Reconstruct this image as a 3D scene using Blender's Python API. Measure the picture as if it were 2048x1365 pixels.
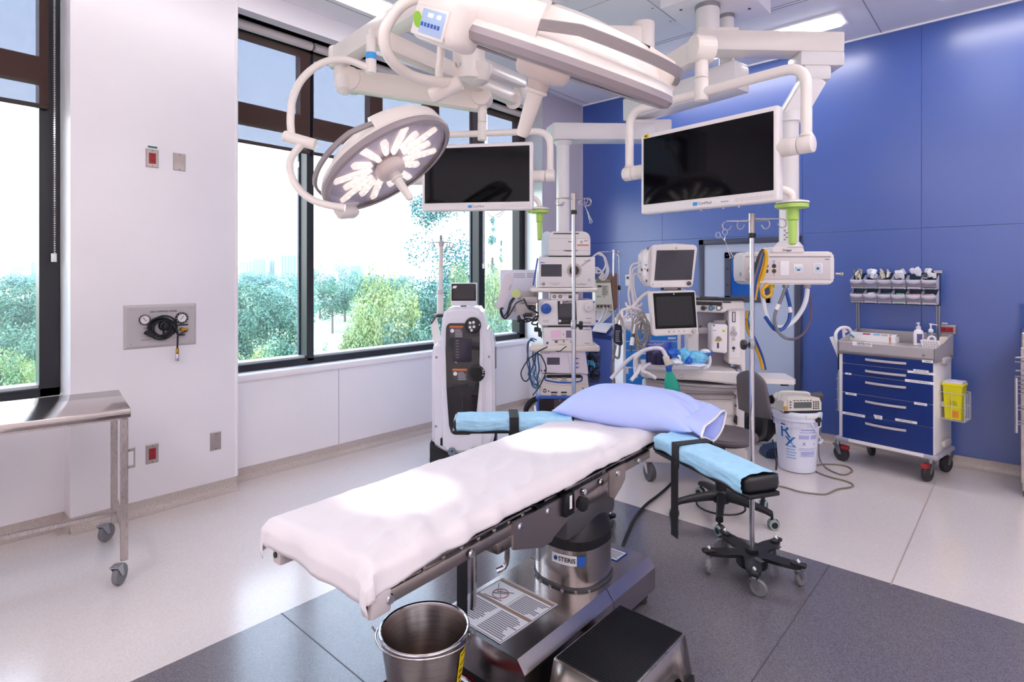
import bpy, bmesh, math, random
from mathutils import Vector as V, Matrix as MX
PI = math.pi
rnd = random.Random(7)
for o in list(bpy.data.objects):
    bpy.data.objects.remove(o)
SC = bpy.context.scene
COL = SC.collection

# ------------------------------------------------------------------ camera, sky, sun, exposure
F, HX, HY, CAMZ = 1139.0, 1024.0, 554.0, 1.5          # focal length, centre and horizon in pixels of a 2048 x 1365 frame
YAW = math.atan2(1022, 1139)
FW = V((-math.sin(YAW), math.cos(YAW), 0)); RT = V((math.cos(YAW), math.sin(YAW), 0)); UP = V((0, 0, 1))
CAM = V((0, 0, CAMZ))
cd = bpy.data.cameras.new('camera'); cam = bpy.data.objects.new('camera', cd); COL.objects.link(cam)
cam.location = CAM; cam.rotation_euler = (PI / 2, 0, YAW)
cd.sensor_width = 36; cd.lens = 36 * F / 2048; cd.shift_y = -(682.5 - HY) / 2048; cd.clip_start = .05; cd.clip_end = 3000
SC.camera = cam
W = bpy.data.worlds.new('sky'); SC.world = W; W.use_nodes = True
wn, wl = W.node_tree.nodes, W.node_tree.links
bg = wn['Background']; tc = wn.new('ShaderNodeTexCoord'); sx = wn.new('ShaderNodeSeparateXYZ'); rp = wn.new('ShaderNodeValToRGB')
wl.new(tc.outputs['Generated'], sx.inputs[0]); wl.new(sx.outputs['Z'], rp.inputs[0]); wl.new(rp.outputs[0], bg.inputs[0])
rp.color_ramp.elements[0].color = (.97, .98, 1, 1); rp.color_ramp.elements[0].position = .05
rp.color_ramp.elements[1].color = (.50, .70, 1, 1); rp.color_ramp.elements[1].position = .75
bg.inputs[1].default_value = 7.0
sd = bpy.data.lights.new('sun', 'SUN'); sun = bpy.data.objects.new('sun', sd); COL.objects.link(sun)
sun.rotation_euler = (math.radians(38), 0, math.radians(75)); sd.energy = 1.6; sd.angle = .2; sd.color = (1, .96, .88)
SC.view_settings.view_transform = 'Standard'; SC.view_settings.look = 'None'
SC.view_settings.exposure = -0.15; SC.view_settings.gamma = 1; SC.view_settings.use_curve_mapping = False
SC.cycles.use_denoising = True; SC.cycles.max_bounces = 12; SC.cycles.transparent_max_bounces = 16
SC.cycles.diffuse_bounces = 8; SC.cycles.glossy_bounces = 5; SC.cycles.sample_clamp_indirect = 6; SC.cycles.caustics_reflective = False; SC.cycles.caustics_refractive = False


def at(u, v, d):
    """world point seen at pixel (u, v) at distance d along the view axis"""
    return CAM + (FW + RT * ((u - HX) / F) - UP * ((v - HY) / F)) * d


def atz(u, v, z):
    r = FW + RT * ((u - HX) / F) - UP * ((v - HY) / F)
    return CAM + r * ((z - CAMZ) / r.z)


def atx(u, v, x):
    r = FW + RT * ((u - HX) / F) - UP * ((v - HY) / F)
    return CAM + r * (x / r.x)


def aty(u, v, y):
    r = FW + RT * ((u - HX) / F) - UP * ((v - HY) / F)
    return CAM + r * (y / r.y)


# ------------------------------------------------------------------ materials
def lin(c):
    if isinstance(c, str):
        c = tuple(int(c[i:i + 2], 16) / 255 for i in (0, 2, 4))
    return tuple(x / 12.92 if x <= .04045 else ((x + .055) / 1.055) ** 2.4 for x in c) + (1,)


MATS = {}


def mat(name, col, rough=.5, metal=0, noise=0, nscale=8, bump=0, bscale=60, emis=0, trans=0, spec=.5, aniso=None, coat=0):
    if name in MATS:
        return MATS[name]
    m = bpy.data.materials.new(name); m.use_nodes = True
    n, l = m.node_tree.nodes, m.node_tree.links; b = n['Principled BSDF']
    c = lin(col)
    b.inputs['Base Color'].default_value = c; b.inputs['Roughness'].default_value = rough; b.inputs['Metallic'].default_value = metal
    b.inputs['Specular IOR Level'].default_value = spec; b.inputs['Coat Weight'].default_value = coat
    if emis:
        b.inputs['Emission Color'].default_value = c; b.inputs['Emission Strength'].default_value = emis
    if trans:
        b.inputs['Transmission Weight'].default_value = trans
    tcn = n.new('ShaderNodeTexCoord')
    if noise:
        t = n.new('ShaderNodeTexNoise'); t.inputs['Scale'].default_value = nscale; t.inputs['Detail'].default_value = 4
        mp = n.new('ShaderNodeMapping'); l.new(tcn.outputs['Object'], mp.inputs[0]); l.new(mp.outputs[0], t.inputs['Vector'])
        if aniso:
            mp.inputs['Scale'].default_value = aniso
        mr = n.new('ShaderNodeMapRange'); mr.inputs[3].default_value = 1 - noise; mr.inputs[4].default_value = 1 + noise
        mr.inputs[1].default_value = .3; mr.inputs[2].default_value = .7
        l.new(t.outputs[0], mr.inputs[0])
        mu = n.new('ShaderNodeMix'); mu.data_type = 'RGBA'; mu.blend_type = 'MULTIPLY'; mu.inputs[0].default_value = 1
        mu.inputs[6].default_value = c; l.new(mr.outputs[0], mu.inputs[7]); l.new(mu.outputs[2], b.inputs['Base Color'])
        if metal:
            m2 = n.new('ShaderNodeMapRange'); m2.inputs[3].default_value = rough * .8; m2.inputs[4].default_value = rough * 1.25
            l.new(t.outputs[0], m2.inputs[0]); l.new(m2.outputs[0], b.inputs['Roughness'])
    if bump:
        t2 = n.new('ShaderNodeTexNoise'); t2.inputs['Scale'].default_value = bscale; t2.inputs['Detail'].default_value = 3
        bp = n.new('ShaderNodeBump'); bp.inputs['Strength'].default_value = bump; bp.inputs['Distance'].default_value = .01
        l.new(tcn.outputs['Object'], t2.inputs['Vector']); l.new(t2.outputs[0], bp.inputs['Height']); l.new(bp.outputs[0], b.inputs['Normal'])
    MATS[name] = m
    return m


def glassy(name, tint, gloss=.04, mixgl=None):
    """thin clear pane: tinted see-through plus fresnel reflection"""
    m = bpy.data.materials.new(name); m.use_nodes = True
    n, l = m.node_tree.nodes, m.node_tree.links; n.remove(n['Principled BSDF'])
    tr = n.new('ShaderNodeBsdfTransparent'); tr.inputs[0].default_value = tint + (1,)
    gl = n.new('ShaderNodeBsdfGlossy'); gl.inputs['Roughness'].default_value = gloss
    lw = n.new('ShaderNodeLayerWeight'); lw.inputs[0].default_value = .5; mx = n.new('ShaderNodeMixShader')
    pw = n.new('ShaderNodeMath'); pw.operation = 'POWER'; pw.inputs[1].default_value = 5; l.new(lw.outputs['Facing'], pw.inputs[0])
    fr = n.new('ShaderNodeMath'); fr.operation = 'MULTIPLY_ADD'; fr.inputs[1].default_value = .92; fr.inputs[2].default_value = .07; l.new(pw.outputs[0], fr.inputs[0])
    if mixgl is None:
        l.new(fr.outputs[0], mx.inputs[0])
    else:
        mx.inputs[0].default_value = mixgl
    l.new(tr.outputs[0], mx.inputs[1]); l.new(gl.outputs[0], mx.inputs[2]); l.new(mx.outputs[0], n['Material Output'].inputs[0])
    MATS[name] = m
    return m


M_WALL = mat('white_wall_panel', 'EDE9ED', .32, noise=.02, nscale=1.5)
M_GREYWALL = mat('grey_wall_panel', 'B6AFB8', .4, noise=.02, nscale=1.5)
M_BLUE = mat('blue_wall_panel', '244C9E', .42, noise=.03, nscale=1.2, spec=.8, coat=1)
M_BLUE.node_tree.nodes['Principled BSDF'].inputs['Coat IOR'].default_value = 1.55
M_BLUE.node_tree.nodes['Principled BSDF'].inputs['Coat Roughness'].default_value = .26
M_CEIL = mat('ceiling_paint', 'F1EEF2', .6, noise=.015, nscale=2)
M_SEAM = mat('panel_seam', 'A09AA2', .6)
M_BLACK = mat('black_frame', '14161E', .35)
M_TEAL = mat('sky_lit_frame_side', '1D3648', .3)  # teal stands for sky reflected in the black frame's sides
M_SILL = mat('white_sill', 'E8E2E6', .35)
M_WHITE = mat('white_plastic', 'E6E1E1', .32)
M_ARM = mat('white_enamel', 'E8E0DA', .28, coat=.2)
M_OFF = mat('offwhite_plastic', 'DAD2CC', .4)
M_GREY = mat('grey_plastic', '8E878C', .4)
M_LGREY = mat('light_grey_plastic', 'BDB5B6', .4)
M_DGREY = mat('dark_grey_plastic', '4A474E', .45)
M_BLK = mat('black_plastic', '0C0C12', .4)
M_RUB = mat('black_rubber', '17171B', .6)
M_GRUB = mat('grey_rubber', '76747A', .55)
M_STEEL = mat('brushed_steel', 'B4ABA8', .28, 1, noise=.07, nscale=18, aniso=(60, 2, 2))
M_STEELY = mat('brushed_steel_table', 'B9B0AD', .2, 1, noise=.06, nscale=16, aniso=(2, 60, 2))
M_CHROME = mat('chrome', 'C9C9CF', .1, 1)
M_ZINC = mat('zinc', 'A9A9AE', .3, 1)
M_BRASS = mat('brass', 'B98A3C', .3, 1)
M_SCREEN = mat('black_screen', '05050A', .06, spec=.22)
M_SCR2 = mat('grey_screen', '34323C', .12)
M_NAVY = mat('navy_drawer', '0A2A70', .3)
M_RED = mat('red_plastic', 'A4222C', .4)
M_YEL = mat('yellow_plastic', 'E8C810', .4)
M_LIME = mat('lime_plastic', 'A8CC62', .4)
M_DBLUE = mat('blue_plastic', '1450A8', .4)
M_CYAN = mat('sky_blue_print', '3C9CE0', .5)
M_INK = mat('black_print', '18181C', .6)
M_GINK = mat('grey_print', '7C7882', .6)
M_PAPER = mat('white_label', 'ECE8EA', .5)
M_PRINTL = mat('blue_print', '2A58B0', .5)
M_ORANGE = mat('orange_label', 'D07038', .5)
M_AMBER = mat('brown_socket', '4A2A1E', .5)
M_CABLEW = mat('white_cable', 'D8D4D6', .45)
M_CABLEG = mat('grey_cable', '77726E', .45)
M_SKYCLOTH = mat('light_blue_cloth', 'A2CFEA', .85, noise=.06, nscale=30, bump=.25, bscale=120, spec=.2)


# ------------------------------------------------------------------ mesh builder
class MB:
    def __init__(s, M=None):
        s.bm = bmesh.new(); s.M = M or MX()

    def _x(s, pts):
        return [s.bm.verts.new(s.M @ V(p)) for p in pts]

    def face(s, pts):
        return s.bm.faces.new(s._x(pts))

    def poly(s, pts, faces):
        vs = s._x(pts)
        for f in faces:
            try:
                s.bm.faces.new([vs[i] for i in f])
            except ValueError:
                pass
        return s

    def box(s, c, d, r=0, seg=2, R=None):
        """box centred at c with dimensions d, edges rounded by r"""
        b2 = bmesh.new(); bmesh.ops.create_cube(b2, size=1)
        for v in b2.verts:
            v.co = V((v.co.x * d[0], v.co.y * d[1], v.co.z * d[2]))
        if r:
            bmesh.ops.bevel(b2, geom=b2.edges[:], offset=min(r, min(d) * .49), segments=seg, affect='EDGES', profile=.5)
        T = MX.Translation(V(c)) @ (R.to_4x4() if R else MX())
        s._add(b2, T); return s

    def _add(s, b2, T):
        mp = {}
        for v in b2.verts:
            mp[v] = s.bm.verts.new(s.M @ (T @ v.co))
        for f in b2.faces:
            try:
                s.bm.faces.new([mp[v] for v in f.verts])
            except ValueError:
                pass
        b2.free()

    def bb(s, a, b, r=0, seg=2):
        a = V(a); b = V(b)
        return s.box((a + b) / 2, [abs(x) for x in (b - a)], r, seg)

    def cyl(s, p0, p1, r0, r1=None, n=20, cap=True, bev=0):
        p0 = V(p0); p1 = V(p1); r1 = r0 if r1 is None else r1
        ax = (p1 - p0); L = ax.length; ax = ax / L
        if bev:
            prof = [(r0 - bev, 0), (r0 - bev * .3, bev * .3), (r0, bev), (r1, L - bev), (r1 - bev * .3, L - bev * .3), (r1 - bev, L)]
        else:
            prof = [(r0, 0), (r1, L)]
        return s.lathe(prof, p0, ax, n, cap, cap)

    def lathe(s, prof, o=(0, 0, 0), ax=(0, 0, 1), n=24, cap0=True, cap1=True, a0=0, a1=None, sc=(1, 1)):
        o = V(o); ax = V(ax).normalized()
        x = ax.orthogonal().normalized()
        if abs(ax.z) > .99:
            x = V((1, 0, 0))
        y = ax.cross(x)
        full = a1 is None
        k = n if full else n + 1
        rings = []
        for r, h in prof:
            ring = []
            for i in range(k):
                a = a0 + (2 * PI * i / n if full else (a1 - a0) * i / n)
                ring.append(s.bm.verts.new(s.M @ (o + ax * h + x * (math.cos(a) * r * sc[0]) + y * (math.sin(a) * r * sc[1]))))
            rings.append(ring)
        for A, B in zip(rings, rings[1:]):
            for i in range(n):
                j = (i + 1) % k
                try:
                    s.bm.faces.new((A[i], A[j], B[j], B[i]))
                except ValueError:
                    pass
        if cap0 and prof[0][0] > 1e-6:
            s.bm.faces.new(rings[0][::-1])
        if cap1 and prof[-1][0] > 1e-6:
            s.bm.faces.new(rings[-1])
        return s

    def tube(s, pts, r, n=10, smooth=0, closed=False, cap=True, rr=None):
        """pipe along a polyline; smooth > 0 rounds it with a Catmull-Rom spline"""
        P = [V(p) for p in pts]
        if smooth:
            P = catmull(P, smooth, closed)
        N = len(P); rings = []
        t0 = (P[1] - P[0]).normalized(); nrm = t0.orthogonal().normalized()
        for i, p in enumerate(P):
            if closed:
                t = (P[(i + 1) % N] - P[i - 1]).normalized()
            else:
                t = (P[min(i + 1, N - 1)] - P[max(i - 1, 0)]).normalized()
            nrm = (nrm - t * nrm.dot(t))
            nrm = nrm.normalized() if nrm.length > 1e-6 else t.orthogonal().normalized()
            bn = t.cross(nrm); q = rr[i * (len(rr) - 1) // (N - 1)] if rr else r
            rings.append([s.bm.verts.new(s.M @ (p + nrm * (math.cos(2 * PI * k / n) * q) + bn * (math.sin(2 * PI * k / n) * q))) for k in range(n)])
        prs = list(zip(rings, rings[1:])) + ([(rings[-1], rings[0])] if closed else [])
        for A, B in prs:
            for k in range(n):
                j = (k + 1) % n
                s.bm.faces.new((A[k], A[j], B[j], B[k]))
        if cap and not closed:
            s.bm.faces.new(rings[0][::-1]); s.bm.faces.new(rings[-1])
        return s

    def bar(s, p0, p1, w, h, up=(0, 0, 1), r=0, w1=None, h1=None):
        """rectangular beam from p0 to p1"""
        p0 = V(p0); p1 = V(p1); ax = p1 - p0; L = ax.length; ax.normalize()
        sd = ax.cross(V(up)).normalized(); u = sd.cross(ax)
        w1 = w if w1 is None else w1; h1 = h if h1 is None else h1
        if r == 0 or w1 != w or h1 != h:
            pts = [p0 + sd * a * w / 2 + u * b * h / 2 for a, b in ((-1, -1), (1, -1), (1, 1), (-1, 1))] + \
                  [p1 + sd * a * w1 / 2 + u * b * h1 / 2 for a, b in ((-1, -1), (1, -1), (1, 1), (-1, 1))]
            s.poly(pts, [(3, 2, 1, 0), (4, 5, 6, 7), (0, 1, 5, 4), (1, 2, 6, 5), (2, 3, 7, 6), (3, 0, 4, 7)])
            if r:
                pass
            return s
        R = MX((sd, ax, u)).transposed()
        return s.box((p0 + p1) / 2, (w, L, h), r, 2, R)

    def prism(s, poly, z0, z1, axis='z', holes=None):
        """extrude a 2-D outline; axis y: outline in x-z, extruded along y"""
        n = len(poly)
        def mk(p, h):
            return (p[0], p[1], h) if axis == 'z' else ((p[0], h, p[1]) if axis == 'y' else (h, p[0], p[1]))
        pts = [mk(p, z0) for p in poly] + [mk(p, z1) for p in poly]
        s.poly(pts, [tuple(range(n))[::-1], tuple(range(n, 2 * n))] + [(i, (i + 1) % n, n + (i + 1) % n, n + i) for i in range(n)])
        return s

    def build(s, name, m, parent=None, ang=35, inv=None, solid=0, sub=0):
        bm = s.bm
        bmesh.ops.recalc_face_normals(bm, faces=bm.faces[:])
        me = bpy.data.meshes.new(name); bm.to_mesh(me); bm.free()
        if inv is not None:
            me.transform(inv)
        me.materials.append(m)
        me.polygons.foreach_set('use_smooth', [True] * len(me.polygons))
        me.set_sharp_from_angle(angle=math.radians(ang))
        o = bpy.data.objects.new(name, me); COL.objects.link(o)
        if parent is not None:
            o.parent = parent
        if sub:
            k = o.modifiers.new('smooth', 'SUBSURF'); k.levels = k.render_levels = sub
        return o


def catmull(P, k, closed=False):
    out = []; N = len(P)
    segs = N if closed else N - 1
    for i in range(segs):
        if closed:
            a, b, c, d = P[i - 1], P[i], P[(i + 1) % N], P[(i + 2) % N]
        else:
            a, b, c, d = P[max(i - 1, 0)], P[i], P[i + 1], P[min(i + 2, N - 1)]
        for j in range(k):
            t = j / k
            out.append(.5 * (2 * b + (c - a) * t + (2 * a - 5 * b + 4 * c - d) * t * t + (3 * b - a - 3 * c + d) * t ** 3))
    if not closed:
        out.append(P[-1].copy())
    return out


def fillet(P, r, k=5):
    """round the corners of a polyline by radius r"""
    P = [V(p) for p in P]; out = [P[0]]
    for a, b, c in zip(P, P[1:], P[2:]):
        d1 = (a - b); d2 = (c - b); l = min(r, d1.length * .49, d2.length * .49)
        p = b + d1.normalized() * l; q = b + d2.normalized() * l
        for j in range(k + 1):
            t = j / k
            out.append(p * (1 - t) ** 2 + b * 2 * t * (1 - t) + q * t * t)
    return out + [P[-1]]


class Thing:
    """an Empty that parents its parts; L(mb, ...) parts are given in its local frame, world=True in the room's"""
    def __init__(s, name, label, cat, loc=(0, 0, 0), rz=0, group=None, rot=None):
        o = bpy.data.objects.new(name, None); COL.objects.link(o); s.o = o
        o.location = V(loc)
        o.rotation_euler = rot or (0, 0, rz)
        o.empty_display_size = .05
        o['label'] = label; o['category'] = cat
        if group:
            o['group'] = group
        bpy.context.view_layer.update() if rot else None
        s.mw = MX.Translation(V(loc)) @ (o.rotation_euler.to_matrix().to_4x4())
        s.inv = s.mw.inverted()

    def part(s, name, mb, m, world=False, sub_of=None, label=None, ang=35, sub=0, stuff=False):
        o = mb.build(name, m, sub_of or s.o, ang, s.inv if world else None, sub=sub)
        if label:
            o['label'] = label
        if stuff:
            o['kind'] = 'stuff'
        return o

    def px(s, u, v, y=0):
        """local point where the sight line of pixel (u, v) meets the local plane y = const"""
        a = s.inv @ CAM; b = s.inv @ at(u, v, 1.0); d = b - a
        return a + d * ((y - a.y) / d.y)

    def plx(s, u, v, x=0):
        a = s.inv @ CAM; b = s.inv @ at(u, v, 1.0); d = b - a
        return a + d * ((x - a.x) / d.x)

    def pz(s, u, v, z=0):
        a = s.inv @ CAM; b = s.inv @ at(u, v, 1.0); d = b - a
        return a + d * ((z - a.z) / d.z)


def tag(o, label, cat, group=None):
    o['label'] = label; o['category'] = cat
    if group:
        o['group'] = group
    return o


def struct(name, mb, m, parent=None, ang=35):
    o = mb.build(name, m, parent, ang)
    o['kind'] = 'structure'
    return o


def lettering(txt, size, M, m, parent, name='lettering', sub=None, align='CENTER', bold=0, ital=0, sx=1):
    """raised flat print: text in the x-z plane of frame M (x right, z up, facing -y)"""
    cu = bpy.data.curves.new('t', 'FONT'); cu.body = txt; cu.size = size; cu.align_x = align; cu.align_y = 'CENTER'
    cu.extrude = .0004; cu.offset = bold * size; cu.shear = ital; cu.resolution_u = 2
    ob = bpy.data.objects.new('t', cu); COL.objects.link(ob)
    dg = bpy.context.evaluated_depsgraph_get(); me = bpy.data.meshes.new_from_object(ob.evaluated_get(dg)); bpy.data.objects.remove(ob)
    me.transform(M @ MX.Rotation(PI / 2, 4, 'X') @ MX.Diagonal((sx, 1, 1, 1)))
    me.materials.clear(); me.materials.append(m)
    o = bpy.data.objects.new(name, me); COL.objects.link(o); o.parent = sub or parent
    return o


def T3(x, y, z):
    return MX.Translation((x, y, z))


def RZ(a):
    return MX.Rotation(a, 4, 'Z')


def copy_thing(t, loc=None, rz=None, label=None, group=None):
    r = t.copy(); COL.objects.link(r)
    if loc is not None:
        r.location = loc
    if rz is not None:
        r.rotation_euler = (0, 0, rz)
    if label:
        r['label'] = label
    if group:
        r['group'] = group
    for c in list(t.children):
        d = c.copy(); COL.objects.link(d); d.parent = r
        for g in list(c.children):
            e = g.copy(); COL.objects.link(e); e.parent = d
    return r


def printlines(mb, x0, x1, z0, z1, n, y, fill=.55, ragged=.3):
    """rows of small print, too small to read, in the x-z plane"""
    h = (z1 - z0) / n
    for i in range(n):
        w = (x1 - x0) * (1 - ragged * rnd.random())
        a = z0 + i * h + h * (1 - fill) / 2
        mb.face([(x0, y, a), (x0 + w, y, a), (x0 + w, y, a + h * fill), (x0, y, a + h * fill)])
# ------------------------------------------------------------------ room shell
XL, YB, ZC, XR, YK = -4.3, 5.72, 3.58, 2.3, -2.7     # window wall, blue wall, ceiling, right wall, wall behind


def floor_mat(name, base, specks, rough, amt):
    m = mat(name, base, rough, noise=.035, nscale=1.3, spec=.5)
    n, l = m.node_tree.nodes, m.node_tree.links; b = n['Principled BSDF']
    t = n.new('ShaderNodeTexVoronoi'); t.inputs['Scale'].default_value = 260
    tc2 = n.new('ShaderNodeTexCoord'); l.new(tc2.outputs['Object'], t.inputs['Vector'])
    r = n.new('ShaderNodeValToRGB'); e = r.color_ramp.elements
    e[0].color = lin(specks[0]); e[1].color = lin(specks[1]); e[0].position = .2; e[1].position = .8
    l.new(t.outputs['Color'], r.inputs[0])
    mx = n.new('ShaderNodeMix'); mx.data_type = 'RGBA'; mx.inputs[0].default_value = amt
    old = b.inputs['Base Color'].links[0].from_socket
    l.new(old, mx.inputs[6]); l.new(r.outputs[0], mx.inputs[7]); l.new(mx.outputs[2], b.inputs['Base Color'])
    b.inputs['Coat Weight'].default_value = .45; b.inputs['Coat Roughness'].default_value = .16
    return m


M_FLOOR = floor_mat('beige_terrazzo_vinyl', 'D8CFCC', ('B2A29A', 'ECE5E3'), .22, .22)
M_INLAY = floor_mat('charcoal_terrazzo_vinyl', '625D64', ('403C44', '928C92'), .22, .3)
M_BASE = floor_mat('beige_terrazzo_cove', 'BDB0A9', ('8E7E76', 'D8CEC8'), .45, .35)
IX0, IX1, IY0, IY1 = -2.46, .55, .15, 3.31  # unseen near and right edges pulled in so more beige floor bounces light
f = MB()
for a in ((XL - .1, YK, IX0, YB + .1), (IX1, YK, XR + .1, YB + .1), (IX0, YK, IX1, IY0), (IX0, IY1, IX1, YB + .1)):
    f.bb((a[0], a[1], -.05), (a[2], a[3], 0))
floor = struct('floor', f, M_FLOOR)
f = MB(); f.bb((IX0, IY0, -.05), (IX1, IY1, 0)); struct('floor_inlay', f, M_INLAY, floor)
M_WELD = mat('floor_weld', 'A89C96', .5)
w = MB()
for p, q in ((atz(1838, 1040, 0), atz(1782, 1170, 0)),):
    d = (q - p).normalized(); p = p - d * .9
    w.bar(p + V((0, 0, .0004)), q + V((0, 0, .0004)), .007, .0012)
w.bb((IX1, 0.95, 0), (IX1 + .7, .957, .001))
struct('floor_weld', w, M_WELD, floor)
w = MB()
for yy in (1.2,):
    w.bb((IX0, yy, 0), (IX1, yy + .005, .0008))
w.bb((-.75, IY0, 0), (-.745, IY1, .0008))
struct('floor_weld_dark', w, mat('dark_weld', '4A464C', .5), floor)

c = MB(); c.bb((XL - .3, YK - .2, ZC), (XR + .2, YB + .2, ZC + .1)); ceiling = struct('ceiling', c, M_CEIL)
s = MB()
for y in (-1.2, .3, 2.95, 4.62, 4.66):
    s.bb((-4.1, y, ZC - .0015), (XR, y + .008, ZC + .001))
for x in (-3.9, -3.45, -.9, .7):
    s.bb((x, YK, ZC - .0015), (x + .008, YB, ZC + .001))
struct('ceiling_seam', s, M_SEAM, ceiling)

# window wall
w = MB()
w.bb((XL - .25, YK, 0), (XL, 5.135, .724))
w.bb((XL + .05, YK, 3.418), (XL + .15, 5.135, ZC)); w.bb((XL - .25, YK, 3.46), (XL + .05, 5.135, ZC))
w.bb((XL - .25, YK, .724), (XL + .15, -1.2, 3.46))
w.bb((XL - .25, -1.2, .724), (XL + .1, -1.15, 3.46))
wall_left = struct('wall_left', w, M_WALL)
w = MB(); w.bb((XL - .25, .753, 0), (XL + .15, 1.7, 3.46), .006, 2)
struct('wall_left_pier', w, M_WALL, wall_left)
w = MB(); w.cyl((XL + .147, 1.7, .09), (XL + .147, 1.7, 3.46), .012, n=10)
struct('corner_bead', w, M_WALL, wall_left)
w = MB()
w.poly([(-4.55, 5.135, 0), (-4.4, 5.135, 0), (-3.99, 4.955, 0), (-4.55, 4.955, 0),
        (-4.55, 5.135, ZC), (-4.4, 5.135, ZC), (-3.99, 4.955, ZC), (-4.55, 4.955, ZC)], [(0, 1, 5, 4), (1, 2, 6, 5)])
w = MB(); w.prism([(-4.55, 5.137), (-4.4, 5.137), (-3.995, 4.957), (-3.995, 5.0), (-4.55, 5.2)], 0, ZC)
struct('wall_left_reveal', w, M_WALL, wall_left)
w = MB(); w.prism([(-4.5, 5.2), (-3.99, 4.958), (-3.99, 5.75), (-4.5, 5.75)], 0, ZC)
struct('wall_left_end', w, M_GREYWALL, wall_left)
# panel joints of the window wall
s = MB()
for y in (2.6, 3.75, 4.5):
    s.bb((XL - .001, y, .09), (XL + .0015, y + .004, .72))
s.bb((-4.1505, 1.02, .09), (-4.1485, 1.023, .3))
struct('panel_joint', s, M_SEAM, wall_left)

# wall opposite and behind, out of the picture
w = MB(); w.bb((XR, YK, 0), (XR + .1, YB, ZC)); struct('wall_right', w, M_WALL)
w = MB(); w.bb((XL - .2, YK - .1, 0), (XR + .1, YK, ZC)); struct('wall_near', w, M_WALL)
# blue wall in sheets, joints between
w = MB(); w.bb((-4.5, YB + .012, 0), (XR, YB + .15, ZC)); wall_far = struct('wall_far', w, M_SEAM)
xs = [-3.985, -2.93, -1.52, -.62, .6, 1.5, XR]
for i in range(len(xs) - 1):
    for z0, z1 in ((.085, 1.9), (1.9, ZC - .012)):
        w = MB(); a = xs[i] + (0 if i == 0 else .0012); b = xs[i + 1] - .0012
        w.bb((a, YB, z0 + (.0012 if z0 > 1 else 0)), (b, YB + .02, z1 - .0012), .0008, 1); struct('panel' if not (i + (z0 > 1)) else 'panel.%03d' % (i * 2 + (z0 > 1)), w, M_BLUE, wall_far)
w = MB(); w.bb((-3.99, YB - .012, ZC - .014), (XR, YB + .02, ZC)); struct('trim_1', w, M_CEIL)
w = MB(); w.bb((-3.995, YB - .02, .085), (-3.975, YB + .01, ZC)); struct('trim_2', w, mat('pale_trim', 'B9B4C8', .4))


def cove(name, p, q, n):
    """coved skirting from p to q, n points into the room"""
    p, q, n = V(p), V(q), V(n); b = MB()
    pr = [(0, .085), (.006, .085), (.007, .04), (.014, .02), (.03, .007), (.055, .0015), (.055, 0), (0, 0)]
    pts = [p + n * a + UP * h for a, h in pr] + [q + n * a + UP * h for a, h in pr]; k = len(pr)
    b.poly(pts, [tuple(range(k)), tuple(range(k, 2 * k))] + [(i, (i + 1) % k, k + (i + 1) % k, k + i) for i in range(k)])
    return struct(name, b, M_BASE)


cove('baseboard_left', (XL, YK, 0), (XL, .753, 0), (1, 0, 0))
cove('baseboard_left.001', (XL + .15, .753, 0), (XL + .15, 1.7, 0), (1, 0, 0))
cove('baseboard_left.002', (XL, 1.7, 0), (XL, 5.08, 0), (1, 0, 0))
cove('baseboard_left.003', (XL, .753, 0), (XL + .15, .753, 0), (0, -1, 0))
cove('baseboard_left.004', (-3.99, 4.96, 0), (-3.99, YB, 0), (1, 0, 0))
cove('baseboard_left.005', (-4.28, 5.085, 0), (-3.99, 4.957, 0), V((-.4, -.91, 0)))
cove('baseboard_far', (-3.99, YB, 0), (-2.51, YB, 0), (0, -1, 0))
cove('baseboard_far.001', (-1.52, YB, 0), (XR, YB, 0), (0, -1, 0))
# sills
for nm, a, b in (('trim_3', -1.15, .753), ('trim_4', 1.7, 5.08)):
    w = MB(); w.bb((XL - .13, a, .722), (XL + .028, b, .776), .012, 3); struct(nm, w, M_SILL)

# ------------------------------------------------------------------ windows
M_GLASS = glassy('window_glass', (.95, .97, .975), .01)
M_FOUT = mat('frame_outer', 'C8D2D8', .3)  # pale tone stands for light reflected off the outer frame ledge


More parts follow.
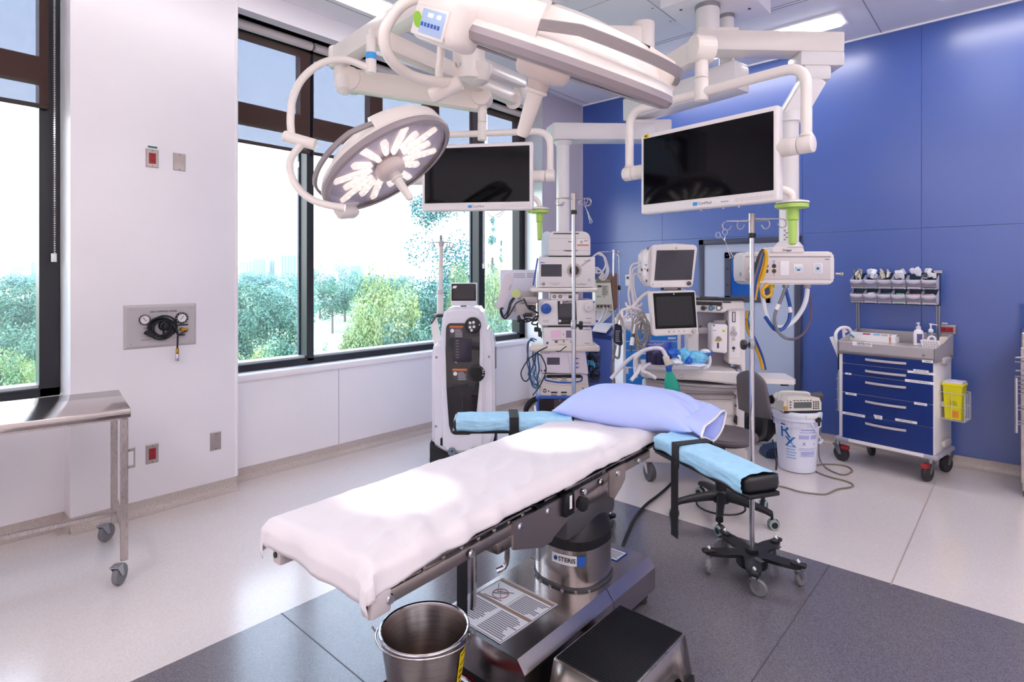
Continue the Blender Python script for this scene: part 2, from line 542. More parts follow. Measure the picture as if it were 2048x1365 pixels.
def shade_mat():
    m = bpy.data.materials.new('shade_mesh'); m.use_nodes = True
    n, l = m.node_tree.nodes, m.node_tree.links; n.remove(n['Principled BSDF'])
    tr = n.new('ShaderNodeBsdfTransparent'); df = n.new('ShaderNodeBsdfDiffuse'); ad = n.new('ShaderNodeAddShader')
    df.inputs[0].default_value = (.075, .045, .04, 1)
    tcn = n.new('ShaderNodeTexCoord'); mp = n.new('ShaderNodeMapping'); mp.inputs['Scale'].default_value = (1, 220, 6)
    t = n.new('ShaderNodeTexNoise'); t.inputs['Scale'].default_value = 1; t.inputs['Detail'].default_value = 2
    mp2 = n.new('ShaderNodeMapping'); mp2.inputs['Scale'].default_value = (1, 6, 260); t2 = n.new('ShaderNodeTexNoise'); t2.inputs['Scale'].default_value = 1
    l.new(tcn.outputs['Object'], mp.inputs[0]); l.new(mp.outputs[0], t.inputs['Vector'])
    l.new(tcn.outputs['Object'], mp2.inputs[0]); l.new(mp2.outputs[0], t2.inputs['Vector'])
    av = n.new('ShaderNodeMath'); av.operation = 'ADD'; l.new(t.outputs[0], av.inputs[0]); l.new(t2.outputs[0], av.inputs[1])
    r = n.new('ShaderNodeValToRGB'); e = r.color_ramp.elements
    e[0].position = .35; e[1].position = .65; e[0].color = (.096, .113, .15, 1); e[1].color = (.125, .142, .168, 1)
    hf = n.new('ShaderNodeMath'); hf.operation = 'MULTIPLY'; hf.inputs[1].default_value = .5; l.new(av.outputs[0], hf.inputs[0])
    l.new(hf.outputs[0], r.inputs[0]); l.new(r.outputs[0], tr.inputs[0])
    l.new(tr.outputs[0], ad.inputs[0]); l.new(df.outputs[0], ad.inputs[1]); l.new(ad.outputs[0], n['Material Output'].inputs[0])
    return m


M_SHADE = shade_mat()
M_HEM = mat('shade_hem', '3A2A28', .5)


def window(name, y0, y1, muls, ups):
    root = bpy.data.objects.new(name, None); COL.objects.link(root); root['kind'] = 'structure'
    xa, xb, xg = -4.40, -4.52, -4.47
    def fr(nm, a, b, m=M_BLACK):
        w = MB(); w.bb(a, b, .004, 1); struct(nm, w, m, root)
    fr('frame_sill', (xb, y0, .776), (xa, y1, .828)); fr('frame_head', (xb, y0, 3.342), (xa, y1, 3.46)); fr('shade_pocket', (xa, y0, 3.452), (XL + .05, y1, 3.46)); fr('shade_pocket', (XL + .04, y0, 3.425), (XL + .05, y1, 3.46))
    fr('frame_jamb', (xb, y0, .776), (xa, y0 + .045, 3.46)); fr('frame_jamb', (xb, y1 - .1, .776), (xa, y1, 3.46))
    fr('transom', (xb, y0, 2.68), (xa - .03, y1, 2.835))
    w = MB(); w.bb((xb - .03, y0, .80), (xa - .035, y1, .845)); struct('frame_bead', w, M_FOUT, root)
    for a, b in muls:
        fr('mullion', (xb, a, .8), (xa, b, 3.4))
        w = MB(); w.bb((xb - .02, a - .012, .84), (xb + .005, b + .012, 3.33)); struct('mullion_cap', w, M_TEAL, root)
    for a, b in ups:
        fr('glazing_bar', (xb, a, 2.8), (xa - .03, b, 3.38))
    ed = [y0 + .04] + [v for m in muls for v in m] + [y1 - .09]
    for a, b in zip(ed[::2], ed[1::2]):
        for z0, z1 in ((.825, 2.69), (2.825, 3.34)):
            w = MB(); w.bb((xg - .004, a - .005, z0), (xg + .004, b + .005, z1)); struct('pane', w, M_GLASS, root)
    return root


window('window_1', -1.15, .75, [(-.28, -.2)], [])
window('window_2', 1.62, 5.135, [(2.369, 2.432), (4.367, 4.459)], [(2.33, 2.44), (3.0, 3.14), (3.665, 3.83)])

lab = ['roller shade half down over the window left of the white pier', 'narrow roller shade half down beside the white pier, over the middle window',
       'wide roller shade half down behind the surgical lamp', 'narrow roller shade at the far end of the window row, nearest the grey pier']
for i, (a, b) in enumerate(((-1.1, .69), (1.715, 2.382), (2.408, 4.36), (4.47, 5.06))):
    t = Thing('roller_shade', lab[i], 'shade', (-4.375, (a + b) / 2, 3.0), 0, 'roller shades')
    h = (b - a) / 2
    w = MB(); w.poly([(0, -h, -.47), (0, h, -.47), (0, h, .345), (0, -h, .345)], [(0, 1, 2, 3)]); t.part('fabric', w, M_SHADE)
    w = MB(); w.bb((-.008, -h, -.492), (.008, h, -.465), .004); t.part('hem_bar', w, M_HEM)
    w = MB(); w.cyl((.02, -h, .395), (.02, h, .395), .036, n=20); t.part('roller', w, mat('shade_roll', 'D9CFCB', .6))
    if i in (0, 2):
        w = MB(); yy = h + .02
        for k in range(128):
            z = .36 - k * .0135
            for dx in (0, .022):
                w.box((.03 + dx, yy, z), (.007, .007, .007))
        t.part('bead_chain', w, M_CHROME, stuff=True)
        w = MB(); w.cyl((.034, yy, -1.41), (.034, yy, -1.36), .014, n=10); t.part('chain_tensioner', w, M_WHITE)

# ------------------------------------------------------------------ ceiling lights; those out of view are added to brighten the room
LAMPS = [((-3.79, .2), (-3.585, 3.1), 'long strip ceiling light beside the window wall', 4.8), ((-3.1, 5.06), (-1.1, 5.27), 'strip ceiling light in front of the blue wall', 17),
         ((-2.6, -1.9), (1.4, -1.3), 'broad unseen ceiling light added behind the camera', 10.5), ((1.1, -.6), (1.7, 3.6), 'broad unseen ceiling light added over the right side of the room', 11),
         ((-.35, 2.5), (-.1, 4.3), 'unseen ceiling light added over the right end of the operating table', 5), ((-.45, 5.06), (1.9, 5.27), 'unseen ceiling light added over the steel cabinet at the right', 14)]
for (a, b, l, em) in LAMPS:
    t = Thing('ceiling_light', l, 'light', ((a[0] + b[0]) / 2, (a[1] + b[1]) / 2, ZC), 0, 'recessed ceiling lights')
    hx, hy = (b[0] - a[0]) / 2, (b[1] - a[1]) / 2
    w = MB()
    for p, q in (((-hx - .04, -hy - .04), (hx + .04, -hy)), ((-hx - .04, hy), (hx + .04, hy + .04)), ((-hx - .04, -hy), (-hx, hy)), ((hx, -hy), (hx + .04, hy))):
        w.bb((p[0], p[1], -.012), (q[0], q[1], .0))
    t.part('frame', w, M_CEIL)
    w = MB(); w.bb((-hx, -hy, -.03), (hx, hy, 0), .006, 2); t.part('diffuser', w, mat('light_diffuser_%d' % (em * 10), 'FFFAF9', .6, emis=em))

# ceiling service plates, boom mount box, sprinkler cap
t = Thing('ceiling_box', 'white ceiling box that carries the equipment booms', 'ceiling mount', (-1.687, 4.135, ZC))
w = MB(); w.bb((-.289, -.312, -.12), (.289, .312, 0), .006); t.part('casing', w, M_CEIL)
w = MB()
for x, y in ((-.18, -.2), (.2, .12), (-.22, .2), (.2, -.25)):
    w.cyl((x, y, -.123), (x, y, -.119), .011, n=10)
t.part('screw', w, M_DGREY)
t = Thing('access_panel', 'flat square access panel screwed to the ceiling left of the boom box', 'panel', (-2.4, 4.0, ZC))
w = MB(); w.bb((-.30, -.33, -.004), (.30, .33, 0)); t.part('cover', w, M_CEIL)
w = MB()
for x in (-.27, .27):
    for y in (-.3, 0, .3):
        w.cyl((x, y, -.006), (x, y, -.003), .008, n=8)
t.part('screw', w, M_GREY)
w = MB(); w.bb((-.304, -.334, -.0015), (.304, .334, 0)); t.part('edge_joint', w, M_SEAM)  # grey joint line round the cover
t = Thing('ceiling_disc', 'flat white round cover plate on the ceiling above the big surgical lamp', 'cover plate', atz(1117, 6, ZC))
w = MB(); w.cyl((0, 0, -.006), (0, 0, 0), .055, n=28, bev=.002); t.part('disc', w, M_CEIL)

# ------------------------------------------------------------------ door in the blue wall
M_DFRAME = mat('dark_door_frame', '3C3F54', .4)
M_DOOR = mat('door_blue_grey', 'A9B4CC', .4, noise=.02, nscale=2)
t = bpy.data.objects.new('door_1', None); COL.objects.link(t); t['kind'] = 'structure'
dx0, dx1, dz = -2.505, -1.528, 1.882
w = MB(); w.bb((dx0, YB - .03, 0), (dx0 + .055, YB + .02, dz), .004); w.bb((dx1 - .055, YB - .03, 0), (dx1, YB + .02, dz), .004); w.bb((dx0, YB - .03, dz - .055), (dx1, YB + .02, dz), .004)
struct('frame', w, M_DFRAME, t)
w = MB(); w.bb((dx0 + .055, YB - .016, .01), (dx1 - .055, YB + .02, dz - .055)); struct('leaf', w, M_DOOR, t)
vx0, vx1, vz0, vz1 = -2.235, -1.80, 1.25, 1.745
w = MB()
for p, q in (((vx0, vz0), (vx0 + .062, vz1)), ((vx1 - .062, vz0), (vx1, vz1)), ((vx0, vz1 - .06), (vx1, vz1)), ((vx0, vz0), (vx1, vz0 + .06))):
    w.bb((p[0], YB - .03, p[1]), (q[0], YB - .01, q[1]), .002, 1)
struct('vision_frame', w, M_DFRAME, t)
w = MB()
for x in (vx0 + .03, vx0 + .15, vx0 + .285, vx1 - .03):
    for z in (vz0 + .03, vz1 - .03):
        w.cyl((x, YB - .033, z), (x, YB - .028, z), .009, n=10)
for z in (vz0 + .17, vz0 + .33):
    for x in (vx0 + .03, vx1 - .03):
        w.cyl((x, YB - .033, z), (x, YB - .028, z), .009, n=10)
struct('screw', w, M_BLACK, t)
w = MB(); w.bb((vx0 + .06, YB - .02, vz0 + .06), (vx1 - .06, YB - .015, vz1 - .06)); struct('pane', w, mat('dark_blue_glass', '1E56A8', .06), t)

# ------------------------------------------------------------------ outside
M_GROUND = mat('lawn', '8A9A78', .9, noise=.12, nscale=.05)
w = MB(); w.bb((-900, -600, -8.3), (-4.7, 900, -8)); g = struct('ground', w, M_GROUND)
w = MB(); w.bb((-95, 25, -8), (-60, 52, -7.97)); struct('lawn_field', w, mat('lawn_pale', 'A8BE84', .9, noise=.06, nscale=.1), g)


def leaf_mat(name, a, b):
    m = bpy.data.materials.new(name); m.use_nodes = True; n, l = m.node_tree.nodes, m.node_tree.links
    p = n['Principled BSDF']; p.inputs['Roughness'].default_value = .6
    t = n.new('ShaderNodeTexNoise'); t.inputs['Scale'].default_value = 1.1; tcn = n.new('ShaderNodeTexCoord'); l.new(tcn.outputs['Object'], t.inputs['Vector'])
    r = n.new('ShaderNodeValToRGB'); r.color_ramp.elements[0].position = .38; r.color_ramp.elements[1].position = .62
    r.color_ramp.elements[0].color = lin(a); r.color_ramp.elements[1].color = lin(b)
    l.new(t.outputs[0], r.inputs[0]); l.new(r.outputs[0], p.inputs['Base Color']); return m


M_LEAFA = leaf_mat('leaf_green', '3A665A', '648E78'); M_LEAFB = leaf_mat('leaf_yellow', '5E8660', 'A0AC6C')
M_LEAFC = leaf_mat('leaf_blue', '46787A', '64948E'); M_BARK = mat('bark', '5A5048', .9)
M_LEAFD = leaf_mat('leaf_hazy', '7AA6A6', '92B6AA')  # paler teal leaves with distance haze mixed into the colour


def crown(shape, n, size):
    """unit crown mesh (height 1, centred over the origin): clusters of leaf quads"""
    bm = bmesh.new(); R = random.Random(n * 31 + int(size * 999) + len(shape))
    cl = []
    for i in range(26):
        if shape == 'round':
            while 1:
                p = V((R.uniform(-.5, .5), R.uniform(-.5, .5), R.uniform(0, 1)))
                if (p.x / .5) ** 2 + (p.y / .5) ** 2 + ((p.z - .52) / .48) ** 2 < .75:
                    break
            cl.append((p, R.uniform(.12, .2)))
        elif shape == 'poplar':
            z = R.uniform(.05, .95); k = .19 * math.sin(PI * min(1, (1 - z) * .8 + .15)); a = R.uniform(0, 2 * PI)
            cl.append((V((math.cos(a) * k * .6, math.sin(a) * k * .6, z)), .05 + k * .35))
        else:
            z = R.uniform(0, .97); k = .22 * (1 - z); a = R.uniform(0, 2 * PI)
            cl.append((V((math.cos(a) * k * .6, math.sin(a) * k * .6, z)), .03 + k * .3))
    for i in range(n):
        c, r = cl[R.randrange(len(cl))]
        d = V((R.gauss(0, 1), R.gauss(0, 1), R.gauss(0, 1))).normalized()
        p = c + d * r * (R.uniform(.55, 1.05)); a = V((R.gauss(0, 1), R.gauss(0, 1), R.gauss(0, .6))).normalized(); b = a.cross(d + V((.01, 0, .02))).normalized()
        s = size * R.uniform(.6, 1.4)
        bm.faces.new([bm.verts.new(p + a * s * x + b * s * y * .6) for x, y in ((-1, 0), (0, -1), (1, 0), (0, 1))])
    me = bpy.data.meshes.new('crown'); bm.to_mesh(me); bm.free(); return me


CROWNS = {'round': [crown('round', 5200 + k, .019) for k in range(3)], 'poplar': [crown('poplar', 9000, .0085)], 'conifer': [crown('conifer', 2200, .012)]}


def tree(u, vtop, d, wpx, kind, m, label, group, zb=-8.0, lift=.18):
    top = at(u, vtop, d); base = V((top.x, top.y, zb)); h = top.z - zb
    t = Thing('tree', label, 'tree', base, rnd.uniform(0, 6), group)
    me = CROWNS[kind][rnd.randrange(len(CROWNS[kind]))]
    o = bpy.data.objects.new('crown', me); COL.objects.link(o); o.parent = t.o
    wd = wpx / F * d * {'round': 1, 'poplar': 2.6, 'conifer': 2.2}[kind]
    o.scale = (wd, wd, h * (1 - lift)); o.location = (0, 0, h * lift)
    if not me.materials:
        me.materials.append(m)
    o.material_slots[0].link = 'OBJECT'; o.material_slots[0].material = m
    w = MB(); w.cyl((0, 0, 0), (0, 0, h * .7), .02 * h, .008 * h, n=8); t.part('trunk', w, M_BARK)


tree(882, 360, 62, 135, 'poplar', M_LEAFC, 'tall slim poplar with fine bluish leaves behind the window', None, lift=.05)
tree(985, 432, 70, 60, 'conifer', M_LEAFC, 'taller slim spire tree seen through the end window pane', None, lift=.05)
tree(1003, 478, 72, 32, 'conifer', M_LEAFC, 'smaller slim spire tree right of the taller spire', None, lift=.05)
def where(u, v, w_):
    p = 'the left window' if u < 130 else 'the narrow middle pane' if u < 610 else 'the wide pane' if u < 830 else 'the end panes'
    h = 'on the skyline' if v < 540 else 'in the back row' if v < 600 else 'in the middle row' if v < 660 else 'low down, nearest the sill'
    return '%s seen through %s, %s' % ('broad' if w_ > 125 else 'middling' if w_ > 85 else 'small', p, h)


TW = 'green tree, '; TY = 'yellow green tree, '
for (u, v, d, w_) in ((500, 560, 62, 150), (580, 545, 70, 150), (560, 590, 48, 130), (665, 560, 95, 110), (690, 519, 120, 70), (640, 525, 130, 60), (480, 600, 45, 120),
                      (820, 570, 50, 130), (930, 560, 48, 120), (1000, 530, 60, 110), (870, 640, 33, 160), (940, 640, 30, 150), (800, 640, 34, 130), (560, 668, 30, 110),
                      (650, 690, 26, 60), (690, 705, 25, 80), (740, 690, 27, 100), (860, 690, 25, 120), (955, 700, 24, 130), (1015, 620, 36, 120),
                      (60, 565, 60, 130), (10, 580, 55, 120), (30, 640, 36, 140), (90, 650, 33, 120)):
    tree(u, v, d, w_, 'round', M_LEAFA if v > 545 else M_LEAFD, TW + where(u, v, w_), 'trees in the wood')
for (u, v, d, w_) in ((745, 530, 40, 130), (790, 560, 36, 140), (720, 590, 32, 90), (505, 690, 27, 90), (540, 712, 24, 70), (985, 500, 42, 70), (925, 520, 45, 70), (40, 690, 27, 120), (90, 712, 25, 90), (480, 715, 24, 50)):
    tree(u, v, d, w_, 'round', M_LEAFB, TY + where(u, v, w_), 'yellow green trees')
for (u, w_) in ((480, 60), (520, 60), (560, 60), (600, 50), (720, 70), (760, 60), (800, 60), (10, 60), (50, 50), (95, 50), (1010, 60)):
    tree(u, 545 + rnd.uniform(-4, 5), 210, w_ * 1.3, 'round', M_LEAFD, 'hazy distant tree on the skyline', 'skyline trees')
M_BLDG = mat('hazy_tower', 'A4B2C6', .8); M_BWIN = mat('hazy_tower_window', '8498B4', .4)  # distance haze is put into both building colours
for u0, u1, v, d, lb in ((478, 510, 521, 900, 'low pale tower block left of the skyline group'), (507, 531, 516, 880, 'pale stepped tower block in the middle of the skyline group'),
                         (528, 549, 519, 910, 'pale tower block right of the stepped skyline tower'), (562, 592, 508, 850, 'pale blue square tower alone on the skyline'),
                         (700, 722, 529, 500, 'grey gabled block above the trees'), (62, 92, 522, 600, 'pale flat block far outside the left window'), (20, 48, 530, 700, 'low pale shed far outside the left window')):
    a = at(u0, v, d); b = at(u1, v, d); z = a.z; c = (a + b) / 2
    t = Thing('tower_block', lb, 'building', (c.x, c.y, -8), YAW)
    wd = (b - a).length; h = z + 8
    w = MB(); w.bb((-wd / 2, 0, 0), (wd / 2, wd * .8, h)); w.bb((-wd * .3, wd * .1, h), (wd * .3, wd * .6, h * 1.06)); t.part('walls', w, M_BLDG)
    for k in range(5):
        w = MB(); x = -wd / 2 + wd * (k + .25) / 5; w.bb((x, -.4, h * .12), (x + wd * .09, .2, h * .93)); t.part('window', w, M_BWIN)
# ------------------------------------------------------------------ operating table
from mathutils import noise as NZ
TZ = .75
ot = Thing('operating_table', 'steel operating table on a pedestal under a white sheet, middle of the room', 'operating table', (-1.466, .825, 0), .053)
M_TSIDE = mat('table_rail_steel', 'AAA19D', .3, 1, noise=.08, nscale=14, aniso=(2, 40, 40))
# base: folded steel cover, near end cut square, long edges chamfered
def base_prof(h):
    return [(-.238, .055), (-.238, .155), (-.205, .197), (.205, .197), (.238, .155), (.238, .055)]
BM = T3(-1.486, 1.45, 0) @ RZ(.02)
b = MB(BM); b.prism([(x, z) for x, z in base_prof(0)], 0, .575, 'y'); ot.part('base_cover', b, M_STEELY, True, ang=15)
b = MB(BM); b.prism([(x, z) for x, z in base_prof(0)], .579, .95, 'y'); ot.part('base_cover', b, M_STEELY, True, ang=15)
b = MB(BM); b.bb((-.21, .02, .012), (.21, .93, .06)); ot.part('base_plinth', b, M_BLK, True)
for x in (-.19, .19):
    for y in (.06, .9):
        b = MB(BM); b.cyl((x, y, 0), (x, y, .03), .03, .022, 12); ot.part('foot', b, M_RUB, True)
for x, y in ((.239, .53), (.239, .63)):
    b = MB(BM); b.cyl((x - .002, y, .1), (x + .004, y, .1), .008, n=10); ot.part('bolt', b, M_DGREY, True)
# warning sheet stuck on the base cover
LBM = BM @ T3(-.035, .19, .1985) @ RZ(-.03)
lb = MB(LBM); lb.bb((-.15, -.165, 0), (.15, .165, .0012)); wl_ = ot.part('warning_label', lb, mat('label_film', 'D9D6DC', .35), True)
lb = MB(LBM)
for y in (.137, -.002):
    lb.bb((-.142, y, .001), (.142, y + .017, .0022))
lb2 = ot.part('label_bar', lb, mat('label_brown', '8A6E5E', .5), True)
lb = MB(LBM)
def plines(mb, x0, x1, y0, y1, n):
    h = (y1 - y0) / n
    for i in range(n):
        w_ = (x1 - x0) * (1 - .35 * rnd.random() ** 2)
        mb.bb((x0, y1 - (i + .78) * h, .001), (x0 + w_, y1 - (i + .22) * h, .0018))
plines(lb, .012, .14, .02, .128, 11); plines(lb, -.138, -.01, -.13, -.012, 11); plines(lb, .012, .14, -.15, -.012, 13)
plines(lb, -.138, -.03, -.155, -.137, 1)
for a, bq in (((-.146, -.161), (.146, -.158)), ((-.146, .158), (.146, .161)), ((-.146, -.161), (-.143, .161)), ((.143, -.161), (.146, .161)), ((.002, .0), (.0035, .135))):
    lb.bb((a[0], a[1], .001), (bq[0], bq[1], .0019))
ot.part('label_print', lb, M_GINK, True)
lb = MB(LBM)
ring = [V((-.07 + .034 * math.cos(a * PI / 12), .066 + .034 * math.sin(a * PI / 12), .0022)) for a in range(24)]
lb.tube(ring, .0018, 4, closed=True); lb.tube([V((-.07 - .022, .066 + .024, .0022)), V((-.07 + .022, .066 - .024, .0022))], .0018, 4)
ot.part('prohibition_sign', lb, mat('label_red', '9A5A56', .5), True)
lb = MB(LBM)
for p, q in (((-.13, .12), (-.09, .07)), ((-.09, .07), (-.03, .105)), ((-.12, .02), (-.03, .03)), ((-.1, .05), (-.045, .085))):
    lb.tube([V((p[0], p[1], .002)), V((q[0], q[1], .002))], .0012, 4)
ot.part('label_drawing', lb, M_INK, True)
L2 = BM @ T3(.03, .855, .1985)
lb = MB(L2); lb.bb((-.09, -.05, 0), (.09, .05, .001)); ot.part('rating_label', lb, M_PRINTL, True)
lb = MB(L2); lb.bb((-.084, -.044, .0008), (.084, .044, .0016)); ot.part('rating_label_face', lb, M_PAPER, True)
lb = MB(L2); plines(lb, -.078, .08, -.035, .035, 6); ot.part('rating_label_print', lb, M_GINK, True)
# column
CX, CY = -1.484, 2.06
def supere(r, n=48, e=2.6, sy=1.0):
    out = []
    for i in range(n):
        a = 2 * PI * i / n; c, s_ = math.cos(a), math.sin(a)
        k = (abs(c) ** e + abs(s_) ** e) ** (-1 / e)
        out.append((CX + r * k * c, CY + r * sy * k * s_))
    return out
b = MB(); b.prism(supere(.155), .2, .365); ot.part('column_shroud', b, mat('column_steel', 'B0AAA8', .2, 1, noise=.06, nscale=10, aniso=(1, 1, 30)), True)
b = MB()
for r, z0, z1 in ((.158, .362, .40),):
    b.prism(supere(r), z0, z1)
o1 = [V((x, y, .40)) for x, y in supere(.158)]; o2 = [V((x, y, .455)) for x, y in supere(.14)]; o3 = [V((x, y, .50)) for x, y in supere(.10)]
n_ = len(o1); b.poly(o1 + o2 + o3, [(i, (i + 1) % n_, n_ + (i + 1) % n_, n_ + i) for i in range(n_)] + [(n_ + i, n_ + (i + 1) % n_, 2 * n_ + (i + 1) % n_, 2 * n_ + i) for i in range(n_)] + [tuple(range(2 * n_, 3 * n_))])
ot.part('column_cap', b, M_BLK, True)
b = MB(); b.prism(supere(.162), .197, .207); ot.part('column_flange', b, M_DGREY, True)
for k in range(8):
    a = -PI / 2 - 1.3 + k * .33; b = MB(); b.lathe([(.007, 0), (.006, .004), (0, .006)], (CX + .172 * math.cos(a), CY + .172 * math.sin(a), .198), n=8); ot.part('bolt', b, M_STEEL, True)
for k in range(3):
    a = -PI / 2 - .9 + k * .75; b = MB(); b.cyl((CX + .157 * math.cos(a), CY + .157 * math.sin(a), .382), (CX + .164 * math.cos(a), CY + .164 * math.sin(a), .382), .005, n=8); ot.part('bolt', b, M_STEEL, True)
# name plate on the shroud
b = MB(); pts = []
for i in range(9):
    a = -PI / 2 + .02 + i * .115
    c, s_ = math.cos(a), math.sin(a); k = (abs(c) ** 2.6 + abs(s_) ** 2.6) ** (-1 / 2.6) * .1565
    pts += [V((CX + k * c, CY + k * s_, .30)), V((CX + k * c, CY + k * s_, .342))]
b.poly(pts, [(2 * i, 2 * i + 2, 2 * i + 3, 2 * i + 1) for i in range(6)]); ot.part('name_plate', b, M_PAPER, True)
b = MB(); b.poly(pts, [(2 * i, 2 * i + 2, 2 * i + 3, 2 * i + 1) for i in range(6, 8)]); ot.part('name_plate_blue', b, M_PRINTL, True)
def bend(o, r):                                        # wrap flat lettering round the shroud
    for v in o.data.vertices:
        a = -PI / 2 + .02 + v.co.x / .1555; c, s_ = math.cos(a), math.sin(a); k = (abs(c) ** 2.6 + abs(s_) ** 2.6) ** (-1 / 2.6) * r
        v.co = ot.inv @ V((CX + k * c, CY + k * s_, .321 + v.co.z))
bend(lettering('STERIS', .026, T3(.068, 0, 0), M_INK, ot.o, bold=.02, sx=.95), .158)
o_ = lettering('#', .024, T3(.019, 0, 0), M_PRINTL, ot.o, bold=.06, name='logo'); bend(o_, .158)
# top frame: carriage, side rails, plates
b = MB(); b.bb((-.13, .62, .52), (.13, 1.42, .60), .01); ot.part('top_carriage', b, M_STEEL)
b = MB(); b.bb((.105, .80, .548), (.175, 1.42, .60), .004); b.bb((-.175, .80, .548), (-.105, 1.42, .60), .004); ot.part('carriage_beam', b, M_STEEL)
b = MB(); b.bb((-.17, 1.0, .44), (.17, 1.4, .55), .02); ot.part('saddle', b, M_DGREY)
for sx_ in (1, -1):
    x = .232 if sx_ > 0 else -.205
    for y0, y1 in ((.0, .70), (.74, 1.60)):
        b = MB(); b.bb((x - .009, y0, .645), (x + .009, y1, .683), .003); ot.part('side_rail', b, M_TSIDE)
        b = MB(); b.bb((x - .03 * (sx_ > 0), y0 + .02, .66), (x + .03 * (sx_ < 0), y1 - .02, .70)); ot.part('rail_frame', b, M_STEEL)
    b = MB(); b.bb((x - .028, -.012, .632), (x + .018, .055, .694), .008); ot.part('rail_end_block', b, M_LGREY)
    b = MB(); b.cyl((x - .005, -.016, .662), (x - .005, -.008, .662), .009, n=12); ot.part('rail_socket', b, M_BLK)
    # leg-to-seat hinge plates
    X0, X1 = (x + .008, x + .016) if sx_ > 0 else (x - .016, x - .008)
    b = MB(); b.prism([(.56, .60), (.70, .555), (.72, .548), (.78, .548), (.795, .56), (.97, .62), (.97, .685), (.56, .69)], X0, X1, 'x'); ot.part('hinge_plate', b, M_TSIDE)
    b = MB(); b.prism([(1.20, .585), (1.24, .56), (1.30, .59), (1.34, .62), (1.34, .69), (1.2, .69)], X0, X1, 'x'); ot.part('hinge_plate', b, M_TSIDE)
    for y in (.05, .36, .60, .76, 1.0, 1.13, 1.27, 1.47):
        b = MB(); b.cyl((X1 if sx_ > 0 else X0, y, .664), ((X1 if sx_ > 0 else X0) + .006 * sx_, y, .664), .014, .011, 16)
        ot.part('rail_bolt', b, M_CHROME)
# clamp with knob on the right rail
b = MB(); b.bb((.239, .845, .615), (.267, .905, .70), .005); ot.part('clamp', b, M_BLK)
b = MB(); b.lathe([(.012, 0), (.026, .006), (.029, .02), (.026, .034), (0, .038)], (.267, .925, .65), (1, 0, 0), 7); ot.part('clamp_knob', b, M_BLK)
b = MB(); b.bb((.2675, .868, .642), (.2695, .882, .69)); ot.part('clamp_label', b, M_PAPER)
# pads
for y0, y1 in ((.005, .70), (.715, 1.18), (1.19, 1.86)):
    b = MB(); b.bb((-.25, y0, .692), (.226, y1, .745), .02, 3); ot.part('pad', b, M_BLK)
    b = MB(); b.bb((-.235, y0 + .01, .682), (.232, y1 - .01, .694)); ot.part('pad_board', b, M_BLK)
for k in range(9):
    b = MB(); b.lathe([(.008, 0), (.006, .004), (0, .005)], (.233, .03 + k * .075, .689), (1, 0, 0), 8); ot.part('rivet', b, M_STEEL)
# strap hanging under the leg section and chrome leg hook
b = MB(); b.tube([(-.10, .58, .69), (-.11, .60, .5), (-.12, .605, .3), (-.115, .60, .21)], .001, 4)
b = MB(); b.bb((-.05, .60, .21), (.0, .604, .66)); ot.part('hanging_strap', b, M_BLK)
b = MB(); b.tube([(.06, .57, .64), (.06, .57, .5), (.055, .575, .36), (.05, .575, .33)], .011, 8, 4); ot.part('hook_rod', b, M_CHROME)
b = MB(); b.tube([(.10, .66, .66), (.12, .68, .56), (.11, .69, .46), (.09, .66, .44)], .010, 8, 4); ot.part('hook_rod', b, M_CHROME)

# ---- sheet
def fold(s, half, zt, r=.02):
    """across-sheet distance -> (x, z) over a rounded edge"""
    a = abs(s); sg = 1 if s > 0 else -1
    if a < half - r:
        return s, zt, 0
    q = a - (half - r)
    if q < r * PI / 2:
        t = q / r
        return sg * (half - r + r * math.sin(t)), zt - r * (1 - math.cos(t)), t / (PI / 2)
    return sg * (half + .012 * min(1, (q - r * PI / 2) / .06)), zt - r - (q - r * PI / 2), 1


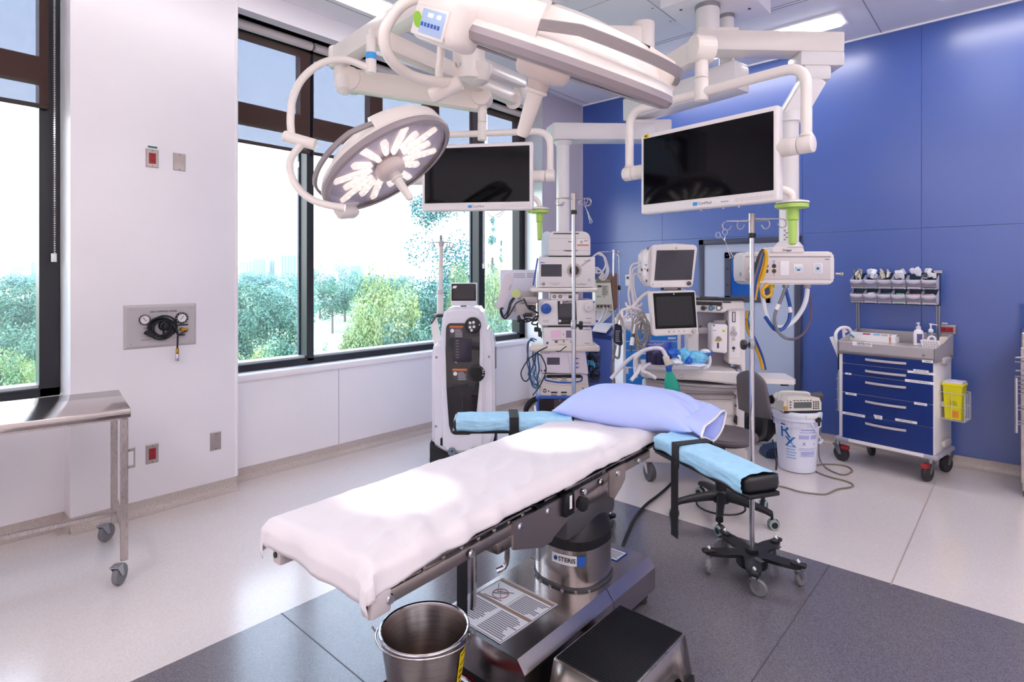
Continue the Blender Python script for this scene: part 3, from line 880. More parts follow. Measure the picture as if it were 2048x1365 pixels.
sh = MB(); NX, NY = 74, 150; rows = []
for j in range(NY + 1):
    t = -.078 + (1.93 + .078) * j / NY
    row = []
    for i in range(NX + 1):
        k = i / NX
        dropR = .030 + .010 * NZ.noise(V((t * 2.3, 5, 0))) + .007 * NZ.noise(V((t * 9, 1, 0))) + .03 * max(0, 1 - t / .30) ** 1.5 + .012 * max(0, t - 1.3)
        dropL = .045 + .015 * NZ.noise(V((t * 3, 9, 0))) + .05 * max(0, 1 - t / .2)
        s = -(.251 + dropL) + k * (.502 + dropL + dropR)
        x, z, e = fold(s, .252, .757); x -= .016
        wr = .0
        # long diagonal wrinkles, stronger towards the right edge and seat
        q = V((x * 5.2 + t * 2.6, x * 1.2 - t * 1.1, 3))
        rg = 1 - abs(NZ.noise(q * 1.9)) * 2
        am = (.004 + .020 * max(0, (x + .12) / .38) * (.45 + .55 * math.exp(-((t - .9) / .75) ** 2)))
        wr += am * rg * .8 + .006 * max(0, x + .12) / .3 * (1 - abs(NZ.noise(V((x * 9 + t * 7, x * 2 - t * 2, 8)))) * 2.2) + .0022 * NZ.noise(V((x * 16, t * 22, 0)))
        wr += .006 * max(0, 1 - abs(t - .28) / .28) * math.sin((x * 3 + t * 7) * 7) * max(0, min(1, (x + .1) * 4))
        y = t
        if e < 1:
            z += wr * (1 - e * .6)
        if e > 0:
            x += (1 if s > 0 else -1) * e * (.006 * NZ.noise(V((t * 14, 2, 2))) + .003 * NZ.noise(V((t * 40, 7, 2))) + .004 + wr * .6)
        if t < .02:
            qd = .02 - t; r_ = .02
            if qd < r_ * PI / 2:
                an = qd / r_; y = .02 - r_ * math.sin(an) - .012 * 0; dz = r_ * (1 - math.cos(an))
            else:
                dz = r_ + (qd - r_ * PI / 2); y = -.0 - .006 * math.sin(x * 26 + 1) - .012
            dz *= 1 + .12 * math.sin(x * 7 + .8) + .2 * NZ.noise(V((x * 6, 3, 3)))
            if e > 0:
                cz = .757 - z
                z = .757 - max(cz, dz) - .08 * min(cz, dz)
                x += (1 if s > 0 else -1) * .008 * math.sin(dz * 60); y -= .006
            else:
                z = z - dz
        row.append(sh.bm.verts.new((x, y, z)))
    rows.append(row)
for j in range(NY):
    for i in range(NX):
        sh.bm.faces.new((rows[j][i], rows[j][i + 1], rows[j + 1][i + 1], rows[j + 1][i]))
sheet = sh.build('bed_sheet', mat('white_sheet', 'DCD6DA', .85, spec=.15, bump=.06, bscale=300, noise=.015, nscale=6), None, 80)
sheet.location = ot.o.location; sheet.rotation_euler = ot.o.rotation_euler
k = sheet.modifiers.new('thickness', 'SOLIDIFY'); k.thickness = .0015; k.offset = 1
tag(sheet, 'wrinkled white sheet spread over the operating table', 'sheet')

# ---- pillow
M_PILLOW = mat('lavender_pillowcase', 'B4C2F4', .8, spec=.15, bump=.05, bscale=260)
pl = Thing('pillow', 'plump lavender blue pillow at the head of the operating table', 'pillow', (-1.50, 2.62, .75), .13)
def pill(flat):
    b = MB(); NXp, NYp = 60, 40; vs = {}
    for top in (1, 0):
        for i in range(NXp + 1):
            for j in range(NYp + 1):
                u = -1 + 2 * i / NXp; v = -1 + 2 * j / NYp
                if top == 0 and (i in (0, NXp) or j in (0, NYp)):
                    vs[0, i, j] = vs[1, i, j]; continue
                pin = 1 - .10 * (1 - abs(u) ** 2.0) * 0
                x = .365 * u * (1 - .07 * (1 - u * u) * 0 - .06 * (1 - abs(v)) * abs(u) ** 6 * -1 * 0); y = .225 * v
                x *= 1 - .05 * (1 - v * v) * abs(u) ** 4 * 0 + .0
                y *= 1 - .10 * (1 - u * u) * abs(v) ** 4 * 0
                # corners pulled out, edges drawn in
                x *= 1 - .05 * (1 - abs(v) ** 2) * abs(u) ** 5; y *= 1 - .09 * (1 - abs(u) ** 2) * abs(v) ** 5
                h = (max(0, 1 - abs(u) ** 2.6) * max(0, 1 - abs(v) ** 2.3)) ** .55
                z = .05 + (h * .135 if top else -.042 * min(1, h * 1.6))
                if top:
                    wr = NZ.noise(V((x * 9 + y * 6, y * 5, 1))) * .006 * h
                    wr += max(0, u - .35) * .030 * math.sin(v * 9 + u * 7 + 2 * NZ.noise(V((u * 3, v * 3, 5)))) * h
                    wr += max(0, -v - .2) * .012 * math.sin(u * 13 + v * 3) * h
                    z += wr
                vs[top, i, j] = b.bm.verts.new((x, y, z))
    for top in (1, 0):
        for i in range(NXp):
            for j in range(NYp):
                q = (vs[top, i, j], vs[top, i + 1, j], vs[top, i + 1, j + 1], vs[top, i, j + 1])
                if len(set(q)) == 4:
                    try:
                        b.bm.faces.new(q)
                    except ValueError:
                        pass
    return b
pl.part('pillowcase', pill(0), M_PILLOW, ang=80)
# open end of the case with its white hem
b = MB(); n_ = 26; ra = []
for i in range(n_):
    a = 2 * PI * i / n_; y = .20 * math.cos(a); z = .055 + .062 * math.sin(a) * (1 + .15 * math.sin(3 * a)) + .012 * math.sin(2 * a + 1)
    ra.append([(.30, y * .95, .055 + (z - .055) * 1.15), (.35, y, z), (.385, y * 1.02 + .01 * math.sin(5 * a), z * .92 - .008), (.405, y * 1.03 + .012 * math.sin(5 * a), z * .82 - .01)])
vv = [[b.bm.verts.new(p) for p in r] for r in ra]
for i in range(n_):
    for j in range(3):
        b.bm.faces.new((vv[i][j], vv[(i + 1) % n_][j], vv[(i + 1) % n_][j + 1], vv[i][j + 1]))
pl.part('case_flap', b, M_PILLOW, ang=80)
b = MB(); b.tube([r[3] for r in ra], .006, 6, closed=True); pl.part('white_hem', b, M_PAPER, label='white hem of the pillowcase opening')

# ---- arm boards
def armboard(p0, p1, label, strap_t, hang, openend):
    d = V((p1[0] - p0[0], p1[1] - p0[1], 0)); L = d.length
    t = Thing('arm_board', label, 'arm board', (p0[0], p0[1], .715), math.atan2(d.y, d.x), 'arm boards')
    b = MB(); b.bb((-.02, -.07, -.018), (L + .005, .07, .0), .006); t.part('board', b, M_BLK)
    b = MB(); b.bb((0, -.075, 0), (L, .075, .058), .016, 3); t.part('pad', b, M_BLK)
    # cloth cover, a sleeve round the pad
    c = MB(); ns, nt = 46, 60; sec = []
    for i in range(ns):
        a = 2 * PI * i / ns; cs, sn = math.cos(a), math.sin(a); k = (abs(cs) ** 5 + abs(sn) ** 5) ** (-.2)
        sec.append((k * cs, k * sn))
    rr = []
    for j in range(nt + 1):
        q = j / nt; x = .012 + (L - .03) * q
        row = []
        for (cy, cz) in sec:
            w_ = .004 * NZ.noise(V((x * 14, cy * 3, cz * 3))) + .0025 * math.sin(x * 34 + cy * 5) * (1 if cz < .5 else .5)
            fl_ = 1 + (.10 * max(0, q - .9) * 10 * .35 if openend else .05 * max(0, q - .95) * 10)
            xx = x + (.012 * NZ.noise(V((cy * 3, cz * 3, 7))) if j in (0, nt) else 0)
            row.append(c.bm.verts.new((xx, (.081 + w_) * cy * fl_, .029 + (.037 + w_) * cz * fl_)))
        rr.append(row)
    for A, B in zip(rr, rr[1:]):
        for i in range(ns):
            c.bm.faces.new((A[i], A[(i + 1) % ns], B[(i + 1) % ns], B[i]))
    if not openend:
        c.bm.faces.new(rr[-1])
    t.part('cloth_cover', c, M_SKYCLOTH, ang=70)
    sx = L * strap_t; w_ = .048
    b = MB(); o = [(-.088, -.012), (-.088, .07), (.088, .07), (.088, -.012)]; i_ = [(.084, -.012), (.084, .066), (-.084, .066), (-.084, -.012)]
    b.prism([(y, z) for y, z in o + i_], sx - w_ / 2, sx + w_ / 2, 'x'); st = t.part('strap', b, M_RUB)
    b = MB(); b.bb((sx - w_ / 2, -.091, -hang), (sx + w_ / 2, -.087, .0)); t.part('strap_tail', b, M_RUB)
    b = MB(); b.bb((-.07, -.03, -.05), (.06, .03, -.012), .006); t.part('pivot_bracket', b, M_DGREY)
    return t
armboard((-1.76, 2.44), (-2.21, 2.01), 'arm board in a light blue cover on the window side of the table', .50, .30, False)
armboard((-1.225, 2.45), (-.70, 2.15), 'arm board in a light blue cover reaching towards the pole on the dark floor', .30, .33, True)
# ------------------------------------------------------------------ surgical lamps
M_RIM = mat('lamp_rim', '9A8F93', .35); M_LHANDLE = mat('lamp_handle', '8F8688', .4)
M_LENS = glassy('lamp_lens', (.97, .96, .99), .03)
M_REFL = mat('lamp_reflector', 'CFC6D4', .35); M_LED = mat('led_pod', 'FFF3E6', .3, emis=.8); M_LEDDOT = mat('led_dot', 'FFFAF0', .3, emis=6)
M_PANELB = mat('lamp_panel_blue', 'A9BEDE', .35); M_GREEN = mat('green_button', '86BE32', .4)


def lamp(label, c, xdir, zdir, hands, box_a, panel, pow_, target, blend, size):
    Z = V(zdir).normalized(); X = (V(xdir) - Z * V(xdir).dot(Z)).normalized(); Y = Z.cross(X)
    R3 = MX((X, Y, Z)).transposed()
    t = Thing('surgical_lamp', label, 'surgical lamp', c, 0, 'surgical lamps', rot=R3.to_euler())
    R = .33
    b = MB(); b.lathe([(R - .004, -.004), (R + .004, .012), (R - .005, .03), (R * .87, .042), (R * .81, .07), (R * .72, .10), (R * .4, .118), (0, .122)], n=64, cap0=False); t.part('shell', b, M_ARM)
    b = MB(); b.lathe([(R * .93, -.016), (R * .96, -.022), (R + .002, -.016), (R + .008, -.002), (R + .003, .012), (R - .01, .012), (R * .93, -.006)], n=64, cap0=False, cap1=False); t.part('rim', b, M_RIM)
    b = MB(); b.lathe([(R * .94, .004), (.06, .02)], n=48, cap0=False, cap1=False); t.part('reflector', b, M_REFL)
    b = MB(); b.lathe([(R * .945, -.014), (.07, -.02)], n=48, cap0=False, cap1=False); t.part('lens', b, M_LENS)
    b = MB(); b.lathe([(.05, .02), (.072, -.004), (.072, -.03), (.066, -.044), (.058, -.05), (.03, -.054), (.027, -.075)], n=32, cap0=False); t.part('hub', b, mat('lamp_hub', 'D8CAC6', .35))
    b = MB(); b.lathe([(.030, -.075), (.030, -.082), (.022, -.086), (.0175, -.19), (.012, -.2), (0, -.201)], n=24); t.part('sterile_handle', b, M_ARM)
    k = 0
    for i in range(16):
        a = 2 * PI * (i + .5) / 16; r0, r1 = (.10, .27) if i % 2 else (.12, .215)
        ca, sa = math.cos(a), math.sin(a); w = .017
        b = MB(T3(0, 0, 0) @ RZ(a)); pts = []
        for j in range(9):
            q = -PI / 2 + PI * j / 8; pts.append((r1 + w * math.cos(q), w * math.sin(q)))
        for j in range(5):
            q = PI / 2 + PI * j / 4; pts.append((r0 + w * .7 * math.cos(q), w * .7 * math.sin(q)))
        b.prism(pts, -.006, .012); p = t.part('led_pod', b, M_LED)
        b = MB(RZ(a))
        for j in range(5 if i % 2 else 3):
            b.cyl((r0 + (r1 - r0) * (j + .3) / (5 if i % 2 else 3), (.006 if j % 2 else -.006), -.006), (r0 + (r1 - r0) * (j + .3) / (5 if i % 2 else 3), (.006 if j % 2 else -.006), -.0075), .006, n=8)
        t.part('led', b, M_LEDDOT, sub_of=p)
    # grip bars over the shoulder of the shell, solid wedges between them
    for a0, a1 in hands:
        n = 24; pts = []
        for i in range(n + 1):
            a = math.radians(a0 + (a1 - a0) * i / n); e = min(i, n - i) / n; rr = R * (.985 + .03 * min(1, e * 5)); z = .05 + .014 * min(1, e * 6)
            pts.append((math.cos(a) * rr, math.sin(a) * rr, z))
        b = MB(); ring = []
        for i, p in enumerate(pts):
            q = V(p); rad = V((q.x, q.y, 0)).normalized()
            ring.append([b.bm.verts.new(q + rad * x + UP * z) for x, z in ((-.006, -.011), (.007, -.01), (.008, .009), (-.004, .012))])
        for A, B in zip(ring, ring[1:]):
            for j in range(4):
                b.bm.faces.new((A[j], A[(j + 1) % 4], B[(j + 1) % 4], B[j]))
        b.bm.faces.new(ring[0]); b.bm.faces.new(ring[-1][::-1])
        t.part('grip', b, M_LHANDLE)
    fl = []
    hs = sorted((a % 360, (b_ - a)) for a, b_ in hands)
    for i, (a, ln) in enumerate(hs):
        s0 = a + ln; s1 = hs[(i + 1) % len(hs)][0] + (360 if i == len(hs) - 1 else 0)
        b = MB(); b.lathe([(R - .004, .018), (R + .001, .035), (R * .99, .07), (R * .93, .092), (R * .72, .108), (R * .4, .1185)], n=max(8, int((s1 - s0) / 6)), cap0=False, cap1=False, a0=math.radians(s0), a1=math.radians(s1))
        for sd_ in (s0, s1):
            a_ = math.radians(sd_); b.poly([(math.cos(a_) * r, math.sin(a_) * r, z) for r, z in ((R - .004, .018), (R + .001, .035), (R * .99, .07), (R * .93, .092), (R * .72, .108), (R * .72, .099), (R * .81, .069), (R * .87, .041))], [tuple(range(8))])
        t.part('shoulder', b, M_ARM)
    # mounting block with control panel
    B = RZ(math.radians(box_a))
    if panel:
        b = MB(B); b.box((R - .005, 0, .004), (.085, .16, .11), .024, 3); t.part('mount_block', b, M_ARM)
        P = B @ T3(R + .039, 0, -.012) @ RZ(PI / 2)
        b = MB(P); b.box((0, 0, 0), (.118, .006, .062), .0028, 2, None); t.part('panel', b, M_ARM)
        b = MB(P); b.box((.012, -.002, 0), (.084, .005, .05), .0022); pb = t.part('panel_face', b, M_PANELB)
        b = MB(P); b.lathe([(.013, 0), (.012, .003), (0, .0035)], (-.042, -.002, .0), (0, -1, 0), 20, sc=(1, 1.5)); t.part('power_button', b, M_GREEN)
        b = MB(P); b.box((.004, -.005, .014), (.016, .002, .007)); b.box((.034, -.005, .014), (.012, .002, .007)); t.part('display', b, mat('lit_display', 'F4F8FF', .4, emis=2.0), sub_of=pb)
        b = MB(P)
        for i in range(6):
            b.box((-.02 + i * .012, -.005, -.006), (.006, .002, .008))
        t.part('key', b, M_PRINTL, sub_of=pb)
    else:
        b = MB(B); b.box((R + .004, 0, -.012), (.06, .13, .075), .02, 3); b.box((R * .96, 0, .02), (.06, .15, .05), .016, 2); t.part('mount_block', b, M_ARM)
        P = B @ T3(R + .036, 0, -.018) @ RZ(PI / 2)
        b = MB(P); b.box((-.01, 0, .004), (.03, .004, .004)); b.box((-.012, 0, -.004), (.026, .004, .004)); b.box((.016, 0, .006), (.006, .004, .006)); t.part('label_print', b, M_GINK)
    # the lamp's own light
    sp = bpy.data.lights.new('lamp_beam', 'SPOT'); so = bpy.data.objects.new('lamp_beam', sp); COL.objects.link(so)
    lo = t.mw @ V((0, 0, -.24)); so.location = lo
    d = V(target) - lo; so.rotation_euler = d.to_track_quat('-Z', 'Y').to_euler()
    sp.energy = pow_; sp.spot_size = 2 * math.atan(size / d.length); sp.spot_blend = blend; sp.shadow_soft_size = .05; sp.color = (1, .95, .9)
    return t


def img_dir(u, v, d, ix, iy, toward):
    """unit vector whose picture direction is (ix right, iy down) and which leans towards the camera by `toward`"""
    r = (at(u, v, 1) - CAM).normalized(); e = RT * ix - UP * iy; e = (e - r * e.dot(r)).normalized()
    return e * math.sqrt(1 - toward * toward) - r * toward


c2 = at(776, 331, 2.67)
l2 = img_dir(776, 331, 1, .556, .83, .40)
lamp2 = lamp('round surgical lamp tilted face on in front of the window, its lights showing', c2, img_dir(776, 331, 1, .83, -.556, 0), -l2,
             [(176, 278), (30, 98)], 152, False, 75, atz(1105, 880, .76), .35, .21)
c1 = at(1092, 121, 1.46)
l1 = img_dir(1092, 121, 1, -.304, .953, .03)
lamp1 = lamp('big surgical lamp seen edge on, nearest the camera, with a blue control panel', c1, img_dir(1092, 121, 1, .953, .304, 0), -l1,
             [(264, 350), (20, 110)], 226, True, 65, atz(800, 985, .76), .35, .20)

# suspension of the near lamp
t = lamp1
b = MB(); P = fillet([at(850, 22, 1.52), at(842, 2, 1.45), at(800, 4, 1.42), at(762, 60, 1.42), at(776, 125, 1.45), at(830, 160, 1.5), at(905, 180, 1.56)], .2, 6)
b.tube([at(868, 8, 1.5), at(838, -4, 1.46), at(800, 14, 1.44), at(772, 55, 1.43), at(770, 92, 1.44), at(786, 124, 1.47), at(820, 150, 1.52), at(860, 162, 1.56), at(902, 166, 1.6)], .0145, 14, 5)
t.part('bow', b, M_ARM, True)
b = MB(); b.cyl(at(862, 193, 1.62), at(922, 165, 1.6), .021, n=24, bev=.004); t.part('bow_joint', b, M_ARM, True)
b = MB(); b.tube([at(879, 160, 1.62), at(878, 140, 1.62), at(882, 95, 1.62), at(884, -60, 1.62)], .011, 12, 3); t.part('drop_tube', b, M_ARM, True)
b = MB(); b.bar(at(884, -60, 1.62), at(1030, -170, 2.5), .06, .07, r=.015); t.part('spring_arm', b, M_ARM, True)
# suspension of the window side lamp
t = lamp2
M_HUBZ = 3.0
H2 = at(938, 0, 3.42); H2 = V((H2.x, H2.y, 0))
b = MB(); b.tube([at(690, 416, 2.55), at(650, 409, 2.54), at(618, 396, 2.54), at(592, 371, 2.55), at(580, 340, 2.57), at(584, 314, 2.6), at(604, 288, 2.62)], .017, 12, 5); t.part('bow', b, M_ARM, True)
b = MB(); b.cyl(at(568, 272, 2.62), at(631, 290, 2.62), .026, n=24, bev=.005); t.part('bow_joint', b, M_ARM, True)
b = MB(); b.tube([at(583, 270, 2.62), at(581, 238, 2.62), at(586, 196, 2.64), at(606, 156, 2.68), at(645, 126, 2.72), at(690, 119, 2.76), at(740, 138, 2.8)], .0175, 12, 5); t.part('upper_bow', b, M_ARM, True)
b = MB(); b.cyl(at(742, 147, 2.8), at(742, 119, 2.8), .026, n=20, bev=.004); b.cyl(at(742, 108, 2.8), at(742, 72, 2.8), .0235, n=20, bev=.003); t.part('drop_tube', b, M_ARM, True)
b = MB(); b.cyl(at(742, 120, 2.8), at(742, 107, 2.8), .0262, n=20); t.part('blue_ring', b, M_CYAN, True, label='blue ring round the drop tube')
b = MB(); b.bar(at(748, 74, 2.82), at(1034, 200, 4.0), .075, .10, r=.02); t.part('spring_arm', b, mat('beige_enamel', 'E0D6CC', .3), True)
b = MB(); b.cyl(at(750, 60, 2.86), at(750, 98, 2.86), .034, n=20, bev=.006); t.part('elbow', b, M_ARM, True)
b = MB(); b.bar(at(955, 128, 3.45), at(1044, 165, 4.05), .07, .085, r=.012); b.box(at(1041, 178, 4.05), (.07, .07, .16), .012); t.part('extension_arm', b, M_ARM, True)
b = MB(); b.cyl(at(1026, 202, 3.93), at(1028, 201, 3.98), .055, n=24); t.part('joint_cover', b, M_ARM, True)
# central lamp column
t = Thing('lamp_mount', 'white ceiling column with the arm joints of the surgical lamps', 'ceiling column', (H2.x, H2.y, ZC))
b = MB(); b.cyl((H2.x, H2.y, 2.95), (H2.x, H2.y, ZC - .02), .05, n=24); t.part('tube', b, M_ARM, True)
b = MB(); b.cyl((H2.x, H2.y, ZC - .05), (H2.x, H2.y, ZC - .001), .18, n=32, bev=.01); t.part('canopy', b, M_ARM, True)
b = MB(); b.cyl(at(938, 164, 3.42), at(938, 60, 3.42), .098, n=28, bev=.012); t.part('joint_body', b, M_ARM, True)
b = MB(); b.lathe([(.07, 0), (.068, .05), (.05, .1), (.02, .12)], at(960, 130, 3.4), (0, 0, -1), 24); t.part('joint_skirt', b, M_OFF, True)
b = MB(); b.cyl(at(917, 128, 3.335), at(917, 128, 3.325), .012, n=12); t.part('screw', b, M_CHROME, True)
# second ceiling column, above the picture
H1 = at(1030, -92, 2.5); H1 = V((H1.x, H1.y, 0))
t = Thing('lamp_mount', 'white ceiling column over the foot of the table, above the near lamp', 'ceiling column', (H1.x, H1.y, ZC))
b = MB(); b.cyl((H1.x, H1.y, 2.85), (H1.x, H1.y, ZC - .02), .05, n=24); t.part('tube', b, M_ARM, True)
b = MB(); b.cyl((H1.x, H1.y, ZC - .05), (H1.x, H1.y, ZC - .001), .18, n=32, bev=.01); t.part('canopy', b, M_ARM, True)
b = MB(); b.cyl((H1.x, H1.y, 2.84), (H1.x, H1.y, 3.15), .09, n=28, bev=.01); t.part('joint_body', b, M_ARM, True)


# ------------------------------------------------------------------ monitors on yokes
def monitor(label, pl_, pr_, h, four_k):
    """screen between lower left corner pl_ and lower right corner pr_"""
    d = pr_ - pl_; d.z = 0; w = d.length
    t = Thing('wall_display', label, 'monitor', ((pl_ + pr_) / 2), math.atan2(d.y, d.x), 'surgical monitors')
    t.o.name = 'surgical_monitor'
    b = MB(); b.box((0, .028, h / 2), (w, .056, h), .014, 3); t.part('housing', b, M_WHITE)
    b = MB(); b.box((0, .075, h / 2), (w * .5, .06, h * .6), .02, 2); t.part('rear_cover', b, M_WHITE)
    b = MB(); b.bb((-w / 2 + .022, -.0022, .052), (w / 2 - .022, .002, h - .026)); t.part('screen', b, M_SCREEN)
    b = MB(); b.bb((-.055, -.0015, .018), (-.03, .0005, .036), .004); t.part('logo', b, M_CYAN)
    lettering('ConMed', .021, T3(-.026, -.0006, .0265), M_GINK, t.o, align='LEFT')
    for i in range(8):
        b = MB(); a = w / 2 - .03 - i * .0235
        b.tube([(a + .0075 * math.cos(q * PI / 6), -.0012, .026 + .0075 * math.sin(q * PI / 6)) for q in range(12)], .0007, 4, closed=True); t.part('button', b, M_LGREY)
    if four_k:
        b = MB(); b.bb((-w / 2 + .02, -.0012, h - .024), (-w / 2 + .054, .0005, h - .004)); t.part('sticker', b, M_YEL)
        lettering('4K', .016, T3(-w / 2 + .037, -.0016, h - .014), M_INK, t.o, bold=.02)
        b = MB(); b.bb((.075, -.0012, .016), (.165, .0005, .03)); t.part('sticker', b, M_PAPER)
        lettering('MONITOR 1', .008, T3(.12, -.0016, .023), M_INK, t.o)
        for x in (-.02, .1, .18):
            b = MB(); b.cyl((x, .02, -.01), (x, .02, 0), .005, n=8); t.part('foot_screw', b, M_LGREY)
    return t, w


mr, wr_ = monitor('big white framed monitor in front of the blue wall, with a yellow sticker', at(1281, 429, 3.15), at(1557, 403, 2.583), .44, True)
ml, wl2 = monitor('white framed monitor hanging in front of the window behind the lamp', at(843, 422, 3.68), at(1066, 421, 3.57), .43, False)


def yoke(t, w, zj, ztop, tee, rj, rtube):
    """pipe yoke: two side joints, pipe over the top with a tee at the middle"""
    x = w / 2
    for s in (-1, 1):
        b = MB(); b.cyl((s * (x - .01), .04, zj), (s * (x + .05), .04, zj), rj * 1.02, rj, n=24); t.part('joint_boss', b, M_OFF)
        b = MB(); b.cyl((s * (x + .03), .04, zj), (s * (x + .072), .04, zj), rj, n=28, bev=.003); t.part('yoke_joint', b, M_ARM)
        b = MB(); b.cyl((s * (x + .075), .04, zj), (s * (x + .135), .04, zj), rj, n=28, bev=.004); t.part('yoke_joint', b, M_ARM)
        b = MB(); b.cyl((s * (x + .105), .04, zj + rj * .9), (s * (x + .105), .04, zj + rj * 1.25), rtube * 1.3, rtube, n=20); t.part('collar', b, M_ARM)
    P = fillet([(-x - .105, .04, zj), (-x - .105, .04, ztop), (x + .105, .04, ztop), (x + .105, .04, zj)], .10, 7)
    b = MB(); b.tube(P, rtube, 16); t.part('yoke_pipe', b, M_ARM)
    b = MB(); b.cyl((tee, .04, ztop - .045), (tee, .04, ztop + .07), rtube * 1.42, n=24, bev=.004); t.part('tee', b, M_ARM)
    b = MB(); b.cyl((tee, .04, ztop + .072), (tee, .04, ztop + .16), rtube * 1.38, n=24, bev=.003); t.part('tee_collar', b, M_ARM)
    return t.mw @ V((tee, .04, ztop + .16))


tr_ = yoke(mr, wr_, .245, .60, -.03, .040, .024)
tl_ = yoke(ml, wl2, .215, .50, .03, .036, .021)
# articulated arms from the joints to the columns
b = MB(); e = tr_ + V((0, 0, .06)); s_ = at(1316, 148, 3.4)
b.cyl(tr_, e + V((0, 0, .04)), .034, n=20); mr.part('drop_tube', b, M_ARM, True)
b = MB(); b.bar(s_, e + (e - s_).normalized() * .02, .095, .13, r=.03, w1=.095, h1=.13); mr.part('spring_arm', b, M_ARM, True)
sdr = (e - s_).cross(UP).normalized()
for p, r_ in ((s_, .075), (e, .07)):
    b = MB(); b.cyl(p - sdr * .054, p + sdr * .054, r_, n=28, bev=.008); mr.part('joint_cover', b, M_ARM, True)
b = MB(); b.cyl(at(1286, 182, 3.45), at(1286, 116, 3.45), .056, n=24, bev=.006); mr.part('swivel', b, M_ARM, True)
b = MB(); b.cyl(at(1287, 114, 3.45), at(1287, 47, 3.45), .066, n=28, bev=.006); mr.part('arm_bearing', b, M_ARM, True)
b = MB(); b.cyl(at(1287, 92, 3.38), at(1287, 92, 3.37), .012, n=12); mr.part('screw', b, M_CHROME, True)
b = MB(); b.bar(at(1285, 79, 3.45), V((H2.x, H2.y, at(1285, 79, 3.45).z)), .12, .13, r=.02); mr.part('extension_arm', b, M_ARM, True)

s_ = at(704, 162, 3.76); e = tl_ + V((0, 0, .05))
b = MB(); b.cyl(tl_, e + V((0, 0, .02)), .03, n=20); ml.part('drop_tube', b, M_ARM, True)
b = MB(); b.bar(s_, e, .10, .15, r=.03); ml.part('spring_arm', b, mat('beige_enamel', 'E0D6CC', .3), True)
sdr = (e - s_).cross(UP).normalized()
for p, r_ in ((s_, .078), (e + V((0, 0, .02)), .062)):
    b = MB(); b.cyl(p - sdr * .058, p + sdr * .058, r_, n=28, bev=.008); ml.part('joint_cover', b, mat('beige_enamel', 'E0D6CC', .3), True)
b = MB(); b.cyl(at(684, 160, 3.76), at(684, 126, 3.76), .052, n=24, bev=.006); b.lathe([(.052, 0), (.06, .03), (.05, .09), (.02, .12)], at(686, 155, 3.74), (.2, 0, -1), 20); ml.part('swivel', b, M_ARM, True)
pA = at(676, 116, 3.76); b = MB(); b.bar(pA, V((H1.x, H1.y, pA.z)), .10, .12, r=.008); ml.part('extension_arm', b, M_ARM, True)
b = MB(); b.cyl(at(676, 136, 3.76), at(676, 96, 3.76), .06, n=24, bev=.008); ml.part('arm_end', b, M_ARM, True)


# lime green sterile handles below the monitors
def sterile(t, w, P, cx, rr, v):
    d = P[-1]
    b = MB(); b.tube(P, .024 * rr, 14, 4); t.part('handle_tube', b, M_ARM, True)
    b = MB(); b.lathe([(.03, .012), (.09, .0), (.092, -.008), (.03, -.014)], d, (0, 0, 1), 32, sc=(rr, rr)); t.part('handle_disc', b, M_ARM, True)
    b = MB(); b.lathe([(.088, -.012), (.088, -.03), (.036, -.034), (.034, -.085), (.026, -.09), (.022, -.2), (.012, -.206), (0, -.206)], d, (0, 0, 1), 28, sc=(rr, rr)); b.box(d + RT * -.085 * rr + V((0, 0, -.022)), (.03, .03, .016), .004); t.part('sterile_handle', b, M_LIME, True, label='lime green sterile handle')


sterile(mr, wr_, [at(1548, 378, 2.72), at(1566, 379, 2.72), at(1582, 388, 2.72), at(1585, 404, 2.72)], 0, .80, 0)
sterile(ml, wl2, [at(1058, 396, 3.66), at(1070, 398, 3.66), at(1077, 406, 3.66), at(1079, 417, 3.66)], 0, .68, 0)
b = MB(); b.tube([at(975, 424, 3.7), at(980, 432, 3.7), at(992, 435, 3.7), at(1003, 430, 3.7), at(1010, 418, 3.72)], .003, 6, 4); ml.part('cable', b, M_CABLEW, True)
b = MB(); b.tube([at(990, 431, 3.7), at(1001, 426, 3.7), at(1008, 416, 3.72)], .0028, 6, 4); ml.part('cable', b, M_RUB, True)

# ------------------------------------------------------------------ ceiling booms
t = Thing('equipment_boom', 'white ceiling boom arm over the blue wall side that carries the gas and power unit', 'ceiling boom', at(1415, 12, 4.12), 0, 'ceiling booms')
P1 = at(1415, 0, 4.12); boom1 = t
b = MB(); b.cyl((P1.x, P1.y, 3.24), (P1.x, P1.y, 3.455), .083, n=32); t.part('down_tube', b, M_WHITE, True)
b = MB(); b.cyl((P1.x, P1.y, 3.43), (P1.x, P1.y, 3.46), .087, n=32); t.part('tube_collar', b, M_ZINC, True)
a = V((P1.x, P1.y, 3.185)); e = at(1660, 87, 4.12); e.z = 3.17
dd = (e - a).normalized()
b = MB(); b.bar(a - dd * .1, e + dd * .06, .17, .145, r=.012); t.part('upper_arm', b, M_ARM, True)
b = MB(); b.bar(a - dd * .09 + V((0, 0, .08)), a + dd * .2 + V((0, 0, .08)), .15, .03, r=.006); t.part('arm_cap', b, M_ARM, True)
b = MB(); b.bar(e - dd * .26 - V((0, 0, .125)), e + dd * .05 - V((0, 0, .125)), .2, .10, r=.01); t.part('bearing_box', b, M_WHITE, True)
kp = at(1626, 150, 4.1); b = MB(); b.box(kp, (.2, .15, .12), .03, 2, MX.Rotation(YAW, 3, 'Z')); t.part('knuckle', b, M_WHITE, True)
q = at(1578, 240, 4.1)
b = MB(); b.bar(kp + V((0, 0, -.03)), q, .13, .16, r=.015); t.part('sloping_arm', b, M_WHITE, True)
b = MB(); b.cyl(q + V((0, 0, .03)), at(1578, 496, 4.1), .066, n=32); b.cyl(q + V((0, 0, -.02)), q + V((0, 0, .05)), .08, n=32); t.part('column', b, M_WHITE, True)
b = MB(); c_ = at(1578, 470, 4.03)
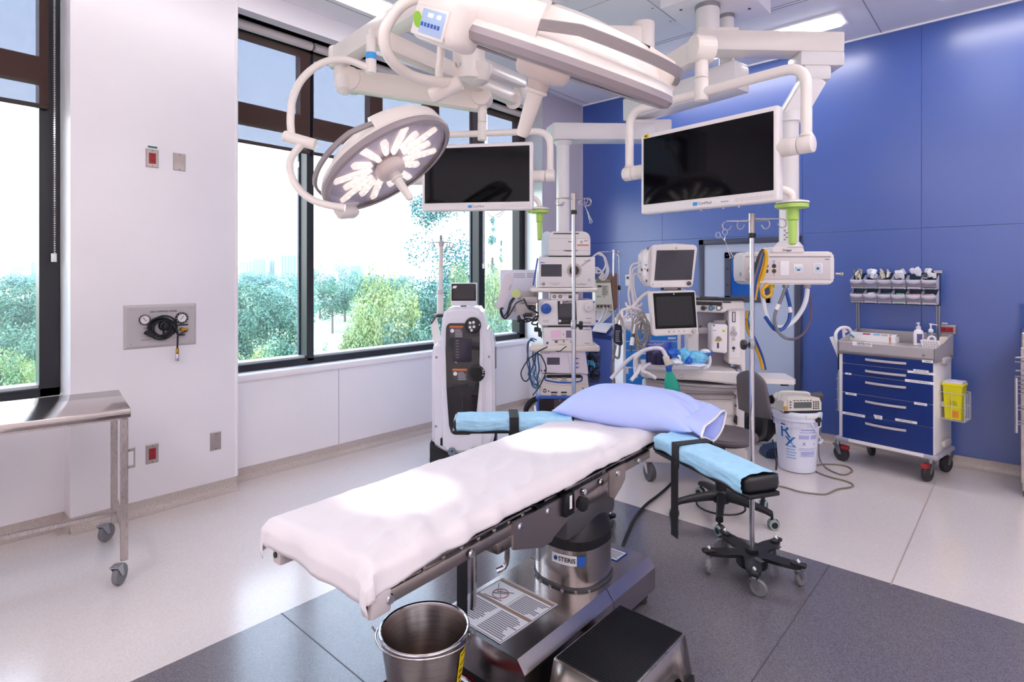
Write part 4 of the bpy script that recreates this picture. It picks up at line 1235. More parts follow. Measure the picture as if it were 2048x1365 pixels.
for i in range(5):
    b.box(c_ + RT * (-.03 + .014 * (i % 2)) + UP * (.03 - i * .016), (.012, .004, .009), R=MX.Rotation(YAW, 3, 'Z'))
t.part('column_print', b, M_GINK, True)

t = Thing('equipment_boom', 'white ceiling boom arm reaching back to the equipment tower by the end window', 'ceiling boom', at(1453, 32, 4.277), 0, 'ceiling booms')
P2 = at(1453, 0, 4.277); boom2 = t
b = MB(); b.cyl((P2.x, P2.y, 2.98), (P2.x, P2.y, 3.455), .054, n=28); t.part('down_tube', b, M_WHITE, True)
b = MB(); b.cyl((P2.x, P2.y, 3.435), (P2.x, P2.y, 3.46), .058, n=28); t.part('tube_collar', b, M_ZINC, True)
a = V((P2.x, P2.y, 2.96)); e = at(1272, 220, 4.95); e.z = 2.95; dd = (e - a).normalized()
b = MB(); b.bar(a - dd * .13, e + dd * .07, .19, .19, r=.012); t.part('upper_arm', b, M_WHITE, True)
b = MB(); b.bar(a - dd * .12 + V((0, 0, .1)), a + dd * .1 + V((0, 0, .1)), .17, .03, r=.006); t.part('arm_cap', b, M_WHITE, True)
b = MB(); b.box(at(1298, 262, 4.9), (.34, .2, .15), .012, 2, MX.Rotation(YAW, 3, 'Z')); t.part('bearing_box', b, M_WHITE, True)
a3, e3 = at(1300, 268, 4.88), at(1100, 267, 4.62)
b = MB(); b.bar(a3, e3, .18, .135, r=.01); t.part('lower_arm', b, M_WHITE, True)
b = MB(); b.cyl(at(1126, 284, 4.6), at(1126, 292, 4.6), .075, .058, n=28); b.cyl(at(1126, 285, 4.6), at(1126, 640, 4.6), .0525, n=28); t.part('column', b, M_WHITE, True)
# ------------------------------------------------------------------ helpers for castors
def caster(t, x, y, r, w, ang, zt, wheel=M_GRUB, hubm=M_BLK, fork=M_ZINC, name='caster', brake=None):
    """swivel castor: tyre, hub, fork; (x, y) is the wheel's contact point, zt where the stem ends"""
    dx, dy = math.cos(ang), math.sin(ang); ax = V((-dy, dx, 0)); c = V((x, y, r)); st = c + V((dx, dy, 0)) * r * .55
    b = MB(); b.lathe([(r * .72, -w / 2), (r * .93, -w / 2), (r, -w * .25), (r, w * .25), (r * .93, w / 2), (r * .72, w / 2)], c, ax, 24); tyre = t.part(name, b, wheel)
    b = MB(); b.lathe([(r * .2, -w * .42), (r * .73, -w * .36), (r * .73, w * .36), (r * .2, w * .42)], c, ax, 20); t.part('wheel_hub', b, hubm, sub_of=tyre)
    b = MB()
    for s in (-1, 1):
        o = ax * s * (w * .5 + .003)
        p = [c + o + V((dx, dy, 0)) * r * -.15 - UP * r * .15, c + o + V((dx, dy, 0)) * r * .2 - UP * r * .12, st + o + V((dx, dy, 0)) * r * .4 + UP * r * .98, st + o - V((dx, dy, 0)) * r * .45 + UP * r * .98]
        b.poly([q + ax * .0018 for q in p] + [q - ax * .0018 for q in p], [(0, 1, 2, 3), (7, 6, 5, 4), (0, 4, 5, 1), (1, 5, 6, 2), (2, 6, 7, 3), (3, 7, 4, 0)])
    top = r * 2.02
    b.box((st.x, st.y, top), (r * .95, w + .012, .006), 0, 1, MX.Rotation(ang, 3, 'Z')); b.cyl((st.x, st.y, top), (st.x, st.y, zt), r * .3, n=12)
    t.part('fork', b, fork, sub_of=tyre)
    b = MB(); b.cyl(c - ax * (w / 2 + .006), c + ax * (w / 2 + .006), r * .13, n=8); t.part('axle', b, M_STEEL, sub_of=tyre)
    if brake:
        b = MB(); b.box(c + V((-dx, -dy, 0)) * r * .5 + UP * r * .85, (r * .9, w * 1.1, r * .5), .004, 1, MX.Rotation(ang, 3, 'Z')); t.part('brake_pedal', b, brake, sub_of=tyre)
    return tyre


# ------------------------------------------------------------------ steel instrument table
t = Thing('instrument_table', 'long stainless steel wheeled table under the left window', 'table', (-3.269, .834, 0), math.radians(81))
b = MB(); b.bb((-1.25, 0, .808), (0, .615, .85), .004, 2); t.part('tabletop', b, mat('table_steel', 'C4BBB7', .13, 1, noise=.03, nscale=20, aniso=(3, 60, 3)))
b = MB(); b.bb((-1.24, .01, .80), (-.01, .605, .81)); t.part('apron', b, M_STEEL)
for x in (-.026, -1.22):
    for y in (.026, .585):
        b = MB(); b.bb((x - .016, y - .016, .105), (x + .016, y + .016, .81), .003, 1); t.part('leg', b, M_STEEL)
for x in (-.026, -1.22):
    b = MB(); b.bb((x - .012, .03, .235), (x + .012, .58, .262), .003, 1); t.part('side_rail', b, M_STEEL)
b = MB(); b.bb((-1.215, .295, .236), (-.035, .32, .261), .003, 1); t.part('stretcher', b, M_STEEL)
for x, y, a in ((-.045, .005, 2.4), (-.06, .60, 2.2), (-1.24, .03, 1), (-1.22, .585, 2)):
    caster(t, x, y, .05, .026, a - math.radians(81) + PI, .11)

# ------------------------------------------------------------------ wall plates and gas panel on the pier
M_PLATE = mat('steel_plate', 'B9AEAA', .35, 1); M_ORED = mat('red_socket', 'A01E2A', .4)


def wall_plate(name, label, cat, y, z, w, h, wall='L', red=False, plain=True, horiz=False, group=None):
    t = Thing(name, label, cat, (XL + .15, y, z) if wall == 'L' else (y, YB, z), PI / 2 if wall == 'L' else 0, group)
    b = MB(); a, c = w / 2, h / 2; e = .005
    P = [(-a, 0, -c), (a, 0, -c), (a, 0, c), (-a, 0, c)] + [(-a + e, -.006, -c + e), (a - e, -.006, -c + e), (a - e, -.006, c - e), (-a + e, -.006, c - e)]
    b.poly(P, [(4, 5, 6, 7), (0, 1, 5, 4), (1, 2, 6, 5), (2, 3, 7, 6), (3, 0, 4, 7)]); t.part('plate', b, M_PLATE, ang=10)
    rx, rz_ = (w * .27, h * .29) if not horiz else (w * .34, h * .27)
    if red:
        b = MB(); b.box((0, -.007, 0), (rx * 2, .006, rz_ * 2), .002, 1); s = t.part('socket', b, M_ORED)
        b = MB()
        for q in (-1, 1):
            for k, (dx, dz) in enumerate(((-.3, .25), (.3, .25), (0, -.2))):
                px_, pz_ = (dx * rx, q * rz_ * .5 + dz * rz_ * .6) if not horiz else (q * rx * .5 + dz * rx * .6, dx * rz_)
                b.box((px_, -.0105, pz_), (.005, .002, .008 if k < 2 else .006))
        t.part('socket_hole', b, M_BLK, sub_of=s)
    for s in (-1, 1):
        b = MB(); p = (0, 0, s * h * .41) if not horiz else (s * w * .42, 0, 0); b.cyl((p[0], -.0085, p[2]), (p[0], -.005, p[2]), .0032, n=8); t.part('screw', b, M_DGREY)
    return t


t = wall_plate('wall_socket', 'red double socket high on the white pier under a small green label', 'socket', 1.175, 2.258, .073, .117, red=True)
b = MB(); b.box((.002, -.002, .073), (.052, .003, .011)); t.part('green_label', b, mat('green_tape', '2C6E5E', .5))
wall_plate('blank_plate', 'blank steel plate high on the pier, beside the red socket with the green label', 'wall plate', 1.333, 2.259, .075, .115)
t = wall_plate('wall_socket', 'red double socket low on the white pier, above the skirting', 'socket', 1.175, .367, .073, .125, red=True)
b = MB(); b.box((0, -.001, .072), (.03, .002, .007)); t.part('clear_label', b, M_PAPER)
wall_plate('blank_plate', 'blank steel plate low at the right edge of the white pier', 'wall plate', 1.56, .365, .073, .128)
t = wall_plate('blank_plate', 'steel outlet box with sloping edges behind the leg of the steel table', 'wall plate', 1.045, .367, .073, .128)
b = MB(); b.box((.004, -.008, 0), (.042, .003, .085)); t.part('insert', b, M_PAPER)

t = Thing('gas_control_panel', 'grey gas control panel on the white pier with two gauges', 'gas panel', (XL + .15, 1.226, 1.184), PI / 2)
b = MB(); a, c, e = .209, .139, .016
P = [(-a, 0, -c), (a, 0, -c), (a, 0, c), (-a, 0, c)] + [(-a + e, -.014, -c + e), (a - e, -.014, -c + e), (a - e, -.014, c - e), (-a + e, -.014, c - e)]
b.poly(P, [(4, 5, 6, 7), (0, 1, 5, 4), (1, 2, 6, 5), (2, 3, 7, 6), (3, 0, 4, 7)]); t.part('panel', b, mat('panel_grey', 'B9B2B4', .4), ang=10)
lettering('GAS CONTROL PANEL', .0155, T3(.012, -.0145, .092), M_INK, t.o, bold=.012)
lettering('Amico', .016, T3(.012, -.0145, .07), mat('blue_grey_print', '7C93B8', .5), t.o, name='logo', ital=.4)
for x in (-.172, .172):
    for z in (-.107, .107):
        b = MB(); b.cyl((x, -.0165, z), (x, -.0135, z), .004, n=8); t.part('screw', b, M_STEEL)
for x, z, r, wide in ((-.098, .045, .031, .004), (.115, .044, .038, .011)):
    b = MB(); b.lathe([(r, 0), (r, .014), (r - wide, .016), (r - wide, .012)], (x, -.013, z), (0, -1, 0), 32, cap1=False); g = t.part('gauge', b, M_BLK)
    b = MB(); b.cyl((x, -.018, z), (x, -.024, z), r - wide, n=28); t.part('gauge_face', b, M_PAPER, sub_of=g)
    b = MB(); q = .9 if x > 0 else 2.2; b.bar((x - .014 * math.cos(q), -.0255, z - .014 * math.sin(q)), (x + .017 * math.cos(q), -.0255, z + .017 * math.sin(q)), .003, .001, up=(0, 1, 0)); t.part('needle', b, M_INK, sub_of=g)
    if x > 0:
        b = MB()
        for k in range(12):
            q = 2 * PI * k / 12; b.box((x + .032 * math.cos(q), -.0295, z + .032 * math.sin(q)), (.004, .001, .004))
        t.part('gauge_mark', b, M_PAPER, sub_of=g)
    else:
        b = MB()
        for k in range(9):
            q = -.6 + 4.4 * k / 8; b.box((x + .021 * math.cos(q), -.0245, z + .021 * math.sin(q)), (.0022, .001, .0022))
        t.part('gauge_mark', b, M_INK, sub_of=g)
b = MB(); b.lathe([(.034, 0), (.034, .02), (.03, .026), (.02, .028), (.018, .05), (0, .052)], (.012, -.013, .0), (0, -1, 0), 20); t.part('regulator_knob', b, M_BLK)
b = MB(); b.box((.008, -.02, -.035), (.01, .012, .03)); t.part('regulator_stem', b, M_BLK)
for x, z, w in ((.125, -.002, .06), (.115, -.068, .042)):
    b = MB(); b.box((x, -.0155, z), (w, .003, .009)); t.part('black_label', b, M_BLK)
b = MB(); b.box((-.075, -.015, -.008), (.055, .002, .004)); b.box((-.09, -.015, -.085), (.05, .002, .004)); t.part('panel_print', b, M_GINK)
b = MB(); b.cyl((.115, -.013, -.03), (.115, -.05, -.03), .013, n=14); b.cyl((.108, -.045, -.032), (.145, -.048, -.03), .008, n=12); t.part('outlet_fitting', b, M_BRASS)
gx, gy, gz = XL + .15, 1.226, 1.184
h = Thing('air_hose', 'coiled black air hose hung on the gas control panel, brass end dangling', 'hose', (XL + .15, 1.226, 1.184), PI / 2)
b = MB(); pts = []
for i in range(86):
    a = i / 12 * 2 * PI; k = i / 86; r = .062 + .012 * math.sin(k * 17)
    pts.append((.0 - .02 * math.sin(k * 9) * k + r * 1.05 * math.cos(a) * (1.12 if 40 < i < 56 else 1), -.022 - .022 * k - .005 * math.sin(a * 2), -.012 + r * .93 * math.sin(a) - .008 * math.sin(k * 11)))
pts = [(.14, -.045, -.038), (.11, -.046, -.052), (.085, -.046, -.06)] + pts + [(.078, -.05, -.03), (.081, -.05, -.09), (.079, -.05, -.155)]
b.tube(pts, .0055, 8, 2); h.part('hose', b, M_RUB)
b = MB(); b.cyl((.079, -.05, -.15), (.079, -.05, -.188), .0095, n=12, bev=.002); h.part('brass_coupling', b, M_BRASS)
b = MB(); b.cyl((.079, -.05, -.188), (.078, -.05, -.232), .011, .013, n=12, bev=.002); h.part('quick_connector', b, M_CHROME)
b = MB(); b.tube([(-.105, -.05, -.03), (-.08, -.052, -.05), (-.055, -.05, -.062)], .012, 8, 2); h.part('sleeve', b, M_RUB)

# ------------------------------------------------------------------ steel kick bucket on its wheeled ring
t = Thing('kick_bucket', 'stainless steel bucket with a wire handle standing under the foot of the table', 'bucket', (-1.45, 1.19, .0))
M_BKT = mat('bucket_steel', 'B0A6A2', .24, 1, noise=.09, nscale=9, aniso=(1, 1, 14))
b = MB(); b.lathe([(.0, .085), (.10, .085), (.104, .09), (.141, .352), (.145, .356), (.146, .36), (.143, .364), (.139, .36), (.136, .352), (.1, .095), (0, .095)], n=56); t.part('body', b, M_BKT)
b = MB(); b.tube([(.142 * math.cos(a * PI / 24), .142 * math.sin(a * PI / 24), .358) for a in range(48)], .0055, 8, closed=True); t.part('rim', b, M_CHROME)
ha = YAW - .10
hx, hy = math.cos(ha), math.sin(ha)
for s in (-1, 1):
    b = MB(); b.box((hx * s * .148, hy * s * .148, .335), (.008, .022, .035), .003, 1, MX.Rotation(ha, 3, 'Z')); t.part('handle_ear', b, M_STEEL)
b = MB(); P = []
for i in range(25):
    a = PI * i / 24; P.append((hx * .156 * math.cos(a) + hy * .15 * math.sin(a), hy * .156 * math.cos(a) - hx * .15 * math.sin(a), .345 + .008 * math.sin(a)))
b.tube([(hx * .165, hy * .165, .362), (hx * .168, hy * .168, .34)] + P + [(-hx * .165, -hy * .165, .335), (-hx * .178, -hy * .178, .35)], .0035, 8); t.part('bail_handle', b, M_STEEL)
b = MB(); a0 = YAW - 1.0 + .52; pts = []
for i in range(7):
    a = a0 + i * .06; 
    for z in (.15, .315):
        r = .104 + (z - .09) / .262 * .037 + .0015; pts.append((r * math.cos(a), r * math.sin(a), z))
b.poly(pts, [(2 * i, 2 * i + 2, 2 * i + 3, 2 * i + 1) for i in range(6)]); t.part('yellow_label', b, M_YEL)
b = MB(); pts = []
for i in range(7):
    a = a0 + .05 + i * .045
    for z in (.27, .275, .30, .305):
        r = .104 + (z - .09) / .262 * .037 + .0024; pts.append((r * math.cos(a), r * math.sin(a), z))
b.poly(pts, [(4 * i, 4 * i + 4, 4 * i + 5, 4 * i + 1) for i in range(6)] + [(4 * i + 2, 4 * i + 6, 4 * i + 7, 4 * i + 3) for i in range(6)]); t.part('label_frame', b, M_INK)
for k_, z in enumerate((.245, .225, .205, .185)):
    b = MB(); pts = []
    for i in range(6):
        a = a0 + .06 + i * (.03 + .008 * (k_ % 2))
        for zz in (z, z + .008):
            r = .104 + (zz - .09) / .262 * .037 + .0024; pts.append((r * math.cos(a), r * math.sin(a), zz))
    b.poly(pts, [(2 * i, 2 * i + 2, 2 * i + 3, 2 * i + 1) for i in range(5)]); t.part('label_print', b, M_INK)
t2 = Thing('bucket_ring', 'wheeled chrome ring that carries the steel bucket, red bumper round it', 'bucket frame', (-1.45, 1.19, 0))
b = MB(); b.tube([(.185 * math.cos(a * PI / 24), .185 * math.sin(a * PI / 24), .085) for a in range(48)], .012, 10, closed=True); t2.part('ring', b, M_CHROME)
b = MB(); b.lathe([(.197, .07), (.202, .078), (.202, .092), (.197, .1)], n=48, cap0=False, cap1=False); t2.part('bumper', b, M_RED)
for k in range(4):
    a = .3 + k * PI / 2; b = MB(); b.bar((.175 * math.cos(a), .175 * math.sin(a), .078), (.03 * math.cos(a), .03 * math.sin(a), .07), .025, .004); t2.part('spoke', b, M_STEEL)
    caster(t2, .18 * math.cos(a), .18 * math.sin(a), .028, .018, a + 1, .075)

# ------------------------------------------------------------------ step stool
t = Thing('step_stool', 'low steel step stool with a black ribbed top beside the table base', 'step stool', (-1.052, 1.75, 0))
hx_, hy_, zt = .138, .212, .20; fx, fy = .158, .232
b = MB(); b.box((0, 0, zt - .004), (hx_ * 2, hy_ * 2, .012), .004, 2); t.part('top', b, M_STEEL)
b = MB(); b.box((0, 0, zt + .0035), (hx_ * 2 - .012, hy_ * 2 - .012, .005), .002, 1); tm = t.part('tread', b, M_BLK)
b = MB()
for i in range(30):
    b.box((0, -hy_ + .016 + i * (2 * hy_ - .032) / 29, zt + .0064), (hx_ * 2 - .02, .004, .0012))
t.part('tread_rib', b, M_BLK, sub_of=tm, stuff=True)
def skirt(sgx, sgy):
    """flared side with an arch cut between the feet"""
    if sgy:
        tp = [(-hx_, sgy * hy_, zt - .004), (hx_, sgy * hy_, zt - .004)]; bt = [(-fx, sgy * fy, .03), (fx, sgy * fy, .03)]; ln = 2 * fx
    else:
        tp = [(sgx * hx_, -hy_, zt - .004), (sgx * hx_, hy_, zt - .004)]; bt = [(sgx * fx, -fy, .03), (sgx * fx, fy, .03)]; ln = 2 * fy
    tp = [V(p) for p in tp]; bt = [V(p) for p in bt]
    def q(u, v):
        return (tp[0].lerp(tp[1], u)).lerp(bt[0].lerp(bt[1], u), v)
    leg = .075 / ln * 1.0
    prof = [(0, 1), (leg * .75, 1), (leg, .8), (leg * 1.25, .66), (leg * 1.7, .6), (1 - leg * 1.7, .6), (1 - leg * 1.25, .66), (1 - leg, .8), (1 - leg * .75, 1), (1, 1)]
    b = MB(); pts = []
    for u, v in prof:
        pts += [q(u, 0), q(u, v)]
    b.poly(pts, [(2 * i, 2 * i + 1, 2 * i + 3, 2 * i + 2) for i in range(len(prof) - 1)]); o = t.part('skirt', b, mat('stool_steel', 'A39A95', .3, 1, noise=.05, nscale=20))
    k = o.modifiers.new('thickness', 'SOLIDIFY'); k.thickness = .003; return q
qs = [skirt(1, 0), skirt(-1, 0), skirt(0, 1), skirt(0, -1)]
for sx_ in (-1, 1):
    for sy_ in (-1, 1):
        b = MB(); b.poly([(sx_ * (fx + .006), sy_ * (fy + .006), 0), (sx_ * (fx - .05), sy_ * (fy + .006), 0), (sx_ * (fx - .05), sy_ * (fy - .05), 0), (sx_ * (fx + .006), sy_ * (fy - .05), 0),
                          (sx_ * (fx + .003), sy_ * (fy + .003), .05), (sx_ * (fx - .045), sy_ * (fy + .003), .05), (sx_ * (fx - .045), sy_ * (fy - .045), .05), (sx_ * (fx + .003), sy_ * (fy - .045), .05)],
                         [(0, 1, 2, 3), (4, 5, 6, 7), (0, 1, 5, 4), (1, 2, 6, 5), (2, 3, 7, 6), (3, 0, 4, 7)]); t.part('rubber_foot', b, M_RUB)
b = MB(); p0, p1, p2, p3 = (qs[0](.24, .3), qs[0](.40, .3), qs[0](.40, .52), qs[0](.24, .52)); o = V((.003, 0, .001))
b.poly([p + o for p in (p0, p1, p2, p3)], [(0, 1, 2, 3)]); t.part('label', b, M_ZINC)
b = MB()
for v in (.34, .40, .46):
    b.poly([p + o * 1.4 for p in (qs[0](.27, v), qs[0](.37, v), qs[0](.37, v + .03), qs[0](.27, v + .03))], [(0, 1, 2, 3)])
t.part('label_print', b, M_INK)
b = MB(); p0, p1, p2, p3 = (qs[3](.62, .3), qs[3](.86, .3), qs[3](.86, .55), qs[3](.62, .55)); b.poly([p + V((0, -.003, .001)) for p in (p0, p1, p2, p3)], [(0, 1, 2, 3)]); t.part('label', b, M_ZINC)


# ------------------------------------------------------------------ infusion poles
def iv_pole(label, loc, top, split, ang0, knob_z, knob_dir, r0, r1, hooks, base=True):
    t = Thing('infusion_pole', label, 'infusion pole', loc, 0, None)
    b = MB(); b.cyl((0, 0, .075), (0, 0, split), r0, n=18); t.part('lower_tube', b, M_CHROME)
    b = MB(); b.cyl((0, 0, split - .1), (0, 0, top - .11), r1, n=18); t.part('upper_tube', b, M_CHROME)
    b = MB(); b.cyl((0, 0, split - .03), (0, 0, split + .01), r0 * 1.35, n=18, bev=.003); b.cyl((0, 0, split + .006), (0, 0, split + .022), r0 * 1.2, n=18); t.part('clamp_collar', b, M_ZINC)
    kd = V(knob_dir); b = MB(); b.cyl((0, 0, split - .01), kd * .035 + V((0, 0, split - .01)), .007, n=10); b.lathe([(.008, .026), (.024, .032), (.027, .042), (.024, .052), (0, .055)], (0, 0, split - .01), kd, 8); t.part('knob', b, M_BLK)
    b = MB(); b.cyl((0, 0, top - .105), (0, 0, top), r1 * 1.35, n=18); t.part('hook_socket', b, M_STEEL)
    b = MB(); b.cyl((0, 0, top - .125), (0, 0, top - .10), r1 * 1.7, n=18, bev=.003); b.cyl((0, 0, top - .002), (0, 0, top + .002), r1 * 1.3, n=18); t.part('collar', b, M_BLK)
    for a, dz, ln in hooks:
        ca, sa = math.cos(a), math.sin(a); c = V((0, 0, top - .028 + dz)); R_ = .022
        P = [c, c + V((ca, sa, 0)) * (ln - R_)]
        for i in range(1, 10):
            q = PI / 2 - i * .42; P.append(c + V((ca, sa, 0)) * (ln - R_ + R_ * math.cos(q)) + V((0, 0, -R_ + R_ * math.sin(q))))
        e = P[-1]; P.append(e + V((-ca * .4, -sa * .4, .95)).normalized() * .022 if False else e + V((-ca * .55, -sa * .55, .8)) * .02)
        b = MB(); b.tube(P, .0032, 8); t.part('hook', b, M_STEEL)
    if base:
        b = MB(); n = 60; ring = []
        for i in range(n):
            a = 2 * PI * i / n; k = (math.cos((a - ang0) * 5) * .5 + .5) ** 1.7; r = .075 + (.235 - .075) * k; ring.append((r * math.cos(a), r * math.sin(a)))
        b.prism(ring, .088, .104); b.cyl((0, 0, .09), (0, 0, .125), .03, n=20, bev=.004); t.part('star_base', b, M_BLK)
        b = MB(); b.cyl((0, 0, .035), (0, 0, .09), .075, n=28, bev=.01); t.part('weight', b, M_BLK)
        for i in range(5):
            a = ang0 + i * 2 * PI / 5; x, y = .215 * math.cos(a), .215 * math.sin(a)
            b = MB(); b.box((x, y, .106), (.07, .036, .02), .008, 2, MX.Rotation(a, 3, 'Z')); t.part('arm_end', b, M_BLK)
            b = MB(); b.lathe([(.011, 0), (.011, .008), (.006, .016), (0, .018)], (x, y, .114), n=12); t.part('cap_nut', b, M_CHROME)
            caster(t, x + .02 * math.cos(a + 1.2), y + .02 * math.sin(a + 1.2), .038, .02, a + 1.2 + PI, .098)
    return t


rdir = RT.copy()
ip = iv_pole('chrome infusion pole on a black star base at the edge of the dark floor', (-1.024, 2.965, 0), 1.822, 1.165, -1.19, 0, -RT, .0128, .0112,
             [(YAW + PI, -.012, .15), (YAW, .0, .175), (YAW + PI / 2 + .5, -.004, .09), (YAW - PI / 2 + .55, -.012, .10)])
b = MB(); b.box((.055, -.065, .105), (.05, .025, .002), 0, 1, MX.Rotation(-.5, 3, 'Z')); ip.part('base_label', b, M_DGREY)
ip2 = iv_pole('chrome infusion pole between the table and the equipment tower', (-1.995, 2.775, 0), 1.998, 1.22, .4, 0, RT, .0128, .011,
              [(YAW + PI - .35, .004, .115), (YAW + .35, .0, .115), (YAW + PI + .55, -.006, .115), (YAW - .5, -.006, .11)])


def forceps(label, p, a, s=1.0):
    """ring handled clamp hanging from one finger ring at p; a turns it about the vertical"""
    t = Thing('forceps', label, 'forceps', p, a)
    for i, m_ in enumerate((1, -1)):
        c = V((0, 0, -.014)) if m_ > 0 else V((-.036, 0, -.030))
        b = MB(); b.tube([(c.x + .0125 * s * math.cos(q * PI / 8), 0, c.z + .015 * s * math.sin(q * PI / 8)) for q in range(16)], .0018, 6, closed=True); t.part('finger_ring', b, M_CHROME)
        e = c + V((.004, 0, -.014)) if m_ > 0 else c + V((.012, 0, -.006))
        b = MB(); b.tube([e, (.0 - .006 * (m_ < 0), .002 * m_, -.055), (.013, -.002 * m_, -.09), (.026 + .004 * m_, -.003 * m_, -.125), (.034 + .006 * m_, -.003 * m_, -.142), (.024 + .002 * m_, -.002 * m_, -.152)], .0021, 6, 3, rr=[.0016, .002, .0028, .002, .0016]); t.part('shank', b, M_CHROME)
    b = MB(); b.cyl((.013, -.005, -.09), (.013, .005, -.09), .004, n=10); t.part('pivot', b, M_STEEL)
    return t


p = at(1450, 459, 2.97); forceps('ring handled forceps hanging from the left hook of the front infusion pole', p, YAW)
p = at(1172, 396, 3.4); t_ = forceps('ring handled forceps hanging from the pole in front of the equipment tower', p, YAW + .3, .9)

# ------------------------------------------------------------------ swivel chair
M_VINYL = mat('grey_vinyl', '5C555B', .45, bump=.03, bscale=400); M_NYLON = mat('black_nylon', '141318', .45)
t = Thing('swivel_chair', 'grey swivel stool with a small backrest and five wheels behind the arm board', 'chair', (-1.415, 3.55, 0), YAW)
sxo = .045
b = MB(); b.lathe([(0, .455), (.15, .455), (.185, .465), (.196, .482), (.192, .502), (.165, .515), (.1, .521), (0, .522)], (sxo, .05, 0), n=48); t.part('seat', b, M_VINYL)
b = MB(); b.lathe([(.15, .447), (.15, .456)], (sxo, .05, 0), n=32); t.part('seat_pan', b, M_NYLON)
b = MB(); b.box((sxo - .05, .04, .435), (.16, .09, .03), .008); b.cyl((0, 0, .33), (0, 0, .44), .024, n=16); t.part('mechanism', b, M_NYLON)
b = MB(); b.cyl((0, 0, .10), (0, 0, .36), .03, .027, n=20); b.cyl((0, 0, .12), (0, 0, .27), .036, n=20); t.part('gas_column', b, M_NYLON)
b = MB(); b.tube([(.27 * 0 + .145 * math.cos(a * PI / 16), .145 * math.sin(a * PI / 16) + .01, .055) for a in range(32)], .006, 8, closed=True); t.part('brake_ring', b, M_NYLON)
b = MB(); b.lathe([(.05, .085), (.055, .10), (.045, .15), (.035, .16)], n=24); t.part('base_hub', b, M_NYLON)
for ang in (math.radians(-173), math.radians(-112), math.radians(-42), math.radians(14), math.radians(95)):
    ca, sa = math.cos(ang), math.sin(ang); b = MB(); ring = []
    for r, z, w, h in ((.03, .125, .06, .055), (.10, .122, .05, .05), (.2, .112, .042, .04), (.27, .10, .04, .034), (.305, .088, .042, .03)):
        c = V((ca * r, sa * r, z)); s_ = V((-sa, ca, 0))
        ring.append([b.bm.verts.new(c + s_ * x * w / 2 + UP * y * h / 2) for x, y in ((-1, -.6), (-.6, -1), (.6, -1), (1, -.6), (1, .4), (.6, 1), (-.6, 1), (-1, .4))])
    for A, B in zip(ring, ring[1:]):
        for j in range(8):
            b.bm.faces.new((A[j], A[(j + 1) % 8], B[(j + 1) % 8], B[j]))
    b.bm.faces.new(ring[-1]); b.bm.faces.new(ring[0]); t.part('star_leg', b, M_NYLON)
    x, y = ca * .305, sa * .305; tw = ang + .7; dx, dy = math.cos(tw), math.sin(tw); ax = V((-dy, dx, 0)); c = V((x + dx * .008, y + dy * .008, .03))
    b = MB()
    for s_ in (-1, 1):
        b.lathe([(.012, 0), (.029, 0), (.03, .005), (.03, .014), (.028, .017), (.012, .017)], c + ax * s_ * .006, ax * s_, 22)
    w_ = t.part('caster', b, mat('castor_grey', '8FA09E', .5))
    b = MB()
    for s_ in (-1, 1):
        b.cyl(c + ax * s_ * .02, c + ax * s_ * .0245, .02, .018, n=18)
    b.cyl((x, y, .05), (x, y, .09), .008, n=10); b.lathe([(.033, -.013), (.034, -.006), (.034, .006), (.033, .013)], c + V((0, 0, .001)), ax, 22, a0=0, a1=PI * 1.15); t.part('castor_cover', b, M_NYLON, sub_of=w_)
# backrest seen nearly edge on
Bx = T3(.265, .13, .0) @ RZ(math.radians(-72))
b = MB(Bx); rr = []
for j in range(17):
    q = j / 16; z = .585 + .30 * q; wd = (.155 - .03 * q) * (min(1, q / .05) ** .5 if q < .05 else 1) * (1 - max(0, (q - .8) / .2) ** 2.2 * .7); ln = -.055 * (q - .35)
    row = []
    for i in range(20):
        a = 2 * PI * i / 20; e = .4; cx = math.cos(a); sy = math.sin(a)
        th = .034 * (math.sin(PI * (.06 + .9 * q)) ** .4)
        row.append(b.bm.verts.new(b.M @ V((abs(cx) ** .7 * (1 if cx > 0 else -1) * wd, sy * th - ln * 0 - .05 * (q - .5) - .25 * cx * cx * wd * .5, z))))
    rr.append(row)
for A, B in zip(rr, rr[1:]):
    for i in range(20):
        b.bm.faces.new((A[i], A[(i + 1) % 20], B[(i + 1) % 20], B[i]))
b.bm.faces.new(rr[0][::-1]); b.bm.faces.new(rr[-1]); t.part('backrest', b, M_VINYL, ang=60)
b = MB(Bx); b.tube([(0, .10, .72), (0, .095, .60), (0, .085, .50), (0, .07, .452), (0, .02, .435), (0, -.10, .435)], .012, 8, 4); b.box((0, .075, .70), (.05, .045, .09), .01); t.part('back_bar', b, M_NYLON)
b = MB(Bx); b.cyl((0, .10, .69), (0, .135, .69), .01, n=10); b.lathe([(.012, .035), (.028, .04), (.028, .05), (0, .052)], (0, .09, .69), (0, 1, 0), 8); b.box((0, .14, .69), (.012, .018, .06), .004); t.part('back_knob', b, M_NYLON)
b = MB(Bx); b.box((0, .052, .745), (.03, .01, .05)); t.part('yellow_tag', b, mat('yellow_tape', 'E0A818', .5))

